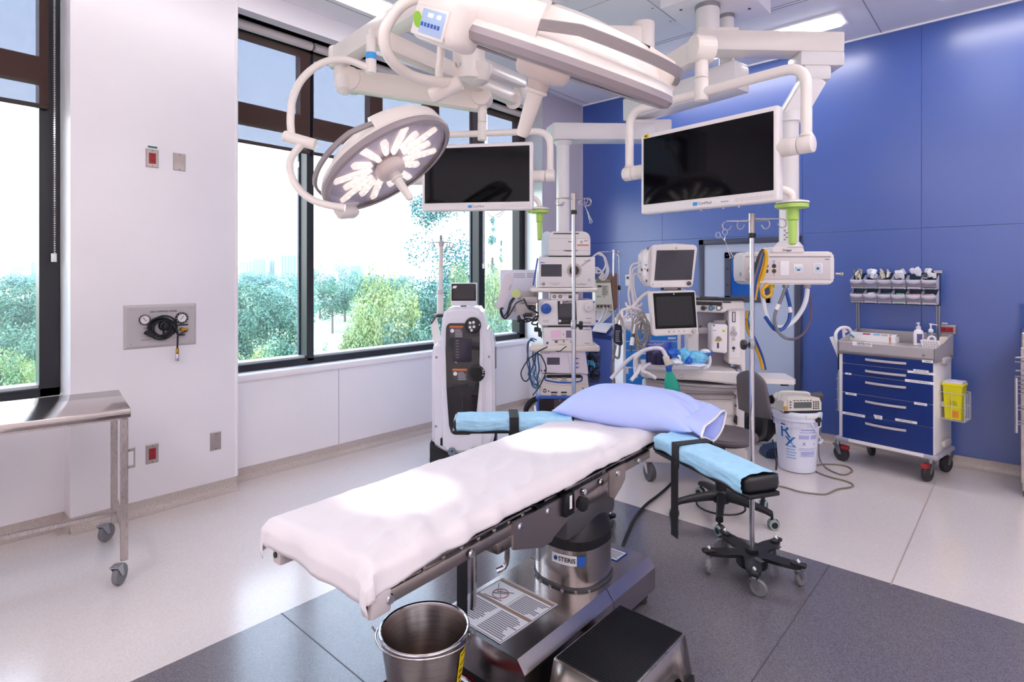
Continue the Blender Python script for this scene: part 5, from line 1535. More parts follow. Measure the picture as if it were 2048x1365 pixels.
# ------------------------------------------------------------------ plastic drug pail with a pump on its lid
t = Thing('drug_pail', 'tall translucent white pail with blue lettering, standing by the blue wall', 'bucket', (-1.315, 4.80, 0), YAW)
M_PAIL = mat('pail_plastic', 'DFE2F2', .4)
b = MB(); b.lathe([(0, .004), (.125, .004), (.132, .01), (.160, .41), (.160, .415)], n=48); t.part('body', b, M_PAIL)
b = MB(); b.lathe([(.162, .395), (.172, .40), (.174, .42), (.172, .424), (.176, .43), (.176, .455), (.170, .465), (.155, .468), (.152, .458), (0, .456)], n=56, cap0=False); t.part('lid', b, M_PAIL)
b = MB(); b.lathe([(.1625, .35), (.168, .352), (.168, .36), (.1625, .362)], n=48, cap0=False, cap1=False)
for k in range(20):
    a = 2 * PI * k / 20; b.box((.166 * math.cos(a), .166 * math.sin(a), .378), (.004, .004, .035), 0, 1, MX.Rotation(a, 3, 'Z'))
t.part('lid_rib', b, M_PAIL, stuff=True)
def on_pail(x_ang, z, r_add=.0012):
    r = .132 + (z - .01) / .4 * .028 + r_add; a = -PI / 2 + x_ang
    return V((r * math.cos(a), r * math.sin(a), z))
def wrap(o, a0, z0):
    for v in o.data.vertices:
        v.co = on_pail(a0 + v.co.x / .15, z0 + v.co.z, .0012 + .0)
wrap(lettering('R', .15, T3(0, 0, 0), M_CYAN, t.o, bold=.004), -1.02, .315)
wrap(lettering('x', .16, T3(0, 0, 0), M_CYAN, t.o, bold=.004), -.78, .255)
for i in range(5):
    b = MB(); P = []
    z = .20 - i * .022
    for k in range(6):
        P += [on_pail(-1.0 + k * .1 * (1 - .1 * (i % 2)), z), on_pail(-1.0 + k * .1 * (1 - .1 * (i % 2)), z + .009)]
    b.poly(P, [(2 * k, 2 * k + 2, 2 * k + 3, 2 * k + 1) for k in range(5)]); t.part('print_line', b, mat('pale_blue_print', '8AB4E4', .5))
for a0, a1, z, h in ((-.28, .5, .335, .008), (-.34, .55, .318, .006), (-.38, .1, .27, .03), (.2, .55, .27, .03), (-.36, .6, .195, .005), (-.28, .5, .145, .03), (-.3, .5, .135, .005), (-.38, .52, .185, .004)):
    b = MB(); P = []
    for k in range(9):
        q = a0 + (a1 - a0) * k / 8; P += [on_pail(q, z), on_pail(q, z + h)]
    b.poly(P, [(2 * k, 2 * k + 2, 2 * k + 3, 2 * k + 1) for k in range(8)]); t.part('pail_drawing', b, mat('lilac_print', 'A9AEDC', .5))
wrap(lettering('X', .035, T3(0, 0, 0), M_INK, t.o), -.13, .232); wrap(lettering('v', .03, T3(0, 0, 0), M_PRINTL, t.o), .42, .232)
b = MB(); b.tube([(.02, -.178, .40), (.06, -.168, .34), (.105, -.14, .28), (.14, -.1, .245)], .0055, 8, 3); t.part('bail_handle', b, M_PAIL)
b = MB(); b.cyl((.112, -.126, .238), (.15, -.082, .246), .01, n=10); t.part('handle_grip', b, M_PAIL)

t = Thing('infusion_pump', 'small infusion pump with a grey display lying on the lid of the white pail', 'pump', (-1.325, 4.79, .459), YAW + .08)
M_PUMP = mat('pump_ivory', 'DCD6CC', .4)
b = MB(); b.prism([(-.155, .01), (.15, .01), (.15, .075), (.132, .115), (-.11, .125), (-.15, .09)], -.10, .08, 'y'); t.part('housing', b, M_PUMP, ang=20)
b = MB(); b.bb((-.15, -.11, .0), (.15, .08, .018), .006); t.part('base', b, M_BLK)
b = MB(); b.tube([(-.15, -.02, .08), (-.142, -.02, .13), (-.11, -.02, .148), (.06, -.02, .14), (.105, -.02, .125), (.11, -.02, .1)], .010, 8, 3); t.part('handle', b, M_PUMP)
b = MB(); b.box((.0, -.103, .062), (.25, .008, .09), .003, 1, None); fp = t.part('front_plate', b, M_PUMP)
b = MB(); b.box((-.005, -.108, .062), (.14, .004, .045)); t.part('display', b, mat('lcd_grey', '59605C', .15), sub_of=fp)
b = MB()
for r in range(4):
    for c in range(3):
        b.box((.083 + c * .018, -.108, .036 + r * .016), (.011, .004, .01), .001, 1)
t.part('keypad', b, M_DBLUE if False else M_INK, sub_of=fp)
b = MB()
for c in range(6):
    b.box((-.07 + c * .026, -.108, .098), (.016, .003, .006))
for r in range(3):
    b.box((-.102, -.108, .045 + r * .02), (.012, .003, .01))
t.part('key', b, M_DGREY, sub_of=fp)
b = MB(); b.cyl((.11, -.02, .10), (.2, -.02, .11), .035, n=18, bev=.006); b.cyl((.13, -.05, .11), (.14, -.09, .11), .014, n=12); t.part('pole_clamp', b, M_DGREY)
b = MB(); b.box((-.137, -.095, .04), (.03, .03, .03), .006); t.part('side_label', b, mat('amber_label', 'C89A50', .5))
b = MB(); b.box((.03, -.168, -.012), (.10, .03, .03), .006); t.part('drug_clip', b, M_PAPER)
b = MB(); b.lathe([(.02, 0), (.024, .008), (.02, .02), (0, .022)], (.075, -.17, -.035), (0, -1, 0), 6); b.box((.075, -.185, -.06), (.014, .012, .04), .004); t.part('clamp_knob', b, M_BLK)
cb = MB(); cb.tube([at(1634, 812, 4.38), at(1640, 826, 4.4), at(1642, 850, 4.42), at(1637, 890, 4.45), atz(1640, 920, .012), atz(1655, 938, .008), atz(1685, 950, .008), atz(1703, 944, .008), atz(1700, 936, .008), atz(1680, 930, .008), atz(1645, 929, .008),
                    atz(1629, 933, .014), atz(1630, 942, .008), atz(1655, 953, .008), atz(1690, 962, .008), atz(1706, 970, .008), atz(1700, 975, .008), atz(1675, 979, .008), atz(1655, 988, .008), atz(1640, 989, .008), atz(1600, 984, .008), atz(1560, 973, .008), atz(1500, 968, .008)], .0055, 8, 5)
tag(cb.build('power_cord', mat('taupe_cord', '7E7266', .45)), 'grey brown power cord looping across the floor from the pump on the pail', 'cord')
cb = MB(); cb.tube([atz(1244, 1098, .012), atz(1250, 1080, .012), atz(1268, 1040, .012), atz(1290, 1012, .012), atz(1318, 990, .012), atz(1342, 968, .012), atz(1353, 945, .06), atz(1356, 925, .12), atz(1352, 905, .16)], .009, 8, 5)
tag(cb.build('power_cord', M_RUB), 'thick black cord running from the table base to the anaesthesia machine', 'cord')
# ------------------------------------------------------------------ helpers: devices laid out from their fronts
def slab(mb, poly, y0, y1, r, seg=3):
    """outline in x-z extruded from y0 to y1 with rounded edges"""
    m2 = MB(); m2.prism(poly, y0, y1, 'y'); b2 = m2.bm
    bmesh.ops.recalc_face_normals(b2, faces=b2.faces[:])
    if r:
        bmesh.ops.bevel(b2, geom=b2.edges[:], offset=r, segments=seg, affect='EDGES', clamp_overlap=True)
    mb._add(b2, MX()); return mb


def front(name, label, cat, u, v, d, dz=0.0, group=None, floor=False):
    """a Thing whose local x-z plane faces the camera at distance d, origin at pixel (u, v)"""
    p = at(u, v, d)
    if floor:
        p.z = 0
    return Thing(name, label, cat, p, YAW + dz, group)


def P2(t, u, v, y=0):
    q = t.px(u, v, y); return (q.x, q.z)


def rect(t, name, u0, v0, u1, v1, m, y=0.0, th=.004, r=0, sub_of=None, label=None, depth=None):
    """box whose front face covers the pixel rectangle on local plane y - th; reaches back to y (or depth)"""
    a = t.px(u0, v1, y - th); c = t.px(u1, v0, y - th)
    b = MB(); b.bb((a.x, y - th, a.z), (c.x, y if depth is None else y + depth, c.z), r, 2)
    return t.part(name, b, m, sub_of=sub_of, label=label)


def disc(t, name, u, v, rp, m, y=0.0, th=.006, sub_of=None, n=24, bev=0, r1=None):
    q = t.px(u, v, y); q2 = t.px(u + rp, v, y); r = abs(q2.x - q.x)
    b = MB(); b.cyl((q.x, y + .002, q.z), (q.x, y - th, q.z), r, r if r1 is None else r * r1, n=n, bev=bev); return t.part(name, b, m, sub_of=sub_of)


def pen(t, name, polys, m, y=0.0, th=.002, sub_of=None):
    b = MB()
    for P in polys:
        b.prism([P2(t, u, v, y) for u, v in P], y - th, y, 'y')
    return t.part(name, b, m, sub_of=sub_of)


def text(t, s, u, v, hp, m, y=0.0, align='CENTER', bold=0, sx=1, ital=0, name='lettering', sub=None):
    q = t.px(u, v, y); k = abs(t.px(u, v + 10, y).z - q.z) / 10
    return lettering(s, hp * k * 1.38, T3(q.x, y, q.z), m, t.o, align=align, bold=bold, sx=sx, ital=ital, name=name, sub=sub)


def lines(t, name, u0, v0, u1, v1, n, m, y=0.0, sub_of=None, fill=.5):
    a = t.px(u0, v1, y); c = t.px(u1, v0, y); b = MB(); printlines(b, a.x, c.x, a.z, c.z, n, y, fill); return t.part(name, b, m, sub_of=sub_of)


# ------------------------------------------------------------------ fluid waste rover
t = front('waste_rover', 'tall white and black fluid unit with a small screen before the window sill', 'medical device', 925, 900, 4.38, floor=True)
Q = lambda L, y=0: [P2(t, u, v, y) for u, v in L]
M_RW = mat('rover_white', 'E2E0EA', .3, coat=.2)
b = MB(); slab(b, Q([(863, 700), (868, 690), (880, 686), (884, 632), (890, 619), (902, 614), (952, 614), (964, 620), (969, 634), (974, 664), (984, 670), (989, 688), (990, 870), (984, 892), (960, 906), (947, 909), (904, 909), (884, 904), (864, 890)]), 0, .40, .022); t.part('body', b, M_RW)
b = MB(); slab(b, Q([(882, 890), (883, 660), (886, 636), (893, 622), (904, 618), (950, 618), (960, 624), (965, 640), (970, 700), (968, 890), (955, 903), (895, 903)]), -.028, .05, .016); t.part('front_shell', b, M_RW)
b = MB(); slab(b, Q([(860, 884), (874, 896), (892, 906), (905, 910), (950, 910), (980, 900), (992, 884), (992, 928), (985, 936), (870, 936), (860, 930)]), -.02, .44, .01); t.part('base', b, M_BLK)
b = MB(); slab(b, Q([(895, 650), (900, 646), (936, 646), (950, 648), (960, 655), (960, 700), (959, 770), (956, 800), (951, 850), (946, 864), (939, 868), (910, 868), (903, 864), (899, 850), (894, 780), (892, 700), (893, 655)]), -.036, -.02, .004, 2); wn_ = t.part('window', b, mat('smoked_window', '0A0A12', .08, coat=.5))
for u, v, r in ((946, 651, 16.5), (953, 747, 17)):
    disc(t, 'port', u, v, r, M_BLK, -.03, .022, bev=.004); disc(t, 'port_ring', u, v, r * .72, mat('black_gloss', '060608', .2), -.05, .006)
pt = disc(t, 'manifold', 944, 651, 7, M_DGREY, -.054, .004)
for du, dv in ((-4, -5), (3, -6), (-4, 4), (4, 3), (-1, 10)):
    disc(t, 'nozzle', 944 + du, 651 + dv, 2.7, M_PAPER, -.056, .006, sub_of=pt, n=12)
for u, v in ((959, 650), (969, 745), (969, 751), (966, 741)):
    disc(t, 'port_mark', min(u, 966), v, 1.3, M_PAPER, -.054, .003, n=8)
for (u0, v0, u1, v1) in ((899, 652, 926, 676), (905, 738, 934, 762)):
    s_ = rect(t, 'warning_label', u0, v0, u1, v1, mat('label_dark', '47434B', .5), -.036, .003); rect(t, 'label_head', u0, v0, u1, v0 + 4, M_ORANGE, -.039, .001, sub_of=s_)
    disc(t, 'label_symbol', u0 + 5.5, v0 + 10, 4, M_PAPER, -.039, .001, sub_of=s_, n=16); lines(t, 'label_print', u0 + 11, v0 + 6, u1 - 1, v1 - 1, 7, mat('label_light_print', 'A9A4AC', .5), -.0402, s_)
b = MB(); q0 = t.px(925, 724, -.03); q1 = t.px(925, 678, -.03); b.lathe([(.07, 0), (.078, .01), (.078, q1.z - q0.z)], q0, (0, 0, 1), 28, sc=(1, .18)); t.part('canister', b, mat('canister', '322C3C', .12))
b = MB()
for k in range(7):
    q = t.px(915, 682 + k * 5.6, -.047); b.box((q.x, -.047, q.z), (.022, .002, .006))
t.part('canister_scale', b, M_GINK)
b = MB()
for k in range(9):
    q = t.px(925, 785 + k * 4.4, -.038); b.box((q.x, -.038, q.z), (.006, .002, .004))
t.part('lower_scale', b, mat('dim_print', '5A565E', .5))
text(t, '4L', 912, 725, 3.6, M_PAPER, -.0375); text(t, '20L', 916, 861, 4.2, M_PAPER, -.0375); text(t, 'NEPTUNE', 926, 774, 7.5, mat('dim_lettering', '32303A', .3), -.0375, sx=1.05)
for u in (904, 947):
    disc(t, 'bumper_wheel', u, 903, 8, mat('slate_grey', '6E7D8C', .4), -.03, .03, bev=.004); disc(t, 'bumper_cap', u, 903, 2, M_BLK, -.06, .002, n=10)
b = MB(); slab(b, Q([(880.5, 876), (885.5, 876), (885.5, 893), (880.5, 893)], -.03), -.032, -.02, .006); t.part('grip_slot', b, M_BLK)
for u, v in ((873, 715), (872, 853), (978, 714)):
    disc(t, 'screw_cover', u, v, 2.4, M_GREY, .003, .008, n=12)
for u0, v0, u1, v1 in ((989, 694, 993, 738),):
    rect(t, 'side_handle', u0, v0, u1, v1, M_GREY, .1, .02, .004)
# its small screen
rect(t, 'screen_housing', 901.5, 566, 953.5, 612, M_RW, .03, .03, .008, depth=.02); sc_ = rect(t, 'screen_bezel', 903, 568, 952, 602, M_BLK, 0, .002, .004); rect(t, 'screen', 906, 571, 949, 599, mat('brown_screen', '2C2729', .1), -.002, .001, sub_of=sc_)
rect(t, 'screen_neck', 921, 604, 933, 620, M_BLK, .05, .015); pen(t, 'screen_sticker', [[(904, 577), (907, 572), (914, 572), (912, 577)]], M_PAPER, -.0035, .001)
# infusion rod on its back left corner
a = t.px(880, 632, .2); c = t.px(882.5, 486, .2); d_ = .0125
b = MB(); b.cyl(a, a.lerp(c, .3), .026, n=16); t.part('rod_lower', b, M_OFF); b = MB(); b.cyl(a.lerp(c, .3), c, .0175, n=16); t.part('rod', b, M_OFF)
b = MB(); b.cyl(a.lerp(c, .29), a.lerp(c, .36), .028, n=16, bev=.004); t.part('rod_collar', b, M_LGREY)
b = MB(); b.cyl(a - V((0, 0, .01)), a + V((0, 0, .015)), .05, n=16, bev=.004); t.part('rod_base', b, M_BLK)
b = MB(); b.cyl(c - V((0, 0, .03)), c + V((0, 0, .012)), .022, n=14, bev=.003); t.part('rod_head', b, M_LGREY)
for s_ in (-1, 1):
    for k_, ln in ((0, .095), (.03, .07)):
        b = MB(); b.tube([c, c + V((s_ * ln * .8, -k_, .004)), c + V((s_ * ln, -k_, -.008)), c + V((s_ * (ln + .003), -k_, -.028)), c + V((s_ * ln * .85, -k_, -.042)), c + V((s_ * ln * .66, -k_, -.03)), c + V((s_ * ln * .7, -k_, -.016))], .0035, 6, 3); t.part('rod_hook', b, M_LGREY)
b = MB(); w = .026
p0, p1, p2, p3 = t.px(872, 630, .02), t.px(861, 647, .02), t.px(868, 693, .0), t.px(882, 679, .0)
b.poly([p0, p1, p2, p3, p0 + V((0, .012, 0)), p1 + V((0, .012, 0)), p2 + V((0, .012, 0)), p3 + V((0, .012, 0))], [(0, 1, 2, 3), (7, 6, 5, 4), (0, 4, 5, 1), (1, 5, 6, 2), (2, 6, 7, 3), (3, 7, 4, 0)])
t.part('cable_card', b, M_PAPER)
b = MB(); b.bar(t.px(874, 631, .01), t.px(862, 648, .01), .008, .012); t.part('card_clip', b, M_DGREY)
for u in (868, 984):
    q = t.px(u, 930, .06); caster(t, q.x, .04, .04, .03, 2.2, .09); caster(t, q.x, .38, .04, .03, 1.2, .09)

# ------------------------------------------------------------------ equipment tower: shelves belong to the boom, devices stand on them
D = 4.42
S = D / F
def shelf(u0, v0, u1, v1, nm='shelf'):
    tt = boom2; a = at(u0, v1, D - .02); c = at(u1, v0, D - .02); mid = (a + c) / 2; wd = (c - a).dot(RT); hh = c.z - a.z
    b = MB(MX.Translation(mid) @ RZ(YAW)); b.box((0, .22, 0), (wd, .44, hh), min(hh * .4, .012), 3); tt.part(nm, b, mat('shelf_cream', 'E4DCD4', .35), True)
shelf(1062, 576, 1196, 585); shelf(1059, 692, 1200, 704); shelf(1072, 836, 1186, 846)
for u in (1112, 1140):
    a = at(u, 480, 4.72); c = at(u, 850, 4.72); b = MB(); b.bar(a, c, .05, .03, up=FW); boom2.part('shelf_rail', b, M_LGREY, True)


def device(name, label, u0, v0, u1, v1, d, depth, m, r=.008, cat='medical device'):
    tt = front(name, label, cat, (u0 + u1) / 2, v1, d); rect(tt, 'housing', u0, v0, u1, v1, m, 0, 0, r, depth=depth); return tt


M_DEV = mat('device_white', 'E3DDDD', .35)
# printer
t = front('printer', 'white printer with a rounded top on top of the equipment tower', 'printer', 1140, 511, D); L = [(1097, 511.5), (1097, 474), (1099, 467), (1104, 463), (1168, 463), (1177, 467), (1181, 475), (1181, 511.5)]
b = MB(); slab(b, [P2(t, u, v) for u, v in L], 0, .36, .006, 2); t.part('housing', b, M_DEV)
b = MB(); slab(b, [P2(t, u, v, .05) for u, v in ((1083, 511.5), (1083, 474), (1086, 466), (1092, 463), (1100, 463), (1100, 511.5))], .05, .34, .006, 2); t.part('side_cover', b, mat('clear_side', 'CFE0EA', .2))
rect(t, 'paper_slot', 1107, 466.5, 1158, 468.5, M_BLK, 0, .003); rect(t, 'front_seam', 1098, 476.8, 1180.5, 477.5, M_LGREY, 0, .001)
pen(t, 'tray_handle', [[(1124, 501), (1158, 501), (1150, 503), (1132, 503)]], M_BLK, 0, .003); rect(t, 'tray_seam', 1098, 501.3, 1180.5, 501.9, M_LGREY, 0, .001)
text(t, 'SONY', 1140, 484, 2.2, M_INK, -.001, bold=.03)
s_ = rect(t, 'sticker', 1154.5, 478.5, 1177.5, 492, M_PAPER, 0, .001); rect(t, 'sticker_band', 1154.5, 489.2, 1177.5, 492, M_ORANGE, -.001, .001, sub_of=s_); disc(t, 'sticker_ring', 1163, 484.5, 3.2, M_LGREY, -.001, .0008, sub_of=s_); lines(t, 'sticker_print', 1168, 480, 1177, 484, 2, M_GINK, -.0022, s_)
# camera console
t = device('camera_console', 'white console with a grey screen and a round black socket, under the printer', 1077, 514, 1190.5, 575, D, .40, M_DEV)
rect(t, 'top_gap', 1097, 512, 1180, 514.2, M_BLK, .03, .001, depth=.25)
rect(t, 'screen', 1082, 529, 1123.5, 553.5, M_SCR2, 0, .0015)
text(t, 'IM8000', 1085, 525.5, 2.3, M_DBLUE, -.001, bold=.03)
r_ = disc(t, 'light_socket', 1148.5, 541.5, 15, M_LGREY, 0, .006); disc(t, 'socket_plate', 1148.5, 541.5, 12.5, mat('tan_plate', 'B4A294', .4), -.006, .002, sub_of=r_)
pen(t, 'socket_jaw', [[(1148.5 + 9.6 * math.cos(a), 541.5 + 9.6 * math.sin(a) * (1 + .0 * a)) for a in [k * PI / 9 for k in range(18)]]], M_BLK, -.008, .003, sub_of=r_)
pen(t, 'moulding', [[(1161, 531), (1180, 518), (1182, 520), (1163, 534)]], M_LGREY, 0, .002); lines(t, 'console_print', 1168, 521, 1181, 523, 1, M_GINK, -.003)
disc(t, 'power_button', 1178.5, 560.5, 3.2, M_LGREY, 0, .003); disc(t, 'usb_cover', 1087, 568.5, 3.4, M_GREY, 0, .003); disc(t, 'usb_mark', 1081, 568.5, 1, M_INK, 0, .001, n=8)
text(t, '24/7 Technical Hotline', 1110, 566.8, 1.8, M_GINK, -.001); text(t, '877-000-0000', 1110, 570, 1.7, M_GINK, -.001); text(t, 'ConMed', 1160.5, 569, 4.6, M_GINK, -.001, sx=1.02)
# blue strap at its left
b = MB(); b.bar(at(1075.5, 517, D - .02), at(1066.5, 571, D - .03), .012, .003, up=FW); tag(b.build('lanyard', M_DBLUE), 'narrow blue strap hanging beside the camera console', 'strap')
# light source
t = device('light_source', 'small white box with two round sockets under the upper shelf', 1102, 587, 1157, 600.5, D + .02, .3, M_DEV, .003)
for u in (1108.5, 1120.5):
    q = disc(t, 'socket', u, 593.5, 3.4, M_DGREY, 0, .004); disc(t, 'socket_core', u, 593.5, 1.8, M_LGREY, -.004, .001, sub_of=q, n=12)
rect(t, 'switch', 1137, 591, 1150, 597, M_DGREY, 0, .003, .001); text(t, 'HD CAMERA', 1128, 590.5, 1.3, M_GINK, -.001); rect(t, 'foot_gap', 1102, 585.4, 1157, 587, M_BLK, .02, .001)
# pump console
t = front('pump_console', 'white fluid pump with a big blue knob and a black screen', 'medical device', 1135, 651.5, D - .01)
b = MB(); slab(b, [P2(t, u, v) for u, v in ((1078, 604), (1081, 602), (1112, 601), (1160, 601), (1188, 600), (1191, 603), (1192, 649), (1189, 651.5), (1083, 651.5), (1078, 649))], 0, .34, .006, 2); t.part('housing', b, M_DEV)
pen(t, 'screen_panel', [[(1115, 602.5), (1152, 602), (1153.5, 649), (1116.5, 649.3)]], M_BLK, 0, .003); rect(t, 'screen', 1118, 609.5, 1150, 634.5, M_SCR2, -.003, .001)
text(t, 'ConMed', 1137.5, 605.5, 4.2, M_PAPER, -.0042, sx=1.05); rect(t, 'logo', 1120.5, 603, 1125, 608, M_PAPER, -.003, .001)
q = disc(t, 'pump_head', 1092, 617.5, 10.3, M_DBLUE, 0, .035, bev=.006, n=32); disc(t, 'pump_head_cap', 1094, 618, 2, mat('deep_blue', '0C3474', .4), -.035, .004, sub_of=q, n=10)
q = disc(t, 'pump_head', 1177, 614.5, 9, mat('pearl_knob', 'D9D5D9', .2), 0, .035, bev=.006, n=32); disc(t, 'pump_head_cap', 1177, 615, 2, M_LGREY, -.035, .004, sub_of=q, n=10)
for u, v in ((1119.8, 642.3), (1148.5, 641.8)):
    disc(t, 'key', u, v, 2.7, M_PAPER, -.003, .002, n=16)
text(t, 'Connection', 1131, 642.5, 1.9, mat('amber_print', '8E6A40', .5), -.0042)
for u0, u1 in ((1087, 1091), (1093, 1097)):
    b = MB(); a = t.px(u0, 645, -.002); c = t.px(u1, 641, -.002); b.tube([(a.x, -.002, a.z), (c.x, -.002, a.z), (c.x, -.002, c.z), (a.x, -.002, c.z)], .0012, 4, closed=True); t.part('icon', b, M_GINK)
disc(t, 'blue_led', 1187.5, 604.8, 1.8, M_DBLUE, 0, .002, n=12); lines(t, 'model_print', 1172, 636, 1183, 638, 1, M_GINK, -.001); rect(t, 'door_catch', 1160, 644, 1182, 648, M_LGREY, 0, .003, .001)
pen(t, 'corner_arc', [[(1079, 604), (1091, 602), (1087, 605), (1081, 612), (1079, 620)]], M_LGREY, 0, .001)
# radio frequency generator with pink screen
t = front('generator', 'white generator with a pink lit screen, below the pump with the blue knob', 'medical device', 1135, 692, D)
b = MB(); slab(b, [P2(t, u, v) for u, v in ((1086, 655.5), (1183, 655), (1186.5, 692), (1087, 692))], 0, .34, .005, 2); t.part('housing', b, M_DEV)
rect(t, 'top_gap', 1096, 652, 1176, 654.5, M_BLK, .02, .001, depth=.2)
rect(t, 'screen', 1102, 661.5, 1122, 676, mat('pink_screen', 'C9A0BA', .2, emis=.35), 0, .0015); rect(t, 'screen', 1132, 661.5, 1152, 676, mat('mauve_screen', '7C6880', .2), 0, .0015)
for u, v, r, m in ((1127, 669, 2.2, M_LGREY), (1094.5, 686.5, 2.5, M_DBLUE), (1112.5, 683.5, 4.2, M_LGREY), (1127.5, 683, 2.2, M_BRASS), (1143, 683.5, 4, M_LGREY)):
    disc(t, 'button', u, v, r, m, 0, .004, n=18)
disc(t, 'socket_core', 1112.5, 683.5, 2.2, M_AMBER, -.004, .001, n=12)
text(t, 'ConMed', 1173, 659.5, 3.2, M_DBLUE, -.001); lines(t, 'model_print', 1169, 686, 1180, 688, 1, M_GINK, -.001); lines(t, 'panel_print', 1104, 679, 1140, 681, 1, M_GINK, -.001); lines(t, 'panel_print', 1117, 688.5, 1136, 690, 1, M_GINK, -.001)
# white unit below the shelf
t = front('electrosurgical_unit', 'white unit with a small grey screen and blue plugs, hung under the lower shelf', 'medical device', 1128, 747, D + .01)
b = MB(); slab(b, [P2(t, u, v) for u, v in ((1081, 703.5), (1171, 703.5), (1177, 749), (1080, 746))], 0, .34, .004, 2); t.part('housing', b, mat('lilac_white', 'DCD4E0', .35))
rect(t, 'screen', 1094, 715.5, 1119.5, 730, mat('slate_screen', '4F4A5C', .15), 0, .0015); text(t, 'Force FX', 1094.5, 707, 1.9, mat('violet_print', '5A56A8', .5), -.001, bold=.02)
for u, r in ((1082.7, 1.5), (1089.5, 1.9)):
    disc(t, 'socket', u, 741.5, r, M_BLK, 0, .003, n=12)
b = MB(); b.bar(t.px(1135, 704, -.001), t.px(1141, 748, -.001), .003, .001, up=(0, 1, 0)); t.part('panel_line', b, M_LGREY)
for v, m in ((717, M_BLK), (726.5, M_DBLUE), (735, M_DBLUE)):
    pen(t, 'plug', [[(1147, v - 2), (1152, v - 1.4), (1153, v - .5), (1158, v - .3), (1158, v + .4), (1153, v + .8), (1151, v + 1.8), (1147, v + 2)]], m, 0, .012)
# unit with blue outline
t = front('electrosurgical_unit', 'white unit with a bright blue outline round its sockets, third box from the floor', 'medical device', 1128, 796, D)
b = MB(); slab(b, [P2(t, u, v) for u, v in ((1082, 749), (1175, 750), (1178, 775), (1177, 797), (1078, 793), (1080, 775))], 0, .34, .008, 2); t.part('housing', b, mat('warm_white', 'D8D0CC', .35))
P = [P2(t, u, v, -.002) for u, v in ((1091, 752), (1090, 757), (1092, 761), (1110, 764.5), (1130, 766), (1150, 765), (1162, 762.5), (1164, 758), (1163.5, 752))]
b = MB(); b.tube([(x, -.002, z) for x, z in P], .006, 6, 3); t.part('blue_outline', b, M_DBLUE)
rect(t, 'dark_bay', 1093, 750, 1162, 756.5, M_BLK, -.001, .002)
for u in (1106, 1111.5, 1126, 1131, 1149):
    disc(t, 'knob', u, 757, 2.2, M_GREY, -.002, .006, n=12)
text(t, 'SYSTEM 2450', 1127, 762.5, 1.8, M_INK, -.002, bold=.02)
b = MB(); b.tube([(x, -.001, z) for x, z in [P2(t, u, v) for u, v in ((1091, 766), (1110, 770), (1135, 771.5), (1160, 769), (1172, 768.5))]], .0022, 4, 3); t.part('panel_line', b, M_LGREY)
disc(t, 'mains_switch', 1089.5, 782, 4, M_DGREY, 0, .003); rect(t, 'switch_bar', 1087, 781.5, 1092, 783, M_PAPER, -.003, .001)
for u0, u1 in ((1102, 1114.5), (1122, 1133.5)):
    rect(t, 'socket', u0, 784, u1, 787, M_BLK, 0, .002); lines(t, 'socket_mark', u0, 789, u1, 792, 1, M_DGREY, -.001)
disc(t, 'socket', 1097.5, 783, 1.6, M_BLK, 0, .002, n=10); disc(t, 'knob', 1166, 777, 2, M_GREY, 0, .004, n=12)
# lowest unit with blue frame
t = front('blue_console', 'dark fronted console in a bright blue frame, lowest on the tower', 'medical device', 1126, 836, D - .02)
rect(t, 'housing', 1075, 793, 1182, 836, M_DBLUE, 0, 0, .006, depth=.36); rect(t, 'front_panel', 1078.5, 798, 1179, 836, mat('brown_black', '2A2024', .2), 0, .004); rect(t, 'screen', 1108, 799.5, 1150, 834, mat('dim_screen', '4A3F46', .15), -.004, .001)
text(t, 'C', 1120, 801.5, 4, mat('lilac_print', 'A9AEDC', .5), -.0055); text(t, 'stryker', 1083, 800, 1.2, M_GINK, -.0045)
# flat monitor seen from behind, on an arm left of the tower
t = front('flat_monitor', 'white flat monitor seen from behind, left of the tower in front of the end window', 'monitor', 1040, 600, 4.75)
rect(t, 'back_panel', 1000, 540, 1072, 640, mat('lavender_white', 'DCD8E4', .4), .0, .02, .006)
for k in range(3):
    rect(t, 'vent_slot', 1027, 547.5 + k * 3.5, 1050, 548.7 + k * 3.5, M_GREY, -.02, .001); rect(t, 'vent_slot', 1054, 547 + k * 3.5, 1072, 548.2 + k * 3.5, M_GREY, -.02, .001)
a = front('touch_screen', 'narrow white screen turned edge on, left of the tower over the cables', 'monitor', 1008, 600, 4.5)
b = MB(); slab(b, [P2(a, u, v) for u, v in ((1010, 549), (1016, 547), (1026, 551), (1029, 556), (1027, 566), (1006, 617), (1003, 621), (992, 617), (991, 613))], 0, .10, .006, 2); a.part('housing', b, mat('pinkish_white', 'D9CFD6', .4))
for k in range(5):
    b = MB(); q = a.px(1022 - k * .9, 571 + k * 2.2, -.001); b.box((q.x, -.001, q.z), (.02, .002, .003)); a.part('vent_slot', b, M_GREY)
b = MB(); b.cyl(at(1036, 588, 4.5), at(1036, 588, 4.62), .036, n=20, bev=.004); b.bar(at(1036, 590, 4.55), at(1075, 592, 4.6), .06, .07, r=.01); b.box(at(1058, 600, 4.55), (.14, .09, .06), .02, 2, MX.Rotation(YAW, 3, 'Z')); b.bar(at(1020, 618, 4.6), at(1064, 618, 4.6), .10, .05, r=.01); b.box(at(1052, 620, 4.55), (.16, .1, .11), .02, 2, MX.Rotation(YAW, 3, 'Z')); boom2.part('screen_arm', b, M_LGREY, True)
b = MB(); b.cyl(at(1032, 588, 4.49), at(1032, 588, 4.53), .036, n=20); boom2.part('arm_ring', b, mat('pale_lime', 'C4D08A', .4), True)
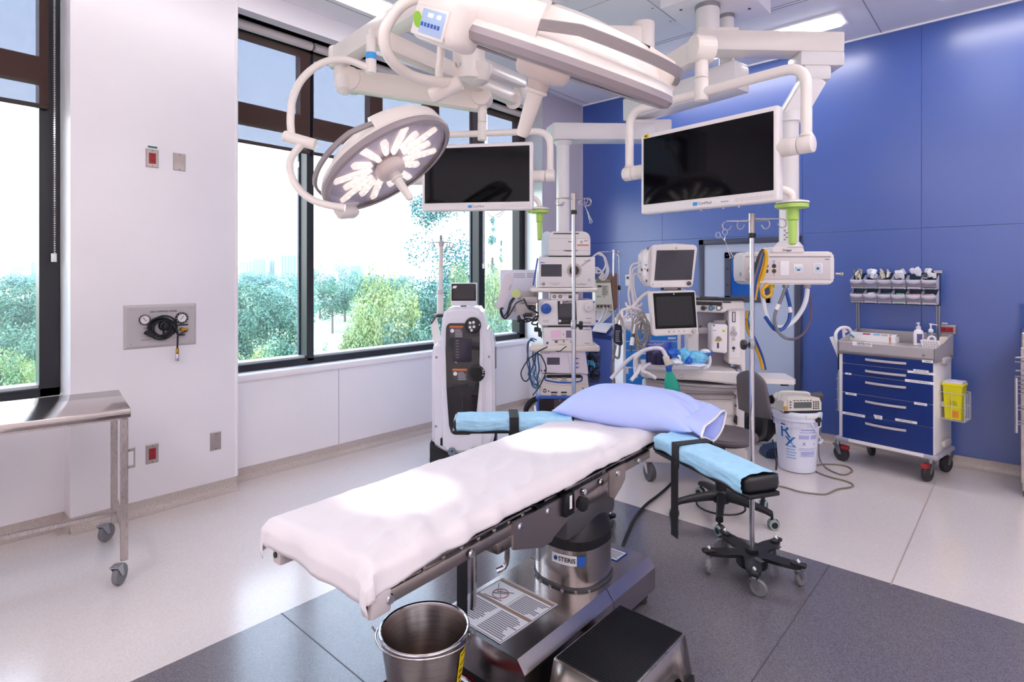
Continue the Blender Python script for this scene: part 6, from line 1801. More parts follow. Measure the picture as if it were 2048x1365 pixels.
# cables round the tower
M_CB = mat('cable_black', '15161C', .45); M_CBL = mat('cable_blue', '36557E', .45); M_CTEAL = mat('cable_teal', '8FB4C6', .45)
def cable(pts, r, m, label, d=4.35, name='cable', k=5):
    b = MB(); b.tube([at(*(p if len(p) == 3 else (p[0], p[1], d))) for p in pts], r, 6, k); return tag(b.build(name, m), label, 'cable', 'cables of the equipment tower')
def bundle(name, label, paths, r, m, d, jit=0, k=5, cat='cable'):
    t_ = Thing(name, label, cat, at(paths[0][0][0], paths[0][0][1], d), 0, 'cables of the equipment tower')
    for P in paths:
        b = MB(); b.tube([at(u + rnd.uniform(-jit, jit), v + rnd.uniform(-jit, jit), (d if len(q) == 0 else q[0]) + rnd.uniform(-.01, .01) * (jit > 0)) for u, v, *q in P], r * rnd.uniform(.8, 1.15), 6, k); t_.part('wire', b, m, True)
    return t_
bundle('cable_bundle', 'black cables looping from the edge on screen to the tower', [
    [(1026, 596), (1020, 606), (1014, 622), (1008, 634), (1004, 628), (1003, 620), (1006, 616)], [(1029, 597), (1022, 610), (1017, 628), (1010, 637), (1003, 632), (1001, 622), (1004, 616)],
    [(1046, 600), (1034, 606), (1025, 618), (1018, 632), (1009, 637), (1004, 630)], [(1048, 598), (1052, 610), (1058, 616), (1066, 622), (1076, 627)],
    [(1050, 600), (1054, 612), (1062, 620), (1070, 616), (1066, 612), (1058, 612)], [(1034, 634), (1040, 642), (1048, 645), (1058, 643), (1064, 640), (1072, 640), (1077, 633)],
    [(1046, 628), (1052, 640), (1062, 642), (1070, 634), (1076, 630)], [(1036, 630), (1044, 641), (1056, 639), (1070, 641), (1074, 638)], [(1070, 640), (1064, 646), (1065, 650), (1074, 650), (1076, 645)],
    [(1074, 648), (1076, 658), (1074, 655), (1070, 658), (1080, 668), (1083, 675)]], .006, M_CB, 4.46, 1.2)
b = MB()
for u, v, w, h in ((1057, 630, 16, 8), (1060, 613, 12, 6), (1075, 660, 14, 8), (1037, 640, 6, 10), (1080, 668, 8, 12)):
    b.box(at(u, v, 4.44), (w * S, .03, h * S), .008, 2, MX.Rotation(YAW, 3, 'Z'))
tag(b.build('cable_plugs', M_CB), 'black plugs and adapters among the cables left of the tower', 'plug', 'cables of the equipment tower')
bundle('cable_bundle', 'grey blue cords hanging from the lower shelf at the left of the tower', [
    [(1070, 683), (1060, 680), (1056, 692), (1054, 710), (1056, 726), (1060, 752), (1064, 770), (1074, 776), (1078, 772)], [(1066, 682), (1057, 684), (1055, 704), (1059, 720), (1061, 735), (1060, 755), (1068, 768), (1077, 770)],
    [(1072, 680), (1063, 678), (1058, 690), (1056, 708), (1058, 730), (1057, 752)], [(1072, 705), (1068, 722), (1064, 738), (1060, 756), (1066, 766)], [(1068, 704), (1066, 720), (1072, 736), (1068, 750), (1074, 762)],
    [(1074, 706), (1076, 720), (1077, 740), (1074, 758), (1077, 772)]], .006, M_CBL, 4.4, 1.5)
bundle('cable_bundle', 'pale teal tubing in a loop at the lower left of the tower', [[(1070, 706), (1066, 726), (1068, 746), (1064, 764), (1068, 776), (1078, 778)], [(1073, 706), (1070, 730), (1074, 750), (1066, 766), (1072, 778), (1079, 775)], [(1062, 752), (1072, 758), (1062, 764), (1074, 768)], [(1064, 746), (1074, 752), (1078, 764), (1070, 774)]], .006, M_CTEAL, 4.42, 1.5)
bundle('cable', 'thin black cord hanging in a loop in front of the tower shelf', [[(1095, 694), (1085, 699), (1074, 706), (1082, 712), (1090, 728), (1092, 740), (1088, 755), (1078, 775), (1068, 788), (1066, 792)], [(1074, 706), (1058, 718), (1046, 736), (1042, 748), (1046, 760), (1053, 763), (1058, 757)], [(1133, 693), (1126, 698), (1120, 703), (1112, 703)]], .0045, M_CB, 4.36)
bundle('cable_bundle', 'black cords gathered on the floor side of the tower by the sill', [[(1072, 795), (1060, 800), (1052, 812), (1049, 822)], [(1074, 800), (1064, 806), (1056, 820), (1054, 834)], [(1071, 797), (1058, 806), (1051, 820), (1047, 838)]], .011, M_CB, 4.4, 1)
# wire basket with black cables at the right of the tower
t = front('cable_basket', 'black wire basket full of cables at the right of the tower', 'basket', 1190, 760, 4.5)
b = MB()
for k in range(9):
    for (u0, v0, u1, v1) in ((1177 + k * 3, 705, 1178 + k * 2.4, 765),):
        b.tube([t.px(u0, v0, 0), t.px(u1, v1, .0)], .0025, 5)
for k in range(7):
    b.tube([t.px(1177, 705 + k * 10, 0), t.px(1201 - k * .8, 704 + k * 10, 0), t.px(1201 - k * .8, 704 + k * 10, .15), t.px(1177, 705 + k * 10, .15)], .0025, 5, closed=True)
t.part('basket_wire', b, M_BLK, stuff=True)
for k in range(16):
    b = MB(); u, v = rnd.uniform(1181, 1195), rnd.uniform(712, 755); r = rnd.uniform(4, 9)
    b.tube([t.px(u + r * math.cos(a * .7) * rnd.uniform(.7, 1.1), min(v + r * 1.3 * math.sin(a * .7), 766), .03 + .09 * rnd.random()) for a in range(8)], .006, 6, 3); t.part('coiled_cable', b, M_CB)
for u, v in ((1177.5, 726), (1182, 726), (1186, 727), (1189, 731)):
    rect(t, 'cyan_plug', u - 1.4, v - 5, u + 1.4, v + 5, mat('cyan_plastic', '3CA6D0', .4), .0, .004, .002)

# ------------------------------------------------------------------ tourniquet unit on a pole, blue wall behind it
t = front('tourniquet_stand', 'cream control unit with white hoses on a chrome pole in front of the blue wall', 'medical device', 1226, 800, 4.95, floor=True)
a = t.px(1226, 850, 0); a.z = .05; c = t.px(1228, 500, 0)
b = MB(); b.cyl(a, c, .011, n=14); t.part('pole', b, M_CHROME)
b = MB(); b.cyl((a.x, a.y, .0), (a.x, a.y, .05), .16, .03, n=28); t.part('pole_base', b, M_DGREY)
b = MB(); b.tube([t.px(1197, 510, 0), t.px(1197, 505, 0), t.px(1228, 504, 0), t.px(1236, 504, 0), t.px(1237, 508, 0), t.px(1234, 511, 0)], .006, 8, 3); b.tube([t.px(1237, 506, 0), t.px(1238, 520, 0), t.px(1239, 640, 0)], .004, 6); t.part('hook_bar', b, M_CHROME)
b = MB(); slab(b, [P2(t, u, v, -.08) for u, v in ((1190, 560), (1221, 560), (1227, 618), (1226, 622), (1191, 622))], -.08, .10, .006, 2); t.part('housing', b, mat('cream_case', 'D6D6C8', .4))
b = MB(); slab(b, [P2(t, u, v, -.02) for u, v in ((1222, 560), (1234, 546), (1236, 616), (1228, 622))], -.02, .12, .003, 1); t.part('brown_side', b, mat('brown_case', '7A5648', .5))
b = MB(); b.poly([t.px(1192, 560, -.08), t.px(1222, 560, -.08), t.px(1234, 546, .06), t.px(1198, 548, .06)], [(0, 1, 2, 3)]); t.part('top_plate', b, mat('brown_top', '5A4A44', .5))
rect(t, 'top_band', 1192, 561, 1221, 566, mat('olive_band', '8A8468', .5), -.08, .003)
lp = rect(t, 'face_print', 1204, 571, 1217, 592, mat('pale_olive', 'BDBDA6', .5), -.08, .002); lines(t, 'print_line', 1205, 572, 1216, 591, 6, M_GINK, -.0825, lp); rect(t, 'dark_display', 1195, 571, 1203, 575, M_DGREY, -.08, .003); text(t, '7', 1208.5, 594.5, 3, M_INK, -.0822, bold=.05); lines(t, 'print_line', 1193, 592, 1204, 595, 2, M_GINK, -.0822)
rect(t, 'socket_strip', 1192, 609, 1224, 618, mat('grey_strip', 'A8A49C', .4), -.08, .004)
for u in (1196, 1202.5, 1210, 1217):
    disc(t, 'hose_socket', u, 613, 2.3, M_AMBER, -.084, .006, n=12)
b = MB(); b.poly([t.px(1192, 622, .02), t.px(1232, 622, .02), t.px(1205, 646, .02), t.px(1192, 640, .02)], [(0, 1, 2, 3)]); t.part('paper', b, M_PAPER)
b = MB(); b.cyl(t.px(1236, 576, -.0), t.px(1241, 576, .0), .022, n=12, bev=.004); t.part('clamp_knob', b, M_BLK)
for P in ([(1208, 614), (1206, 628), (1200, 642), (1194, 648)], [(1215, 615), (1212, 630), (1205, 640), (1197, 648)]):
    b = MB(); b.tube([t.px(u, v, -.1) for u, v in P], .006, 6, 4); t.part('hose', b, M_CABLEW)
P = [(1186, 514), (1196, 507), (1206, 511), (1211, 524), (1214, 538), (1211, 550), (1205, 557), (1199, 556), (1204, 548), (1200, 540), (1192, 536), (1190, 545), (1202, 545), (1210, 535), (1212, 522)]
b = MB(); b.tube([t.px(u, v, -.12) for u, v in P], .0075, 8, 5); t.part('hose', b, M_CABLEW)
b = MB(); b.tube([t.px(u + 3, v + 3, -.11) for u, v in P[1:12]], .0075, 8, 5); t.part('hose', b, M_CABLEW)
b = MB(); b.poly([t.px(1180, 668, -.22), t.px(1222, 672, -.22), t.px(1241, 656, .1), t.px(1196, 650, .1), t.px(1180, 676, -.22), t.px(1222, 681, -.22), t.px(1241, 664, .1), t.px(1196, 658, .1)], [(0, 1, 2, 3), (7, 6, 5, 4), (0, 4, 5, 1), (1, 5, 6, 2), (2, 6, 7, 3), (3, 7, 4, 0)]); t.part('tray', b, M_NAVY)
b = MB(); p = [t.px(1184, 664, -.2), t.px(1212, 668, -.2), t.px(1226, 650, .08), t.px(1192, 648, .08)]; o = V((0, 0, .012)); b.poly([q + o for q in p] + [q + o * .3 for q in p], [(0, 1, 2, 3), (7, 6, 5, 4), (0, 4, 5, 1), (1, 5, 6, 2), (2, 6, 7, 3), (3, 7, 4, 0)]); t.part('paper_pad', b, M_PAPER)
# light blue supply cart behind the anaesthesia machine
t = front('supply_cart', 'bright blue drawer cart with a white frame behind the anaesthesia machine', 'cart', 1300, 760, 4.98, floor=True)
M_CBLU = mat('bright_blue_drawer', '1E86E0', .35)
rect(t, 'carcass', 1246, 655, 1362, 835, M_WHITE, .0, .0, .006, depth=.42); rect(t, 'top_tray', 1244, 643, 1364, 656, M_PAPER, .0, .02, .008, depth=.42)
for i, (v0, v1) in enumerate(((660, 682), (684, 700), (702, 735), (737, 770), (772, 828))):
    dr = rect(t, 'drawer', 1252, v0, 1355, v1, M_CBLU, 0, .008, .002); rect(t, 'drawer_handle', 1285, v0 + 4, 1325, v0 + 7, M_PAPER, -.008, .012, sub_of=dr)
for u0, v0, u1, v1 in ((1336, 675, 1352, 679), (1251, 734, 1263, 737), (1252, 737, 1257, 748)):
    rect(t, 'label', u0, v0, u1, v1, M_PAPER, -.008, .001)
b = MB(); b.box(t.px(1290, 634, .2), (.16, .03, .06), .004); t.part('top_box', b, M_PAPER)
for x in (-.2, .2):
    caster(t, x, .05, .05, .03, 1, .12)

# ------------------------------------------------------------------ anaesthesia machine
am = front('anaesthesia_machine', 'white anaesthesia machine with a work surface and drawers behind the pillow', 'anaesthesia machine', 1385, 900, 4.12, -.16, floor=True)
t = am; M_AN = mat('anaesthesia_white', 'E0DAD8', .35); M_AND = mat('anaesthesia_grey', '8A8488', .4); M_CAV = mat('cavity_grey', 'A8A2AC', .5)
R_ = lambda n, u0, v0, u1, v1, m, y=0, th=.004, r=0, sub=None, depth=None: rect(t, n, u0, v0, u1, v1, m, y, th, r, sub, None, depth)
R_('lower_cabinet', 1292, 783, 1490, 905, M_AN, .06, 0, .02, depth=.44)
for v0, v1, nm in ((799, 831, 'drawer'), (833, 860, 'drawer'), (862, 896, 'drawer')):
    b = MB(); slab(b, [P2(t, u, v, .05) for u, v in ((1300, v0), (1466, v0 + 1.5), (1466, v1), (1300, v1 - 1))], .038, .07, .01, 2); t.part(nm, b, M_AN)
b = MB(); slab(b, [P2(t, u, v, .05) for u, v in ((1296, 787), (1470, 789), (1463, 799), (1300, 796))], .03, .08, .006, 2); t.part('drawer_strip', b, M_LGREY)  # light grey strip above the drawer fronts
text(t, 'CO2 TUBING', 1438, 840.5, 2.6, M_INK, .0365, bold=.03); text(t, 'MASK BOX', 1398, 871, 2.6, M_INK, .0365, bold=.03)
R_('right_post', 1473, 783, 1489, 905, M_AN, .03, 0, .006, depth=.3); disc(t, 'lock', 1471, 812, 2, M_BLK, .03, .004, n=10)
b = MB(); slab(b, [P2(t, u, v, -.03) for u, v in ((1474, 836), (1478, 836), (1478, 855), (1472, 850))], .02, .05, .002, 1); t.part('side_slot', b, M_BLK)
R_('base', 1285, 903, 1496, 925, M_LGREY, .02, .02, .01, depth=.5)
for x, y in ((-.30, .02), (.33, .02), (-.28, .5), (.3, .5)):
    caster(t, x, y, .065, .04, 2.0, .12, M_DGREY, M_PAPER, M_LGREY)
b = MB(); slab(b, [P2(t, u, v, -.08) for u, v in ((1278, 741), (1288, 738), (1478, 744), (1483, 748), (1483, 766), (1477, 771), (1400, 762), (1290, 757), (1280, 752))], -.08, .40, .012, 3); t.part('worktop', b, M_AN)
b = MB(); q = [t.px(1353, 742, -.055), t.px(1476, 748.5, -.055), t.px(1474, 733, .18), t.px(1386, 727, .18)]; zz = max(p.z for p in q[:2]); b.poly([(p.x, p.y, zz + .004) for p in q] + [(p.x, p.y, zz - .004) for p in q], [(0, 1, 2, 3), (0, 4, 5, 1), (1, 5, 6, 2), (2, 6, 7, 3), (3, 7, 4, 0)]); wp = t.part('work_surface', b, M_AND)
disc(t, 'worktop_logo', 1363, 753, 4.2, M_GREY, -.08, .002); disc(t, 'logo_centre', 1363, 753, 3.4, M_AN, -.082, .001)
cw = (q[0] + q[1] + q[2] + q[3]) / 4
b = MB()
for r in (.05, .035, .02):
    b.tube([(cw.x + .02 + r * 1.2 * math.cos(a * PI / 10), cw.y + r * math.sin(a * PI / 10), zz + .0045) for a in range(20)], .0012, 4, closed=True)
t.part('moulded_rings', b, M_CAV, sub_of=wp)
b = MB(); b.tube([t.px(u, v, -.10) for u, v in ((1294, 762), (1350, 768), (1420, 774), (1470, 776), (1488, 772), (1495, 768))], .010, 8, 4); t.part('front_rail', b, M_GREY)
b = MB(); slab(b, [P2(t, u, v, -.06) for u, v in ((1292, 760), (1400, 770), (1480, 772), (1470, 784), (1400, 783), (1296, 774))], -.06, .3, .006, 2); t.part('pull_tray', b, M_LGREY)
b = MB(); slab(b, [P2(t, u, v, -.05) for u, v in ((1468, 780), (1500, 776), (1492, 788), (1478, 792), (1468, 788))], -.05, .05, .008, 2); t.part('absorber_handle', b, M_AN)
# upper housing
R_('back_panel', 1392, 625, 1462, 738, M_CAV, .24, 0, .004, depth=.05)
R_('left_upright', 1376, 664, 1398, 736, M_AN, .14, 0, .01, depth=.2)
b = MB(); slab(b, [P2(t, u, v, .02) for u, v in ((1388, 600), (1450, 602), (1488, 602), (1489, 620), (1456, 620), (1448, 626), (1392, 624), (1388, 618))], .02, .32, .008, 2); t.part('hood', b, M_AN)
pen(t, 'hood_display', [[(1388, 603), (1444, 604.5), (1444, 612), (1388, 610.5)]], M_BLK, .02, .003); rect(t, 'name_strip', 1445.5, 603.5, 1462, 606.5, M_DGREY, .02, .002)
b = MB(); slab(b, [P2(t, u, v, .0) for u, v in ((1386, 596), (1430, 596.5), (1489, 599), (1489, 601.5), (1386, 600))], .0, .34, .002, 1); t.part('hood_top', b, M_BLK)
b = MB(); q = t.px(1418, 597.5, .1); b.box((q.x, .12, q.z + .006), (.13, .09, .012), .004); t.part('black_tray', b, M_BLK)
for u, m in ((1406.5, M_BLK), (1421.8, mat('cyan_knob', '2E8CC8', .3)), (1437.5, M_PAPER)):
    k_ = disc(t, 'gas_knob', u, 616.5, 5.2, M_DGREY, .02, .016, n=24, bev=.002); disc(t, 'knob_cap', u, 616.5, 3.6, m, .004, .004, sub_of=k_, n=20)
    pen(t, 'knob_mark', [[(u + 6.5, 613), (u + 8, 613), (u + 7.5, 619), (u + 6.5, 619)]], M_DGREY, .02, .002)
b = MB(); slab(b, [P2(t, u, v, .05) for u, v in ((1457, 612), (1489, 613), (1491, 744), (1483, 744), (1481, 731), (1457, 728))], .05, .32, .006, 2); t.part('right_column', b, M_AN)
R_('column_panel', 1458.5, 614, 1480, 716, M_PAPER, .05, .006, .004); R_('flow_tube', 1464, 624, 1471.5, 645, mat('flow_tube', '6E6A70', .2), .044, .004, .002)
R_('flow_scale', 1466.5, 626, 1469, 643, M_PAPER, .04, .001)
g = disc(t, 'suction_gauge', 1467, 667.5, 6.3, M_ZINC, .044, .012); disc(t, 'gauge_face', 1467, 667.5, 4.9, M_LGREY, .032, .001, sub_of=g)
b = MB(); b.bar(t.px(1463.5, 665.5, .03), t.px(1470.5, 669.5, .03), .003, .001, up=(0, 1, 0)); t.part('needle', b, M_INK, sub_of=g)
for u, v, r, m in ((1467, 656.5, 3.4, M_LGREY), (1467, 679, 3.2, M_LGREY), (1467, 696.5, 3.2, M_DGREY), (1467, 702.5, 1.2, M_GREY)):
    disc(t, 'regulator_knob', u, v, r, m, .044, .012, n=16, bev=.002)
# vaporiser
b = MB(); slab(b, [P2(t, u, v, .02) for u, v in ((1423.5, 649), (1455.5, 649.5), (1454.5, 707.5), (1424, 704.5))], .02, .2, .008, 2); vp = t.part('vaporiser', b, M_PAPER)
q = t.px(1440, 649, .1); b = MB(); b.cyl((q.x, .1, q.z - .005), (q.x, .1, q.z + .032), .048, .045, n=28, bev=.004); t.part('vaporiser_dial', b, M_GREY, sub_of=vp)
disc(t, 'logo_dot', 1428, 651.5, 1.8, M_DGREY, .02, .001, sub_of=vp, n=12); rect(t, 'yellow_tag', 1444.5, 660.5, 1450, 664.5, M_YEL, .02, .001, sub_of=vp); lines(t, 'vaporiser_print', 1426, 660.5, 1433, 662, 1, M_INK, .0192, vp)
k_ = pen(t, 'yellow_collar', [[(1430, 679), (1436, 676), (1444, 678), (1445, 682), (1438, 684), (1430, 683)]], M_YEL, .02, .004, sub_of=vp); disc(t, 'filler_cap', 1437, 677.5, 4.5, M_GREY, .018, .02, sub_of=vp); rect(t, 'sight_glass', 1434, 686, 1438, 697, M_DGREY, .02, .002, sub_of=vp)
rect(t, 'manifold_bar', 1393, 656, 1424, 668, M_LGREY, .2, .03, .004); rect(t, 'manifold_pin', 1399, 652, 1403, 656, M_BLK, .19, .01); rect(t, 'manifold_pin', 1418, 652, 1422, 656, M_BLK, .19, .01); rect(t, 'shelf_line', 1393, 669, 1424, 670.5, M_AND, .2, .02)
rect(t, 'wall_socket', 1416, 683, 1423, 697, M_GREY, .24, .006)
# side shelf on the right
b = MB(); zq = t.px(1530, 762, -.0); q = [t.px(1481, 752, -.06), t.px(1577, 764, -.06), t.px(1582, 750, .22), t.px(1510, 742, .22)]
z0 = zq.z; ps = [(p.x, p.y) for p in q]; m2 = MB(); m2.prism([(.335, -.03), (.67, -.06), (.69, -.03), (.69, .2), (.66, .22), (.42, .22)], z0 - .012, z0 + .022); t.part('side_shelf', m2, M_AN)
b = MB(); b.bar((.5, .05, z0 - .03), (.33, .1, z0 - .08), .03, .04); t.part('shelf_bracket', b, M_DGREY)
b = MB(); b.box((.62, -.02, z0 - .022), (.05, .02, .012)); t.part('shelf_catch', b, M_BLK)
# lower display
ld = Thing('ventilator_screen', 'lower of the two screens on the anaesthesia machine, buttons below black glass', 'monitor', at(1350, 671, 3.92), YAW + .05, None)
def quad_screen(tt, C, dep, r, m):
    b = MB(); slab(b, [P2(tt, u, v) for u, v in C], 0, dep, r, 2); return tt.part('housing', b, m)
quad_screen(ld, [(1299, 585), (1302, 583.5), (1388, 581), (1391, 583), (1397, 665), (1395, 668.5), (1311, 673), (1307, 671)], .06, .005, M_AN)
pen(ld, 'glass', [[(1306, 587), (1388.5, 584.5), (1393.5, 655.5), (1311, 658.5)]], M_SCREEN, 0, .002); pen(ld, 'screen', [[(1311, 594), (1383, 592), (1387.5, 650), (1315, 653)]], mat('dark_lcd', '0B0E14', .1), -.002, .0008)
disc(ld, 'logo', 1347.5, 588.5, 1.3, M_LGREY, -.002, .0008, n=12); disc(ld, 'knob', 1387.5, 662, 4.2, M_LGREY, 0, .02, bev=.002)
for u, m in ((1338, mat('khaki_key', 'A8A27C', .4)), (1348, M_LGREY), (1358, M_LGREY), (1368, M_LGREY)):
    rect(ld, 'key', u - 1.7, 662 - (u - 1338) * .03, u + 1.7, 665.6 - (u - 1338) * .03, m, 0, .002)
b = MB(); b.bar(ld.px(1350, 640, .06), ld.px(1385, 660, .3), .06, .05); ld.part('bracket', b, M_LGREY)
pm = Thing('patient_monitor', 'upper of the two screens on the anaesthesia machine, white frame and side modules', 'monitor', at(1345, 575, 3.98), YAW - .05, None)
quad_screen(pm, [(1300, 572), (1304, 494), (1308, 490), (1350, 487.5), (1390, 490), (1395, 495), (1386, 571), (1382, 574.5), (1305, 576)], .07, .006, M_AN)
pen(pm, 'screen', [[(1313.5, 501), (1389, 500), (1383, 560), (1308.5, 561.5)]], M_SCR2, 0, .002); disc(pm, 'logo', 1352.5, 496.5, 1.7, M_GREY, 0, .001, n=14); disc(pm, 'knob', 1377.5, 567, 4.2, M_DGREY, 0, .016, bev=.002); disc(pm, 'power_key', 1306, 569, 1.4, M_GREY, 0, .002, n=10)
for u in (1315, 1320, 1323):
    disc(pm, 'indicator', u, 569, 1, M_LGREY, 0, .001, n=8)
b = MB(); slab(b, [P2(pm, u, v, .03) for u, v in ((1284, 508), (1292, 498), (1304, 494), (1301, 574), (1296, 573), (1288, 562), (1283, 552))], .03, .2, .006, 2); pm.part('module_rack', b, M_WHITE)
b = MB(); slab(b, [P2(pm, u, v, .03) for u, v in ((1286, 512), (1292, 505), (1297, 505), (1294, 540), (1290, 557), (1285, 550))], .018, .04, .003, 1); pm.part('module', b, M_PAPER)
for u, v in ((1283.5, 540), (1295, 541), (1293, 562), (1296, 497)):
    rect(pm, 'module_socket', u - 1.5, v - 2.5, u + 1.5, v + 2.5, M_DGREY, .02, .006)
rect(pm, 'module_led', 1289, 537, 1291, 540, M_ORANGE, .018, .001); rect(pm, 'module_print', 1289.5, 529, 1294, 532, M_CYAN, .018, .001)
rect(pm, 'mount_plate', 1322, 575.5, 1362, 581, M_DGREY, .05, .01); rect(pm, 'mount_slot', 1328, 576.5, 1355, 579.5, M_LGREY, .04, .004)
b = MB(); b.bar(pm.px(1345, 577, .12), pm.px(1400, 605, .3), .08, .05, r=.01); pm.part('mount_arm', b, M_LGREY)
# monitoring leads, hooks, tubes left of the machine
b = MB(); dq = 4.05
b.tube([at(1300, 584, dq), at(1288, 590, dq), at(1276, 602, dq), at(1266, 614, dq)], .013, 8, 4); b.tube([at(1245, 633, dq), at(1243, 622, dq), at(1260, 617, dq), at(1278, 619, dq), at(1281, 624, dq), at(1282, 640, dq)], .010, 8, 4)
b.tube([at(1252, 605, dq), at(1254, 612, dq), at(1266, 615, dq), at(1280, 612, dq), at(1284, 606, dq)], .008, 8, 4)
for u in (1245, 1253, 1262):
    b.tube([at(u, 618, dq), at(u, 632, dq - .01), at(u + 3, 638, dq - .03), at(u + 5, 632, dq - .05)], .006, 6, 3)
am.part('cable_hook_rack', b, M_AN, True)
def leads(name, label, paths, r, m, d, jit=0):
    t_ = Thing(name, label, 'cable', at(paths[0][0][0], paths[0][0][1], d), 0, 'monitoring leads')
    for P in paths:
        b = MB(); b.tube([at(u + rnd.uniform(-jit, jit), v + rnd.uniform(-jit, jit), d + (rnd.uniform(-.02, .02) if jit else 0)) for u, v in P], r, 6, 5); t_.part('lead', b, m, True)
loops = []
for k in range(11):
    cx, cy, rx, ry = 1279 + rnd.uniform(-5, 7), 664 + rnd.uniform(-8, 14), rnd.uniform(9, 19), rnd.uniform(20, 40)
    loops.append([(cx + rx * math.cos(a * 2 * PI / 11 + k), cy + ry * math.sin(a * 2 * PI / 11 + k)) for a in range(13)])
leads('lead_coil', 'tangled grey monitoring leads hung in coils left of the anaesthesia machine', loops, .0042, mat('lead_grey', '9C9690', .45), 4.0, 1)
leads('lead_coil', 'grey monitoring lead trunk hanging straight down below the tangled coils', [[(1285, 636), (1278, 680), (1276, 700), (1279, 722), (1280, 740), (1272, 756)], [(1272, 650), (1276, 690), (1278, 716), (1276, 745), (1268, 758)]], .008, mat('lead_dark', '8A827C', .45), 4.01, .5)
loops = [[(1262 + 12 * math.cos(a * .62 + k), 640 + (14 + k * 3) * math.sin(a * .62 + k)) for a in range(10)] for k in range(4)]
leads('lead_coil', 'thin white leads looped on the white hook rack', loops, .0035, M_CABLEW, 4.03, 1)
leads('lead_coil', 'grey white cables running from the side of the upper screen down to the hook rack', [[(1284, 527), (1272, 527), (1263, 532), (1260, 545), (1261, 570), (1266, 600), (1270, 625)], [(1284, 534), (1270, 536), (1264, 545), (1264, 575), (1270, 610), (1276, 640)], [(1283, 549), (1272, 548), (1267, 552), (1268, 580), (1276, 612), (1282, 642)], [(1259, 570), (1257, 590), (1262, 620), (1266, 650)]], .007, mat('cable_pale', 'CFCACB', .45), 4.05, 0)
t_ = Thing('finger_probe', 'white probe with a dark tip hanging on a thin lead below the hooks', 'probe', at(1265, 685, 3.98), YAW, 'monitoring leads')
b = MB(); b.tube([at(1270, 648, 3.98), at(1267, 666, 3.98), at(1265, 676, 3.98)], .008, 8, 3); t_.part('lead', b, M_CABLEW, True)
b = MB(); b.tube([at(1265, 676, 3.98), at(1264, 684, 3.98), at(1263, 691, 3.98)], .014, 8, 3); t_.part('probe_body', b, M_PAPER, True)
b = MB(); b.tube([at(1263, 691, 3.98), at(1262.5, 698, 3.98), at(1262, 705, 3.98)], .007, 8, 2); b.box(at(1266.5, 671, 3.98), (.022, .02, .025), .004); t_.part('probe_tip', b, M_DGREY, True)
# pressure cuff
t_ = Thing('pressure_cuff', 'dark navy blood pressure cuff hanging on a hook left of the anaesthesia machine', 'cuff', at(1238, 660, 4.1), YAW)
b = MB(); slab(b, [P2(t_, u, v) for u, v in ((1230, 646), (1243, 652), (1245, 690), (1240, 692), (1227, 686))], -.02, .02, .006, 2); t_.part('cuff', b, mat('navy_cloth', '1B2036', .8)); b = MB(); printlines(b, *[t_.px(1231, 684, -.021).x, t_.px(1240, 684, -.021).x, t_.px(1231, 684, 0).z, t_.px(1231, 660, 0).z], 6, -.0212, .3); t_.part('cuff_print', b, M_LGREY)
b = MB(); b.tube([at(1232, 650, 4.1), at(1236, 634, 4.1), at(1238, 630, 4.1), at(1243, 640, 4.1), at(1244, 654, 4.1)], .013, 8, 4); t_.part('hose', b, mat('beige_hose', 'CBBFB6', .5), True)
b = MB(); b.tube([at(1229, 688, 4.1), at(1227, 708, 4.1), at(1233, 716, 4.1), at(1238, 714, 4.1), at(1240, 690, 4.1)], .008, 8, 4); b.tube([at(1232, 690, 4.1), at(1228, 712, 4.1), at(1224, 736, 4.1), at(1228, 756, 4.1), at(1230, 775, 4.1)], .007, 8, 4); t_.part('hose', b, M_CABLEG, True)
# breathing tubes, bag and mask pouch
t_ = Thing('breathing_circuit', 'white corrugated breathing tubes crossing in front of the blue drawers', 'breathing tube', at(1290, 745, 3.9), 0)
for P in ([(1222, 758, 4.0), (1240, 738, 4.0), (1260, 718, 3.95), (1285, 703, 3.9), (1305, 697, 3.86), (1322, 698, 3.84), (1332, 712, 3.84)], [(1272, 756, 3.95), (1270, 735, 3.95), (1272, 716, 3.92), (1285, 704, 3.9)], [(1312, 757, 3.9), (1296, 748, 3.9), (1284, 742, 3.92), (1292, 732, 3.95), (1306, 727, 3.97)], [(1262, 762, 3.9), (1275, 745, 3.92), (1280, 730, 3.95)]):
    b = MB(); pp = catmull([at(*p) for p in P], 12); b.tube(pp, .014, 10, rr=[.0145 if i % 2 else .0125 for i in range(len(pp))]); t_.part('tube', b, mat('tube_white', 'DCD8E0', .4), True)
b = MB(); b.bar(at(1331, 712, 3.83), at(1337, 731, 3.83), .04, .04, up=FW, r=.008); t_.part('bag_elbow', b, mat('beige_plastic', 'CFC6B8', .45), True)
t_ = Thing('breathing_bag', 'green breathing bag hanging with a blue neck behind the pillow', 'breathing bag', at(1338, 770, 3.83), YAW)
b = MB(); b.cyl(at(1338, 744, 3.83), at(1337, 731, 3.83), .019, .022, n=18, bev=.003); t_.part('neck', b, M_DBLUE, True)
b = MB(); a = at(1338, 743, 3.83); rr = []
for j in range(15):
    q = j / 14; z = -.15 * q; w = .019 + .033 * math.sin(min(1, q * 1.25) * PI / 2) if q < .8 else .052 * (1 - (q - .8) * 1.2); th = .019 * (1 - q) + .028 * q if q < .85 else .02 * (1 - (q - .85) * 4)
    rr.append([b.bm.verts.new(a + RT * (w * math.cos(k * PI / 12) + .03 * q) + FW * (th * math.sin(k * PI / 12)) + UP * z) for k in range(24)])
for A, B in zip(rr, rr[1:]):
    for k in range(24):
        b.bm.faces.new((A[k], A[(k + 1) % 24], B[(k + 1) % 24], B[k]))
b.bm.faces.new(rr[-1]); t_.part('bag', b, mat('green_rubber', '139E86', .4), True, ang=60)
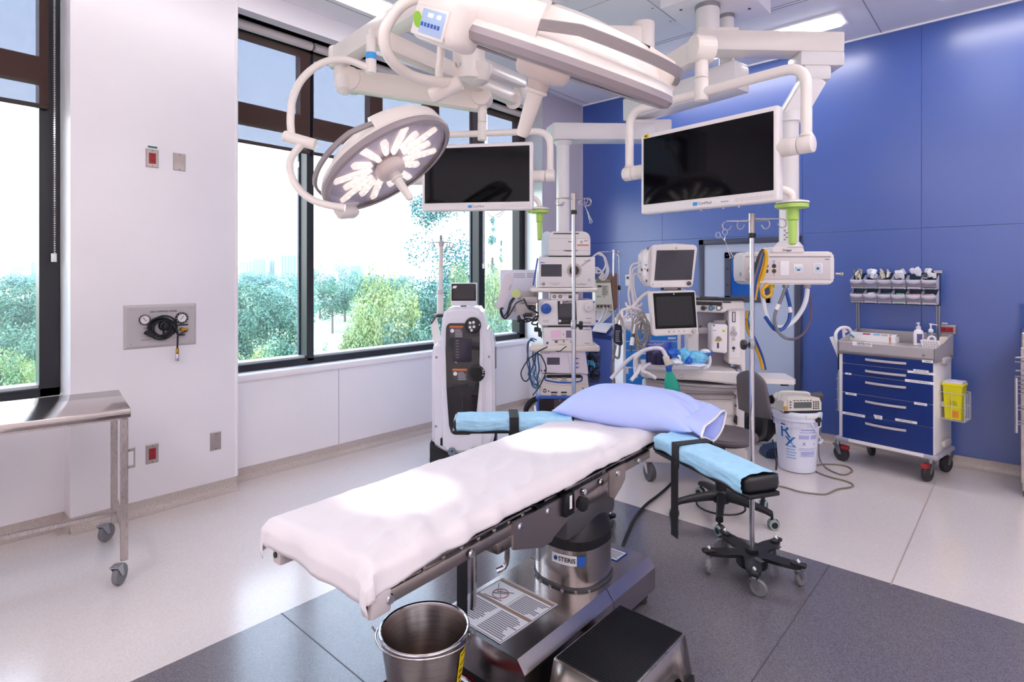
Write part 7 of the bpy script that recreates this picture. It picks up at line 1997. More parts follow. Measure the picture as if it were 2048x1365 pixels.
t_ = Thing('absorber_canister', 'clear violet canister of dark granules on the machine worktop', 'canister', at(1318, 733, 4.0), YAW)
b = MB(); q = .075; b.lathe([(.0, .02), (.085, .02), (.088, .03), (.088, .09), (.082, .10), (0, .10)], n=28, sc=(1, .8)); t_.part('granules', b, mat('dark_granules', '251F38', .7, noise=.8, nscale=120))
b = MB(); b.lathe([(.09, .015), (.094, .02), (.094, .17), (.09, .175), (0, .175)], n=28, cap0=False, sc=(1, .8)); t_.part('canister_shell', b, glassy('violet_clear', (.62, .62, .93), .05))
b = MB(); b.lathe([(.097, 0), (.097, .018), (.09, .02), (0, .02)], n=28, sc=(1, .8)); t_.part('canister_base', b, M_LGREY)
t_ = Thing('mask_pouch', 'crumpled clear and blue plastic pouch with a breathing mask on the worktop', 'pouch', at(1375, 735, 3.98), YAW)
def crumple(C, c, r, seed):
    b = MB(); bm2 = bmesh.new(); bmesh.ops.create_icosphere(bm2, subdivisions=3, radius=1)
    for v in bm2.verts:
        k = 1 + .22 * NZ.noise(v.co * 2.3 + V((seed, 0, 0))) + .10 * NZ.noise(v.co * 5 + V((0, seed, 0))); v.co = V((v.co.x * r[0], v.co.y * r[1], v.co.z * r[2])) * k
    b._add(bm2, MX.Translation(c)); return b
M_POUCH = mat('pouch_film', '6CC2EA', .2, noise=.25, nscale=22, coat=.6); M_POUCHD = mat('pouch_blue', '1660C8', .3); M_POUCHW = mat('pouch_clear', 'E4E8F2', .25, noise=.06, nscale=30)
px_ = lambda u, v, y=0: t_.px(u, v, y)
t_.part('pouch', crumple(0, px_(1393, 715, -.02), (.075, .05, .045), 3), M_POUCH, ang=20); t_.part('pouch', crumple(0, px_(1368, 712, -.02), (.045, .045, .055), 8), M_POUCH, ang=20)
t_.part('mask_cushion', crumple(0, px_(1377, 721, -.055), (.024, .02, .028), 5), M_POUCHD, ang=20); t_.part('mask_tube', crumple(0, px_(1345, 705, -.03), (.05, .035, .028), 6), M_POUCHD, ang=20)
t_.part('wrapper', crumple(0, px_(1388, 730, -.03), (.09, .06, .014), 7), M_POUCHW, ang=20); t_.part('wrapper', crumple(0, px_(1350, 724, -.04), (.05, .05, .022), 2), M_POUCHW, ang=20); t_.part('wrapper', crumple(0, px_(1411, 703, .0), (.035, .03, .016), 9), M_POUCHW, ang=20)
b = MB(); b.tube([px_(1352, 718, -.06), px_(1358, 722, -.07), px_(1360, 716, -.07), px_(1356, 711, -.06)], .007, 8, 4); t_.part('mask_ring', b, M_POUCHW)
b = MB(); b.tube([px_(1412, 712, -.02), px_(1417, 710, -.02), px_(1423, 705, -.0)], .012, 8, 3); t_.part('blue_connector', b, M_DBLUE)
b = MB(); b.tube([px_(1417, 708, .0), px_(1420, 722, .0), px_(1416, 733, -.0), px_(1404, 737, -.03)], .012, 8, 5); t_.part('clear_tube', b, M_POUCHW)
# foot switch and bags on the floor behind the chair
t_ = Thing('foot_pedal', 'dark blue foot pedal on the floor between the chair and the white pail', 'foot pedal', atz(1552, 912, 0), YAW)
b = MB(); slab(b, [(-.12, .0), (.1, .0), (.11, .03), (.09, .085), (.02, .10), (-.10, .07)], -.08, .08, .015, 2); t_.part('housing', b, mat('pedal_blue', '2A3C5C', .4))
b = MB(); b.lathe([(.055, 0), (.055, .016), (.05, .02), (0, .02)], (.07, -.075, .055), (0, -1, 0), 24, sc=(1, .9)); t_.part('pedal_cap', b, mat('pedal_slate', '3A4660', .4))
b = MB(); b.bar((.04, -.098, .072), (.095, -.098, .04), .006, .001, up=(0, 1, 0)); t_.part('pedal_print', b, M_PAPER)
t_ = Thing('black_bag', 'black bag slumped on the floor against the door behind the chair', 'bag', atz(1528, 893, 0), YAW)
bm_ = crumple(0, V((0, .12, .16)), (.16, .10, .16), 4); t_.part('body', bm_, M_BLK, ang=40)
b = MB(); b.tube([(-.05, .1, .3), (-.04, .1, .36), (.03, .1, .36), (.05, .1, .3)], .008, 6, 3); t_.part('bag_handle', b, M_RUB)
cable([(1545, 880, 4.3), (1549, 900, 4.25), (1553, 925, 4.2), (1552, 940, 4.15)], .007, M_CB, 'black pedal lead hanging behind the swivel chair', name='pedal_cord')

# ------------------------------------------------------------------ service head of the right boom
t = front('service_head', '', '', 1578, 570, 4.02); so = t.o
M_HEAD = mat('head_white', 'E4DDDB', .35)
b = MB(); slab(b, [P2(t, u, v) for u, v in ((1490, 506), (1496, 503.5), (1662, 503), (1668, 507), (1670, 514), (1670, 560), (1666, 567), (1660, 569.5), (1500, 569.5), (1492, 566), (1488, 558), (1487.5, 514))], 0, .2, .012, 3); HB = t.part('head_body', b, M_HEAD)
rect(t, 'head_panel', 1490.5, 515, 1661, 558.5, mat('head_panel', 'D2CACA', .4), 0, .004, .003); rect(t, 'head_groove', 1491, 513, 1662, 514.6, M_GREY, 0, .0045); rect(t, 'head_groove', 1491, 558.2, 1662, 559.4, M_LGREY, 0, .0045)
b = MB(); slab(b, [P2(t, u, v, -.01) for u, v in ((1544, 506), (1544, 497), (1548, 494), (1605, 494), (1609, 497), (1609, 506))], -.01, .2, .006, 2); t.part('neck', b, M_HEAD)
b = MB(); q = t.px(1577, 494, .08); b.lathe([(.1, 0), (.085, .02), (.07, .04)], (q.x, .08, q.z - .004), n=32); t.part('neck_cone', b, M_HEAD)
text(t, 'Dräger', 1574.5, 501, 4.6, M_INK, -.0105, bold=.02); text(t, 'Ambia', 1654, 519, 2.6, M_INK, -.0045, ital=.2)
for u in (1532.5, 1548):
    for v in (532.5, 542.5):
        s_ = disc(t, 'socket', u, v, 4.2, M_AMBER, -.004, .003, n=20)
        for du in (-1.4, 1.4):
            rect(t, 'socket_slot', u + du - .4, v - 1.2, u + du + .4, v + 1.2, M_BLK, -.007, .0006, sub_of=s_)
for v in (527, 548.5):
    disc(t, 'indicator', 1548, v, .9, M_INK, -.004, .001, n=8)
lines(t, 'socket_print', 1544, 521, 1552, 525, 2, M_CYAN, -.0046); lines(t, 'socket_print', 1545, 550.5, 1551, 552, 1, M_GINK, -.0046)
rect(t, 'blank_cover', 1560, 522.5, 1578.5, 551, M_PAPER, -.004, .004, .002)
s_ = rect(t, 'data_plate', 1587, 528, 1606, 546, M_PAPER, -.004, .004, .002); rect(t, 'data_face', 1589.5, 535, 1604, 543.5, mat('pale_blue', 'B8D0E4', .4), -.008, .001, sub_of=s_)
for u in (1595.5, 1598.5):
    disc(t, 'data_port', u, 540.3, 1.5, M_INK, -.009, .001, sub_of=s_, n=10)
disc(t, 'data_screw', 1591.5, 535.5, .8, M_INK, -.009, .001, sub_of=s_, n=8)
s_ = rect(t, 'ground_plate', 1626.5, 527, 1645, 547.5, M_PAPER, -.004, .004, .002); rect(t, 'ground_face', 1629, 528.5, 1642.5, 546, mat('pale_blue_grey', 'C4CFDC', .4), -.008, .001, sub_of=s_); disc(t, 'ground_pin', 1635.5, 537.3, 2.4, M_DGREY, -.009, .006, sub_of=s_, n=14)
s_ = disc(t, 'pressure_gauge', 1507, 530, 9, M_HEAD, -.004, .02); disc(t, 'gauge_face', 1507, 530, 6.3, mat('gauge_green', '55705F', .3), -.024, .001, sub_of=s_); disc(t, 'regulator_knob', 1504.5, 544, 7.5, M_HEAD, -.004, .018, bev=.003)
for u0, u1 in ((1670, 1683), (1480, 1487)):
    b = MB(); p0, p1 = t.px(u0, 548.5, .06), t.px(u1, 548.5, .06); b.cyl(p0, p1, .0095, n=12); t.part('rail_pin', b, M_STEEL)
    e = p1 if u0 > 1600 else p0; b = MB(); b.cyl(e - V((.003, 0, 0)), e + V((.005, 0, 0)), .014, n=14); t.part('rail_knob', b, M_LGREY)
for u, m in ((1542.5, M_YEL), (1571, M_ZINC), (1614.5, M_LGREY)):
    q = t.px(u, 569, .06); b = MB(); b.cyl(q, q - V((0, 0, .025)), .022, n=16, bev=.003); b.cyl(q - V((0, 0, .02)), q - V((0, 0, .05)), .012, n=12); t.part('hose_coupling', b, m)
q = t.px(1530, 502, -.03); b = MB(); b.tube([t.px(1529, 505, .02), t.px(1529, 499, -.02), t.px(1530, 497, -.05)], .006, 8, 3); t.part('hose_hook', b, M_STEEL)
for o in list(so.children):
    o.parent = boom1.o; o.matrix_parent_inverse = MX(); o.data.transform(boom1.inv @ t.mw)
    for g in o.children:
        g.data.transform(boom1.inv @ t.mw)
bpy.data.objects.remove(so)
M_HY = mat('hose_yellow', 'DDA818', .4); M_HB = mat('hose_blue', '1C4A98', .4); M_HG = mat('hose_grey', '777680', .4); M_HW = mat('hose_white', 'DADCE4', .4); M_HP = mat('hose_purple', '5C5068', .45)
def hose(label, P, r, m, d=4.0, clip=None):
    b = MB(); b.tube([at(p[0], p[1], p[2] if len(p) > 2 else d) for p in P], r, 8, 7); o = tag(b.build('gas_hose', m), label, 'hose', 'gas hoses of the boom')
    if clip:
        b = MB(); b.cyl(at(clip[0], clip[1], d), at(clip[2], clip[3], d), r * 1.25, n=10); c_ = b.build('hose_label', M_PAPER); c_.parent = o
hose('yellow hose making a small loop under the service head', [(1542.5, 577), (1543, 586), (1538, 593), (1530, 594), (1524, 587), (1526, 578), (1534, 571), (1536, 569)], .012, M_HY)
hose('blue hose hanging in a loop from the service head', [(1571, 578), (1576, 596), (1580, 616), (1578, 640), (1570, 654), (1562, 660), (1552, 660), (1545, 655), (1530, 634)], .0125, M_HB, 4.0, (1578, 614, 1580.5, 625))
hose('grey hose hanging in a loop from the service head', [(1570, 578), (1562, 600), (1552, 622), (1549, 640), (1554, 660), (1564, 672), (1574, 678)], .0115, M_HG, 3.98, (1557.5, 609, 1552.5, 620))
hose('thick white hose slung below the service head', [(1615, 578), (1612, 600), (1604, 620), (1588, 642), (1570, 653), (1555, 654), (1542, 647), (1532, 628), (1527, 605), (1524, 580), (1523, 570)], .016, M_HW, 4.02)
hose('dark purple hose in the widest loop below the service head', [(1617, 580), (1621, 605), (1622, 630), (1616, 655), (1602, 672), (1585, 679), (1570, 675), (1552, 661), (1538, 644), (1528, 622), (1523, 590), (1522, 570)], .009, M_HP, 4.03)
for nm, du, m in (('grey', -6, M_HG), ('dark blue', -2.5, M_HB), ('yellow', 2, M_HY), ('black', -8, mat('hose_black', '26252B', .4))):
    hose(nm + ' hose doubled over the hook at the left end of the service head', [(1529 + du * .4, 500, 3.94), (1527 + du, 512, 3.93), (1522 + du * 1.3, 535, 3.93), (1516 + du * 1.3, 555, 3.94), (1512 + du, 575, 3.95), (1508 + du * .6, 600, 3.97)], .0125, m)
hose('yellow hose end coming down at the front of the hook on the service head', [(1530, 500, 3.92), (1533, 512, 3.91), (1531, 530, 3.91), (1527, 548, 3.91), (1521, 562, 3.92)], .0125, M_HY)
hose('white hose end with a clip on the hook of the service head', [(1532, 501, 3.96), (1536, 506, 3.95), (1535, 520, 3.95), (1529, 548, 3.93)], .008, M_HW)
for du, m, nm in ((0, M_HB, 'dark blue hose curving down behind the front infusion pole'), (-4, M_HY, 'yellow hose curving down behind the front infusion pole')):
    hose(nm, [(1497 + du * .5, 622, 4.15), (1494, 640, 4.15), (1500 + du, 660, 4.2), (1514 + du, 690, 4.25), (1524 + du, 715, 4.3), (1530 + du, 740, 4.3)], .013, m)
# socket box on the blue wall
t = Thing('wall_box', 'white double socket box on the blue wall left of the upper screen', 'socket', (-3.335, YB, 1.46), 0)
b = MB(); b.bb((-.045, -.02, -.065), (.045, 0, .065), .005); t.part('box', b, M_PAPER)
b = MB(); b.bb((-.025, -.024, .015), (.025, -.018, .045)); t.part('socket', b, M_DGREY)
# ------------------------------------------------------------------ drawer cart by the blue wall
FY = -.05
ct = Thing('drawer_cart', 'white cart with five navy drawers and a grey top tray, against the blue wall', 'cart', (-.815, 5.215, 0), -.172)
t = ct
M_CGREY = mat('cart_grey', 'A9A2A4', .35); M_CBUMP = mat('bumper_grey', '9C9AA6', .4)
fx = lambda u, v, y=FY: t.px(u, v, y)
xl, xr = fx(1678, 800).x, fx(1869, 830).x
zt = (fx(1680, 706).z + fx(1868, 728).z) / 2; zb = fx(1868, 912).z
DEP = .40
b = MB(); b.bb((xl, FY, zb), (xr, FY + DEP, zt), .006, 2); t.part('carcass', b, M_WHITE)
# drawers: seen edges in pixels, left and right
dl = [(705, 725.2), (726.3, 746.3), (747.4, 783.2), (784.4, 824.5), (825.6, 878)]
xa, xb = fx(1686.2, 790).x, fx(1866.6, 810).x
for i, (v0, v1) in enumerate(dl):
    z1, z0 = fx(1686.2, v0).z, fx(1686.2, v1).z
    b = MB(); b.bb((xa, FY - .012, z0), (xb, FY + .02, z1), .002, 1); dr = t.part('drawer', b, M_NAVY)
    zc = z1 - (.020 if i < 2 else .045 if i < 4 else .05) if i else (z0 + z1) / 2 + .004
    if i == 1: zc = (z0 + z1) / 2
    h0, h1 = fx(1732, 770).x, fx(1813.5, 775).x
    b = MB(); n = 10; P = []
    for k in range(n + 1):
        q = k / n; x = h0 + (h1 - h0) * q; bo = .022 * math.sin(PI * q) ** .6 + .004
        P += [(x, FY - .014 - bo, zc + .0085), (x, FY - .014 - bo, zc - .0085), (x, FY - .012 - max(0, bo - .006), zc - .0085), (x, FY - .012 - max(0, bo - .006), zc + .0085)]
    F_ = []
    for k in range(n):
        for j in range(4):
            F_.append((4 * k + j, 4 * k + (j + 1) % 4, 4 * k + 4 + (j + 1) % 4, 4 * k + 4 + j))
    b.poly(P, F_ + [(0, 1, 2, 3), (4 * n + 3, 4 * n + 2, 4 * n + 1, 4 * n)]); t.part('drawer_handle', b, M_LGREY, sub_of=dr)
for j, (u, v, w, h, s_) in enumerate(((1855, 723.5, 18, 5, 'SYRINGES'), (1842, 742.5, 26, 4.5, 'NEEDLES & BLADES'), (1842, 746.5, 46, 4.5, 'ARTERIAL LINE & PRESSURE'), (1839, 764.5, 50, 5.5, 'SUCTION, TUBES, AIRWAYS'), (1696.5, 748, 12, 4, 'TAPE'), (1702, 788.5, 22, 5, 'DRESSINGS'), (1841, 808.5, 22, 5, 'CATHETERS'), (1707.5, 829.5, 44, 5.5, 'BLANKETS & WARMING SETS'), (1756, 833, 16, 4, 'IV FLUIDS'), (1757, 837, 14, 4, 'TUBING'), (1812, 843, 38, 5, 'DRAPES AND COVERS'))):
    q = fx(u, v, FY - .0125); k = .0037
    b = MB(); b.box((q.x, FY - .0127, q.z), (w * k, .0012, h * k)); l_ = t.part('label_strip', b, M_PAPER)
    lettering(s_, h * k * .62, T3(q.x, FY - .0135, q.z), M_INK, t.o, sx=.75)
# top tray
za = fx(1680, 681).z; b = MB(); yb0, yb1 = FY - .012, FY + DEP + .005; x0, x1 = xl - .008, xr + .012
for p, q in (((x0, yb0, zt - .0), (x1, yb1, zt + .03)), ((x0, yb0, zt), (x1, yb0 + .014, za - .006)), ((x0, yb1 - .014, zt), (x1, yb1, za + .075))):
    b.bb(p, q, .003, 1)
for xx in (x0, x1 - .014):
    b.prism([(yb0, zt), (yb1, zt), (yb1, za + .075), (yb1 - .06, za + .07), (yb0 + .03, za - .002), (yb0, za - .006)], xx, xx + .014, 'x')
t.part('top_tray', b, M_CGREY)
b = MB(); b.bb((x0 + .02, yb0 + .02, za - .016), (x1 - .02, yb1 - .02, za - .012)); t.part('tray_floor', b, mat('tray_floor', 'B5A9A6', .18))
b = MB(); b.bb((x0 + .013, yb0 + .013, zt + .02), (x1 - .013, yb1 - .013, za - .014)); t.part('tray_body', b, M_CGREY)
q = fx(1724.5, 689, yb0 - .001); b = MB(); b.box((q.x, yb0 - .001, q.z), (.14, .002, .031)); t.part('name_plate', b, M_PAPER)
lettering('DETECTO', .021, T3(q.x + .012, yb0 - .0022, q.z + .003), M_INK, t.o, bold=.02, sx=1.05); b = MB(); b.box((q.x + .01, yb0 - .0022, q.z - .010), (.09, .0006, .003)); t.part('plate_print', b, M_GINK)
q = fx(1848, 710.5); b = MB(); b.cyl((q.x, FY - .006, q.z - .004), (q.x, FY + .002, q.z - .004), .024, n=20); b.bb((q.x - .024, FY - .006, zt - .03), (q.x + .024, FY, q.z - .004)); t.part('lock_plate', b, M_WHITE); b = MB(); b.cyl((q.x, FY - .012, q.z - .002), (q.x, FY - .005, q.z - .002), .009, n=16); t.part('lock', b, M_ZINC)
# base bumper and castors
b = MB(); b.bb((xl - .03, FY - .022, zb - .035), (xr + .025, FY + .12, zb + .004), .018, 3); b.bb((xl - .03, FY + .1, zb - .035), (xr + .025, FY + DEP + .01, zb + .004), .018, 3); t.part('bumper', b, M_CBUMP)
b = MB(); b.bb((xl + .08, FY - .023, zb - .022), (xr - .06, FY - .01, zb + .002)); t.part('base_strip', b, M_WHITE)
for p, a, br in (((fx(1683, 921, -.01).x, -.01), 2.9, M_RED), ((fx(1857, 962, -.0).x, -.02), 1.4, M_RED), ((xr - .03, .33), 1.3, None), ((xl + .10, .33), 2.2, None)):
    caster(t, p[0], p[1], .063, .032, a, zb - .03, mat('tyre_dark', '2C2A2E', .6), M_GRUB, M_ZINC, brake=br)
# right side fittings
for z, w_ in ((fx(1889, 722, .1).z, .06), (fx(1886, 808, .1).z, .05), (fx(1885, 888, .1).z, .05)):
    b = MB(); b.bb((xr, .08, z - .022), (xr + .03, .08 + .16, z + .02), .008, 2); t.part('side_bracket', b, M_LGREY)
# left push handle and side catheter basket
b = MB(); zh = fx(1668, 690, .1).z
b.tube(fillet([(xl, .06, zh - .02), (xl - .055, .06, zh - .02), (xl - .075, .06, zh + .10), (xl - .05, .10, zh + .15), (xl - .01, .16, zh + .15), (xl, .2, zh + .10)], .04, 4), .013, 10); t.part('push_handle', b, M_PAPER)
b = MB(); z0, z1 = fx(1665, 820, .1).z, fx(1665, 755, .1).z
for k in range(4):
    z = z0 + .02 + k * (z1 - z0) / 3.2; b.tube([(xl, .03, z), (xl - .055, .03, z), (xl - .055, .19, z), (xl, .19, z)], .0028, 5)
for y in (.04, .09, .14, .18):
    b.tube([(xl - .05, y, z1 + .05), (xl - .05, y, z0 + .02), (xl - .03, y, z0), (xl, y, z0)], .0022, 5)
t.part('side_rack', b, M_ZINC)
k_ = Thing('suction_catheters', 'clear suction catheters standing in the wire rack at the left of the drawer cart', 'catheter', t.mw @ V((xl - .03, .1, z0)), -.172)
for j in range(6):
    b = MB(); x = -.012 + .005 * (j % 3); y = -.05 + .018 * j; b.tube([(x, y, .008), (x - .004, y, .2), (x, y + .004, .38 + .01 * j)], .004, 6, 3); k_.part('catheter', b, mat('clear_tube_white', 'CFD2DA', .25))
b = MB(); b.box((.0, -.02, .42), (.04, .07, .14), .004, 1); b.bar((0, -.02, .48), (-.005, -.02, .60), .02, .02); k_.part('black_sleeve', b, M_BLK)
b = MB(); b.bar((.0, -.03, .42), (-.075, -.04, .62), .03, .004, up=(0, 1, 0)); b.bar((.0, -.0, .46), (-.085, .0, .60), .022, .004, up=(0, 1, 0)); b.bar((.01, .02, .5), (-.005, .02, .70), .02, .004, up=(0, 1, 0)); b.bar((.02, .03, .66), (-.03, .03, .70), .02, .004, up=(0, 1, 0)); k_.part('paper_packet', b, M_PAPER)
# ---- rack of tilt bins on two uprights
yr = FY + DEP - .035
for u in (1716.5, 1877):
    q0, q1 = fx(u, 660 if u < 1800 else 668, yr), fx(u, 548, yr); q = fx(u, 600, yr)
    b = MB(); b.bb((q.x - .012, yr - .012, za - .01), (q.x + .012, yr + .012, q1.z), .002, 1); t.part('rack_upright', b, M_ZINC)
    b = MB(); b.bb((q.x - .003, yr - .0135, za + .02), (q.x + .003, yr - .012, q1.z)); t.part('upright_slot', b, M_DGREY)
bx0, bx1 = fx(1707.5, 580, yr - .02).x, fx(1880, 580, yr - .02).x
zr = [(fx(1710, 576, yr - .05).z, fx(1710, 549, yr - .05).z), (fx(1710, 604, yr - .05).z, fx(1710, 577.5, yr - .05).z)]
sl = 0
b = MB(); b.bb((bx0, yr - .03, zr[1][0] - .012), (bx1 + .004, yr - .016, zr[0][1] + .01)); t.part('bin_backplate', b, mat('teal_plate', '12324A', .4))
pitch = (bx1 - bx0) / 6
M_BIN = mat('bin_lilac', 'C9C4D6', .35); M_BINC = mat('bin_clear', '8C8896', .25)
cont = [['syringe caps and beige packets', 'white and blue packets', 'cream packets with sticks', 'white folded packets', 'tall white puffed packets', 'white packets with dark print'],
        ['dark packets', 'one white gauze packet on top', 'grey green packets', 'green packets', 'pink packets', 'pink and beige packets']]
cols = [[('CFC8BA', '8E8678'), ('E4E4EE', '7E8CC0'), ('DAD0BE', 'C4B8A2'), ('E6E4EA', 'C9C6D0'), ('E8E8F0', 'DCDCE8'), ('E6E6EC', '3A3A44')], [('4E4C52', '6A686E'), ('EAE6E4', 'B8B4BC'), ('6E7C80', '8A9698'), ('7FAE84', 'A8CBA8'), ('B88E90', 'D8B8A8'), ('B89A96', 'D4C0AC')]]
proto = None
for r in range(2):
    z0, z1 = zr[r]; hh = z1 - z0
    for c in range(6):
        x0 = bx0 + c * pitch + .003; x1 = x0 + pitch - .006; cx = (x0 + x1) / 2
        lab_ = 'tilt bin of %s, %s of the rack over the drawer cart, %s' % (cont[r][c], 'upper row' if r == 0 else 'lower row', ('first', 'second', 'third', 'fourth', 'fifth', 'last')[c])
        lab_ = '%s row tilt bin of %s over the drawer cart' % (('upper', 'lower')[r], cont[r][c])
        if proto is None:
            bt = Thing('tilt_bin', lab_, 'bin', (0, 0, 0), 0, 'tilt bins over the drawer cart'); w = (x1 - x0) / 2; d0 = .07
            # side cheeks, floor, front flap
            for s_ in (-1, 1):
                b = MB(); b.prism([(0, hh * .98), (0, 0), (-d0 * .75, 0), (-d0 * 1.15, hh * .60), (-d0 * .85, hh * .62)], s_ * w - (.0025 if s_ > 0 else 0), s_ * w + (0 if s_ > 0 else .0025), 'x'); bt.part('cheek', b, M_BIN)
            b = MB(); b.poly([(-w, -d0 * .77, 0), (w, -d0 * .77, 0), (w, -d0 * .98, hh * .34), (-w, -d0 * .98, hh * .34)], [(0, 1, 2, 3)]); bt.part('window', b, M_BINC)
            b = MB(); pts = []
            for k in range(11):
                q = -1 + 2 * k / 10; dz = hh * (.36 - .0 + .12 * abs(q) ** 3 - .06)
                pts += [(q * w, -d0 * .98 - .012 * (1 - q * q), dz), (q * w, -d0 * 1.17 - .012 * (1 - q * q) * .3, hh * .60)]
            b.poly(pts, [(2 * k, 2 * k + 2, 2 * k + 3, 2 * k + 1) for k in range(10)]); o = bt.part('front_flap', b, M_BIN, ang=60); k = o.modifiers.new('t', 'SOLIDIFY'); k.thickness = .003
            b = MB()
            for s_ in (-1, 1):
                b.bb((s_ * w * .82 - .004, -d0 * .80, -.004), (s_ * w * .82 + .004, -d0 * .74, hh * .3))
            b.bb((-w, -d0 * .8, -.002), (w, 0, .003)); bt.part('floor', b, M_BIN)
            proto = bt.o; po = proto
        else:
            po = copy_thing(proto, label=lab_)
        po.location = ct.mw @ V((cx, yr - .028, z0)); po.rotation_euler = (0, 0, -.172)
        # what stands in the bin
        g = Thing('packet_pile', '%s in the %s row of bins over the drawer cart' % (cont[r][c], ('upper', 'lower')[r]), 'packets', po.location, -.172, 'packets in the tilt bins')
        m1, m2_ = mat('packet_' + cols[r][c][0], cols[r][c][0], .5), mat('packet_' + cols[r][c][1], cols[r][c][1], .5)
        n = 14 if r == 0 else 9
        for k in range(n):
            b = MB(); up_ = (.25 + .5 * rnd.random()) * hh if r == 0 else .05 * hh
            if r == 0 and c == 4: up_ += .25 * hh
            R3 = MX.Rotation(rnd.uniform(-.6, .6), 3, 'Y') @ MX.Rotation(rnd.uniform(-.4, .4), 3, 'X')
            sz = (rnd.uniform(.008, .018), .004, rnd.uniform(.035, .06)) if c in (0, 2) and r == 0 else (rnd.uniform(.02, .034), rnd.uniform(.004, .012), rnd.uniform(.03, .05))
            if r == 1 and c != 1: sz = (rnd.uniform(.02, .03), .02, .03); 
            b.box((rnd.uniform(-.028, .028), -.04 + rnd.uniform(-.025, .024), hh * (.62 if r == 0 else .50) + up_ * .8), sz, .0015, 1, R3); g.part('packet', b, m1 if k % 3 else m2_)
        b = MB(); b.bb((-pitch / 2 + .008, -.058, .004), (pitch / 2 - .008, -.004, hh * .60), .004); g.part('packet_base', b, m2_, stuff=True)
b = MB(); q = fx(1876, 544, yr - .03); b.box((q.x, yr - .03, q.z), (.05, .02, .022)); t.part('rack_clip', b, M_LGREY)
# ---- things on the cart's top
zf = za - .012
L = t.mw
def on(u, v, z=None, y=.25):
    return fx(u, v, FY + y)
q = on(1748, 675)
bx = Thing('dressing_box', 'long flat white box with coloured labels on the left of the cart tray', 'box', L @ V((q.x, q.y, zf)), -.172 + .02)
b = MB(); b.bb((-.165, -.045, 0), (.165, .045, .05), .002, 1); bx.part('box', b, M_PAPER)
b = MB(); b.poly([(-.165, -.045, .05), (.165, -.045, .05), (.165, -.01, .065), (-.165, -.01, .065), (.165, .045, .065), (-.165, .045, .065)], [(0, 1, 2, 3), (3, 2, 4, 5)]); bx.part('lid', b, mat('lid_pale', 'D8DCE4', .4))
for x, w, m in ((-.045, .055, M_RED), (.03, .05, mat('box_blue', '6E9CC8', .5)), (.085, .045, mat('box_tan', 'C89A70', .5)), (.125, .012, M_ORANGE)):
    b = MB(); b.poly([(x - w / 2, -.04, .0535), (x + w / 2, -.04, .0535), (x + w / 2, -.018, .063), (x - w / 2, -.018, .063)], [(0, 1, 2, 3)]); bx.part('box_print', b, m)
b = MB(); b.bb((.122, -.0462, .004), (.133, -.0448, .048)); bx.part('orange_tape', b, M_ORANGE); b = MB(); b.bb((.128, -.047, .006), (.13, -.0455, .02)); bx.part('tape_print', b, M_PAPER)
b = MB(); b.bar((-.165, -.046, .05), (-.13, -.047, .022), .016, .001, up=(0, 1, 0)); bx.part('blue_corner', b, mat('corner_blue', '5A90B8', .5))
q = on(1837, 678, None, .22); bo = Thing('lotion_bottle', 'white pump bottle with a violet label on the cart tray', 'bottle', L @ V((q.x, q.y, zf)), -.172)
b = MB(); b.lathe([(0, 0), (.030, 0), (.033, .004), (.033, .095), (.028, .112), (.015, .122), (.015, .128), (0, .128)], n=28); bo.part('body', b, M_PAPER)
b = MB(); b.lathe([(.0165, .124), (.0165, .145), (.006, .148), (.006, .166), (.009, .168), (.009, .176), (0, .177)], n=18, cap0=False); b.bar((0, 0, .171), (-.004, -.025, .168), .008, .006); bo.part('pump_head', b, mat('pump_grey', 'CFCFDA', .4))
b = MB(); b.lathe([(.0336, .02), (.0336, .09)], n=10, cap0=False, cap1=False, a0=-1.6, a1=-.5); bo.part('label', b, mat('label_violet', '5A5688', .5))
q = on(1860, 676, None, .26); bo = Thing('clear_pump_bottle', 'clear pump bottle with a white long nozzle behind the little white basket', 'bottle', L @ V((q.x, q.y + .02, zf)), -.172)
b = MB(); b.lathe([(0, 0), (.027, 0), (.029, .004), (.029, .085), (.02, .1), (.014, .105), (0, .105)], n=24); bo.part('body', b, glassy('bottle_clear', (.8, .86, .95), .05))
b = MB(); b.lathe([(.016, .10), (.018, .118), (.012, .124), (.006, .13), (.006, .158), (.011, .16), (.011, .168), (0, .169)], n=18, cap0=False); b.bar((0, 0, .164), (.045, -.01, .160), .009, .006); bo.part('pump_head', b, M_PAPER)
q = on(1862, 686, None, .10); bk = Thing('pill_basket', 'small white perforated plastic basket at the right corner of the cart tray', 'basket', L @ V((q.x, q.y + .02, zf)), -.172)
o_ = [(-.052, -.03), (.052, -.03), (.052, .03), (-.052, .03)]; i_ = [(-.064, -.038), (.064, -.038), (.064, .038), (-.064, .038)]
b = MB(); b.poly([(x, y, .001) for x, y in o_] + [(x, y, .055) for x, y in i_] + [(x * .95, y * .93, .055) for x, y in i_] + [(x * .95, y * .93, .004) for x, y in o_], [(3, 2, 1, 0), (0, 1, 5, 4), (1, 2, 6, 5), (2, 3, 7, 6), (3, 0, 4, 7), (4, 5, 9, 8), (5, 6, 10, 9), (6, 7, 11, 10), (7, 4, 8, 11), (8, 9, 13, 12), (9, 10, 14, 13), (10, 11, 15, 14), (11, 8, 12, 15), (12, 13, 14, 15)]); bk.part('basket', b, M_PAPER)
b = MB()
for r in range(3):
    for c in range(6):
        z = .013 + r * .014; x = -.042 + c * .016 + (r % 2) * .006; y = -.0305 - .008 * z / .055
        b.box((x, y, z), (.007, .002, .007), 0, 1, MX.Rotation(.78, 3, 'Y'))
bk.part('basket_hole', b, M_GREY, stuff=True)
tp = Thing('tape_roll', 'roll of white tape standing in the little basket on the cart', 'tape', L @ V((q.x + .0, q.y + .02, zf + .055)), -.172)
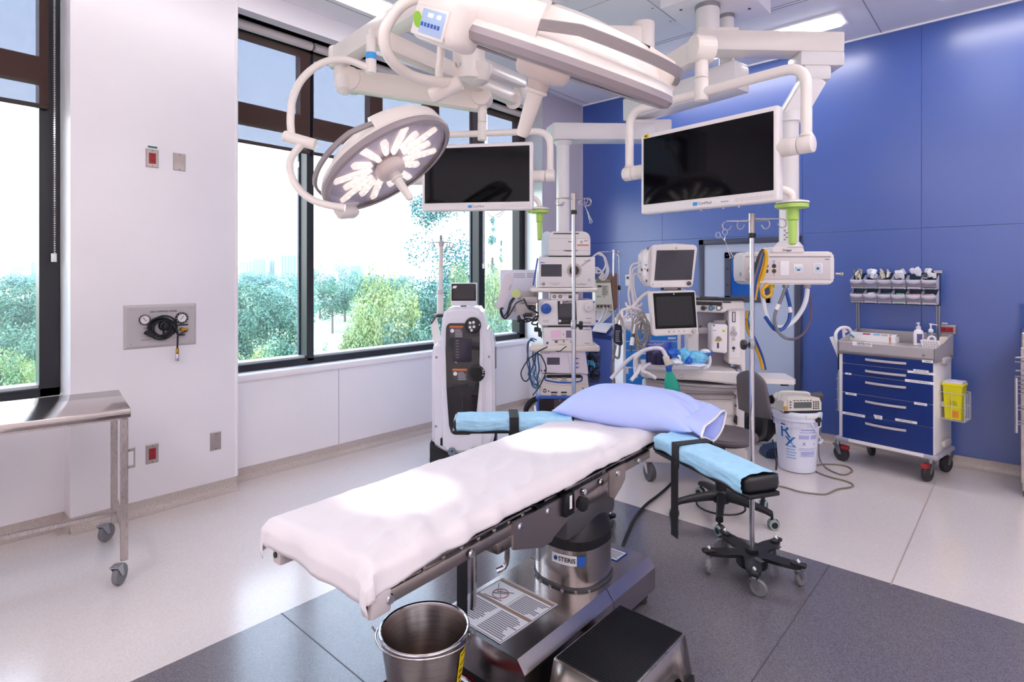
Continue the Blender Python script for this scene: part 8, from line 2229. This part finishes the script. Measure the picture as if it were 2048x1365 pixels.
b = MB(); b.lathe([(.016, -.007), (.028, -.007), (.028, .007), (.016, .007), (.016, -.007)], (0, 0, .008), (0, 1, 0), 24, cap0=False, cap1=False); tp.part('roll', b, M_PAPER)
pk = Thing('swab_packets', 'beige paper packets sticking up at the right of the little basket on the cart', 'packets', L @ V((q.x + .05, q.y + .025, zf + .03)), -.172)
for k in range(5):
    b = MB(); b.bar((0, .004 * k, 0), (.006 + .008 * k, .004 * k, .055), .018, .002, up=(0, 1, 0)); pk.part('packet', b, mat('packet_cream', 'D8CFBE', .5))
# ---- sharps box in a wire basket on the cart's right side
SX, SY = xr + .075, .13
zc0, zc1 = fx(1912, 845, .02).z, fx(1912, 795, .02).z
wb = Thing('wire_basket', 'wire basket hooked on the right side of the drawer cart', 'basket', L @ V((SX, SY, zc0)), -.172)
wx, wy = .075, .075; H_ = zc1 - zc0 + .02
b = MB()
for z in (0, H_ * .5, H_):
    b.tube([(-wx, -wy, z), (wx, -wy, z), (wx, wy, z), (-wx, wy, z)], .0026, 6, closed=True)
for x in (-wx, 0, wx):
    b.tube([(x, -wy, H_), (x, -wy, 0), (x, wy, 0), (x, wy, H_)], .0026, 6)
for y in (-.04, 0, .04):
    b.tube([(-wx, y, 0), (wx, y, 0)], .002, 5); b.tube([(wx, y, 0), (wx, y, H_)], .002, 5)
b.tube([(-wx, -.04, H_), (-wx - .004, -.04, H_ + .03)], .003, 6); b.tube([(-wx, .04, H_), (-wx - .004, .04, H_ + .03)], .003, 6)
wb.part('wire', b, mat('wire_white', 'C9C6C4', .3, .6))
sb = Thing('sharps_container', 'yellow sharps container with a white lid in the wire basket', 'sharps container', L @ V((SX, SY, zc0 + .003)), -.172)
b = MB(); hs = fx(1912, 775, .02).z - zc0; w0, w1 = .048, .058
b.poly([(-w0, -w0, 0), (w0, -w0, 0), (w0, w0, 0), (-w0, w0, 0), (-w1, -w1, hs), (w1, -w1, hs), (w1, w1, hs), (-w1, w1, hs)], [(3, 2, 1, 0), (4, 5, 6, 7), (0, 1, 5, 4), (1, 2, 6, 5), (2, 3, 7, 6), (3, 0, 4, 7)]); sb.part('body', b, mat('sharps_yellow', 'D6CE10', .35))
b = MB(); b.box((0, 0, hs + .002), (.128, .128, .02), .004, 1); sb.part('collar', b, mat('sharps_yellow', 'D6CE10', .35))
b = MB(); b.box((0, 0, hs + .018), (.118, .118, .02), .006, 2); b.box((0, -.02, hs + .03), (.05, .04, .01), .004); sb.part('lid', b, mat('lid_lilac', 'CDC9D6', .35))
b = MB(); b.box((.015, -.0505, .04), (.04, .002, .05)); sb.part('hazard_print', b, mat('hazard_orange', 'D88A20', .5))
b = MB(); b.prism([(-.016, .105), (.03, .105), (.022, .135), (-.01, .14)], -.0545, -.0535, 'y'); sb.part('fold_mark', b, mat('sharps_dark', 'B4AC0C', .4))
# red socket plate on the blue wall
wall_plate('wall_socket', 'red double socket in a steel plate on the blue wall right of the drawer cart', 'socket', -.452, 1.078, .118, .073, 'B', True, horiz=True)
t9 = Thing('socket_label', 'small white label strip above the red socket on the blue wall', 'label', (-.468, YB, 1.126), 0)
b = MB(); b.bb((-.018, -.002, -.005), (.018, 0, .005)); t9.part('strip', b, M_PAPER)
b = MB(); b.bb((-.013, -.0026, -.0015), (.012, -.0018, .0015)); t9.part('strip_print', b, M_GINK)
# tall steel cabinet with a tube rack at the right edge of the picture
cb_ = Thing('steel_cabinet', 'edge of a tall steel cabinet at the right border of the picture', 'cabinet', (.365, 5.2, 0), 0)
q = aty(2043, 700, 5.2)
b = MB(); b.bb((-.365 + q.x, 0, .04), (.55, .5, 1.12), .006, 1); cb_.part('carcass', b, M_STEEL)
b = MB(); b.bb((-.365 + q.x - .004, -.012, .10), (.55, 0, 1.02), .003, 1); cb_.part('door', b, M_STEEL)
b = MB(); b.bb((-.365 + q.x + .01, .02, 0), (.5, .45, .05)); cb_.part('plinth', b, M_DGREY)
wd = q.x - .365
for u, v0, v1, r_, nm in ((2032.5, 716, 866, .009, 'upright_tube'),):
    p0 = aty(u, v0 + 40, 5.1); p1 = aty(u, v1, 5.1); b = MB(); b.cyl(p0, p1, r_, n=12); cb_.part(nm, b, M_CHROME, True)
    for v in (742, 753, 716, 724, 762, 771, 779, 787, 812, 820, 843, 849):
        a_ = aty(u - 1.5, v, 5.1); b = MB(); b.cyl(a_, a_ + V((.08, .09, 0)), .0055, n=10); cb_.part('tube_arm', b, M_CHROME, True)
w = MB(); w.bb((aty(2041, 900, YB - .03).x, YB - .03, .1), (aty(2048, 900, YB - .03).x + .1, YB, 1.3)); struct('trim_5', w, mat('blue_edge', '2E4F96', .4))
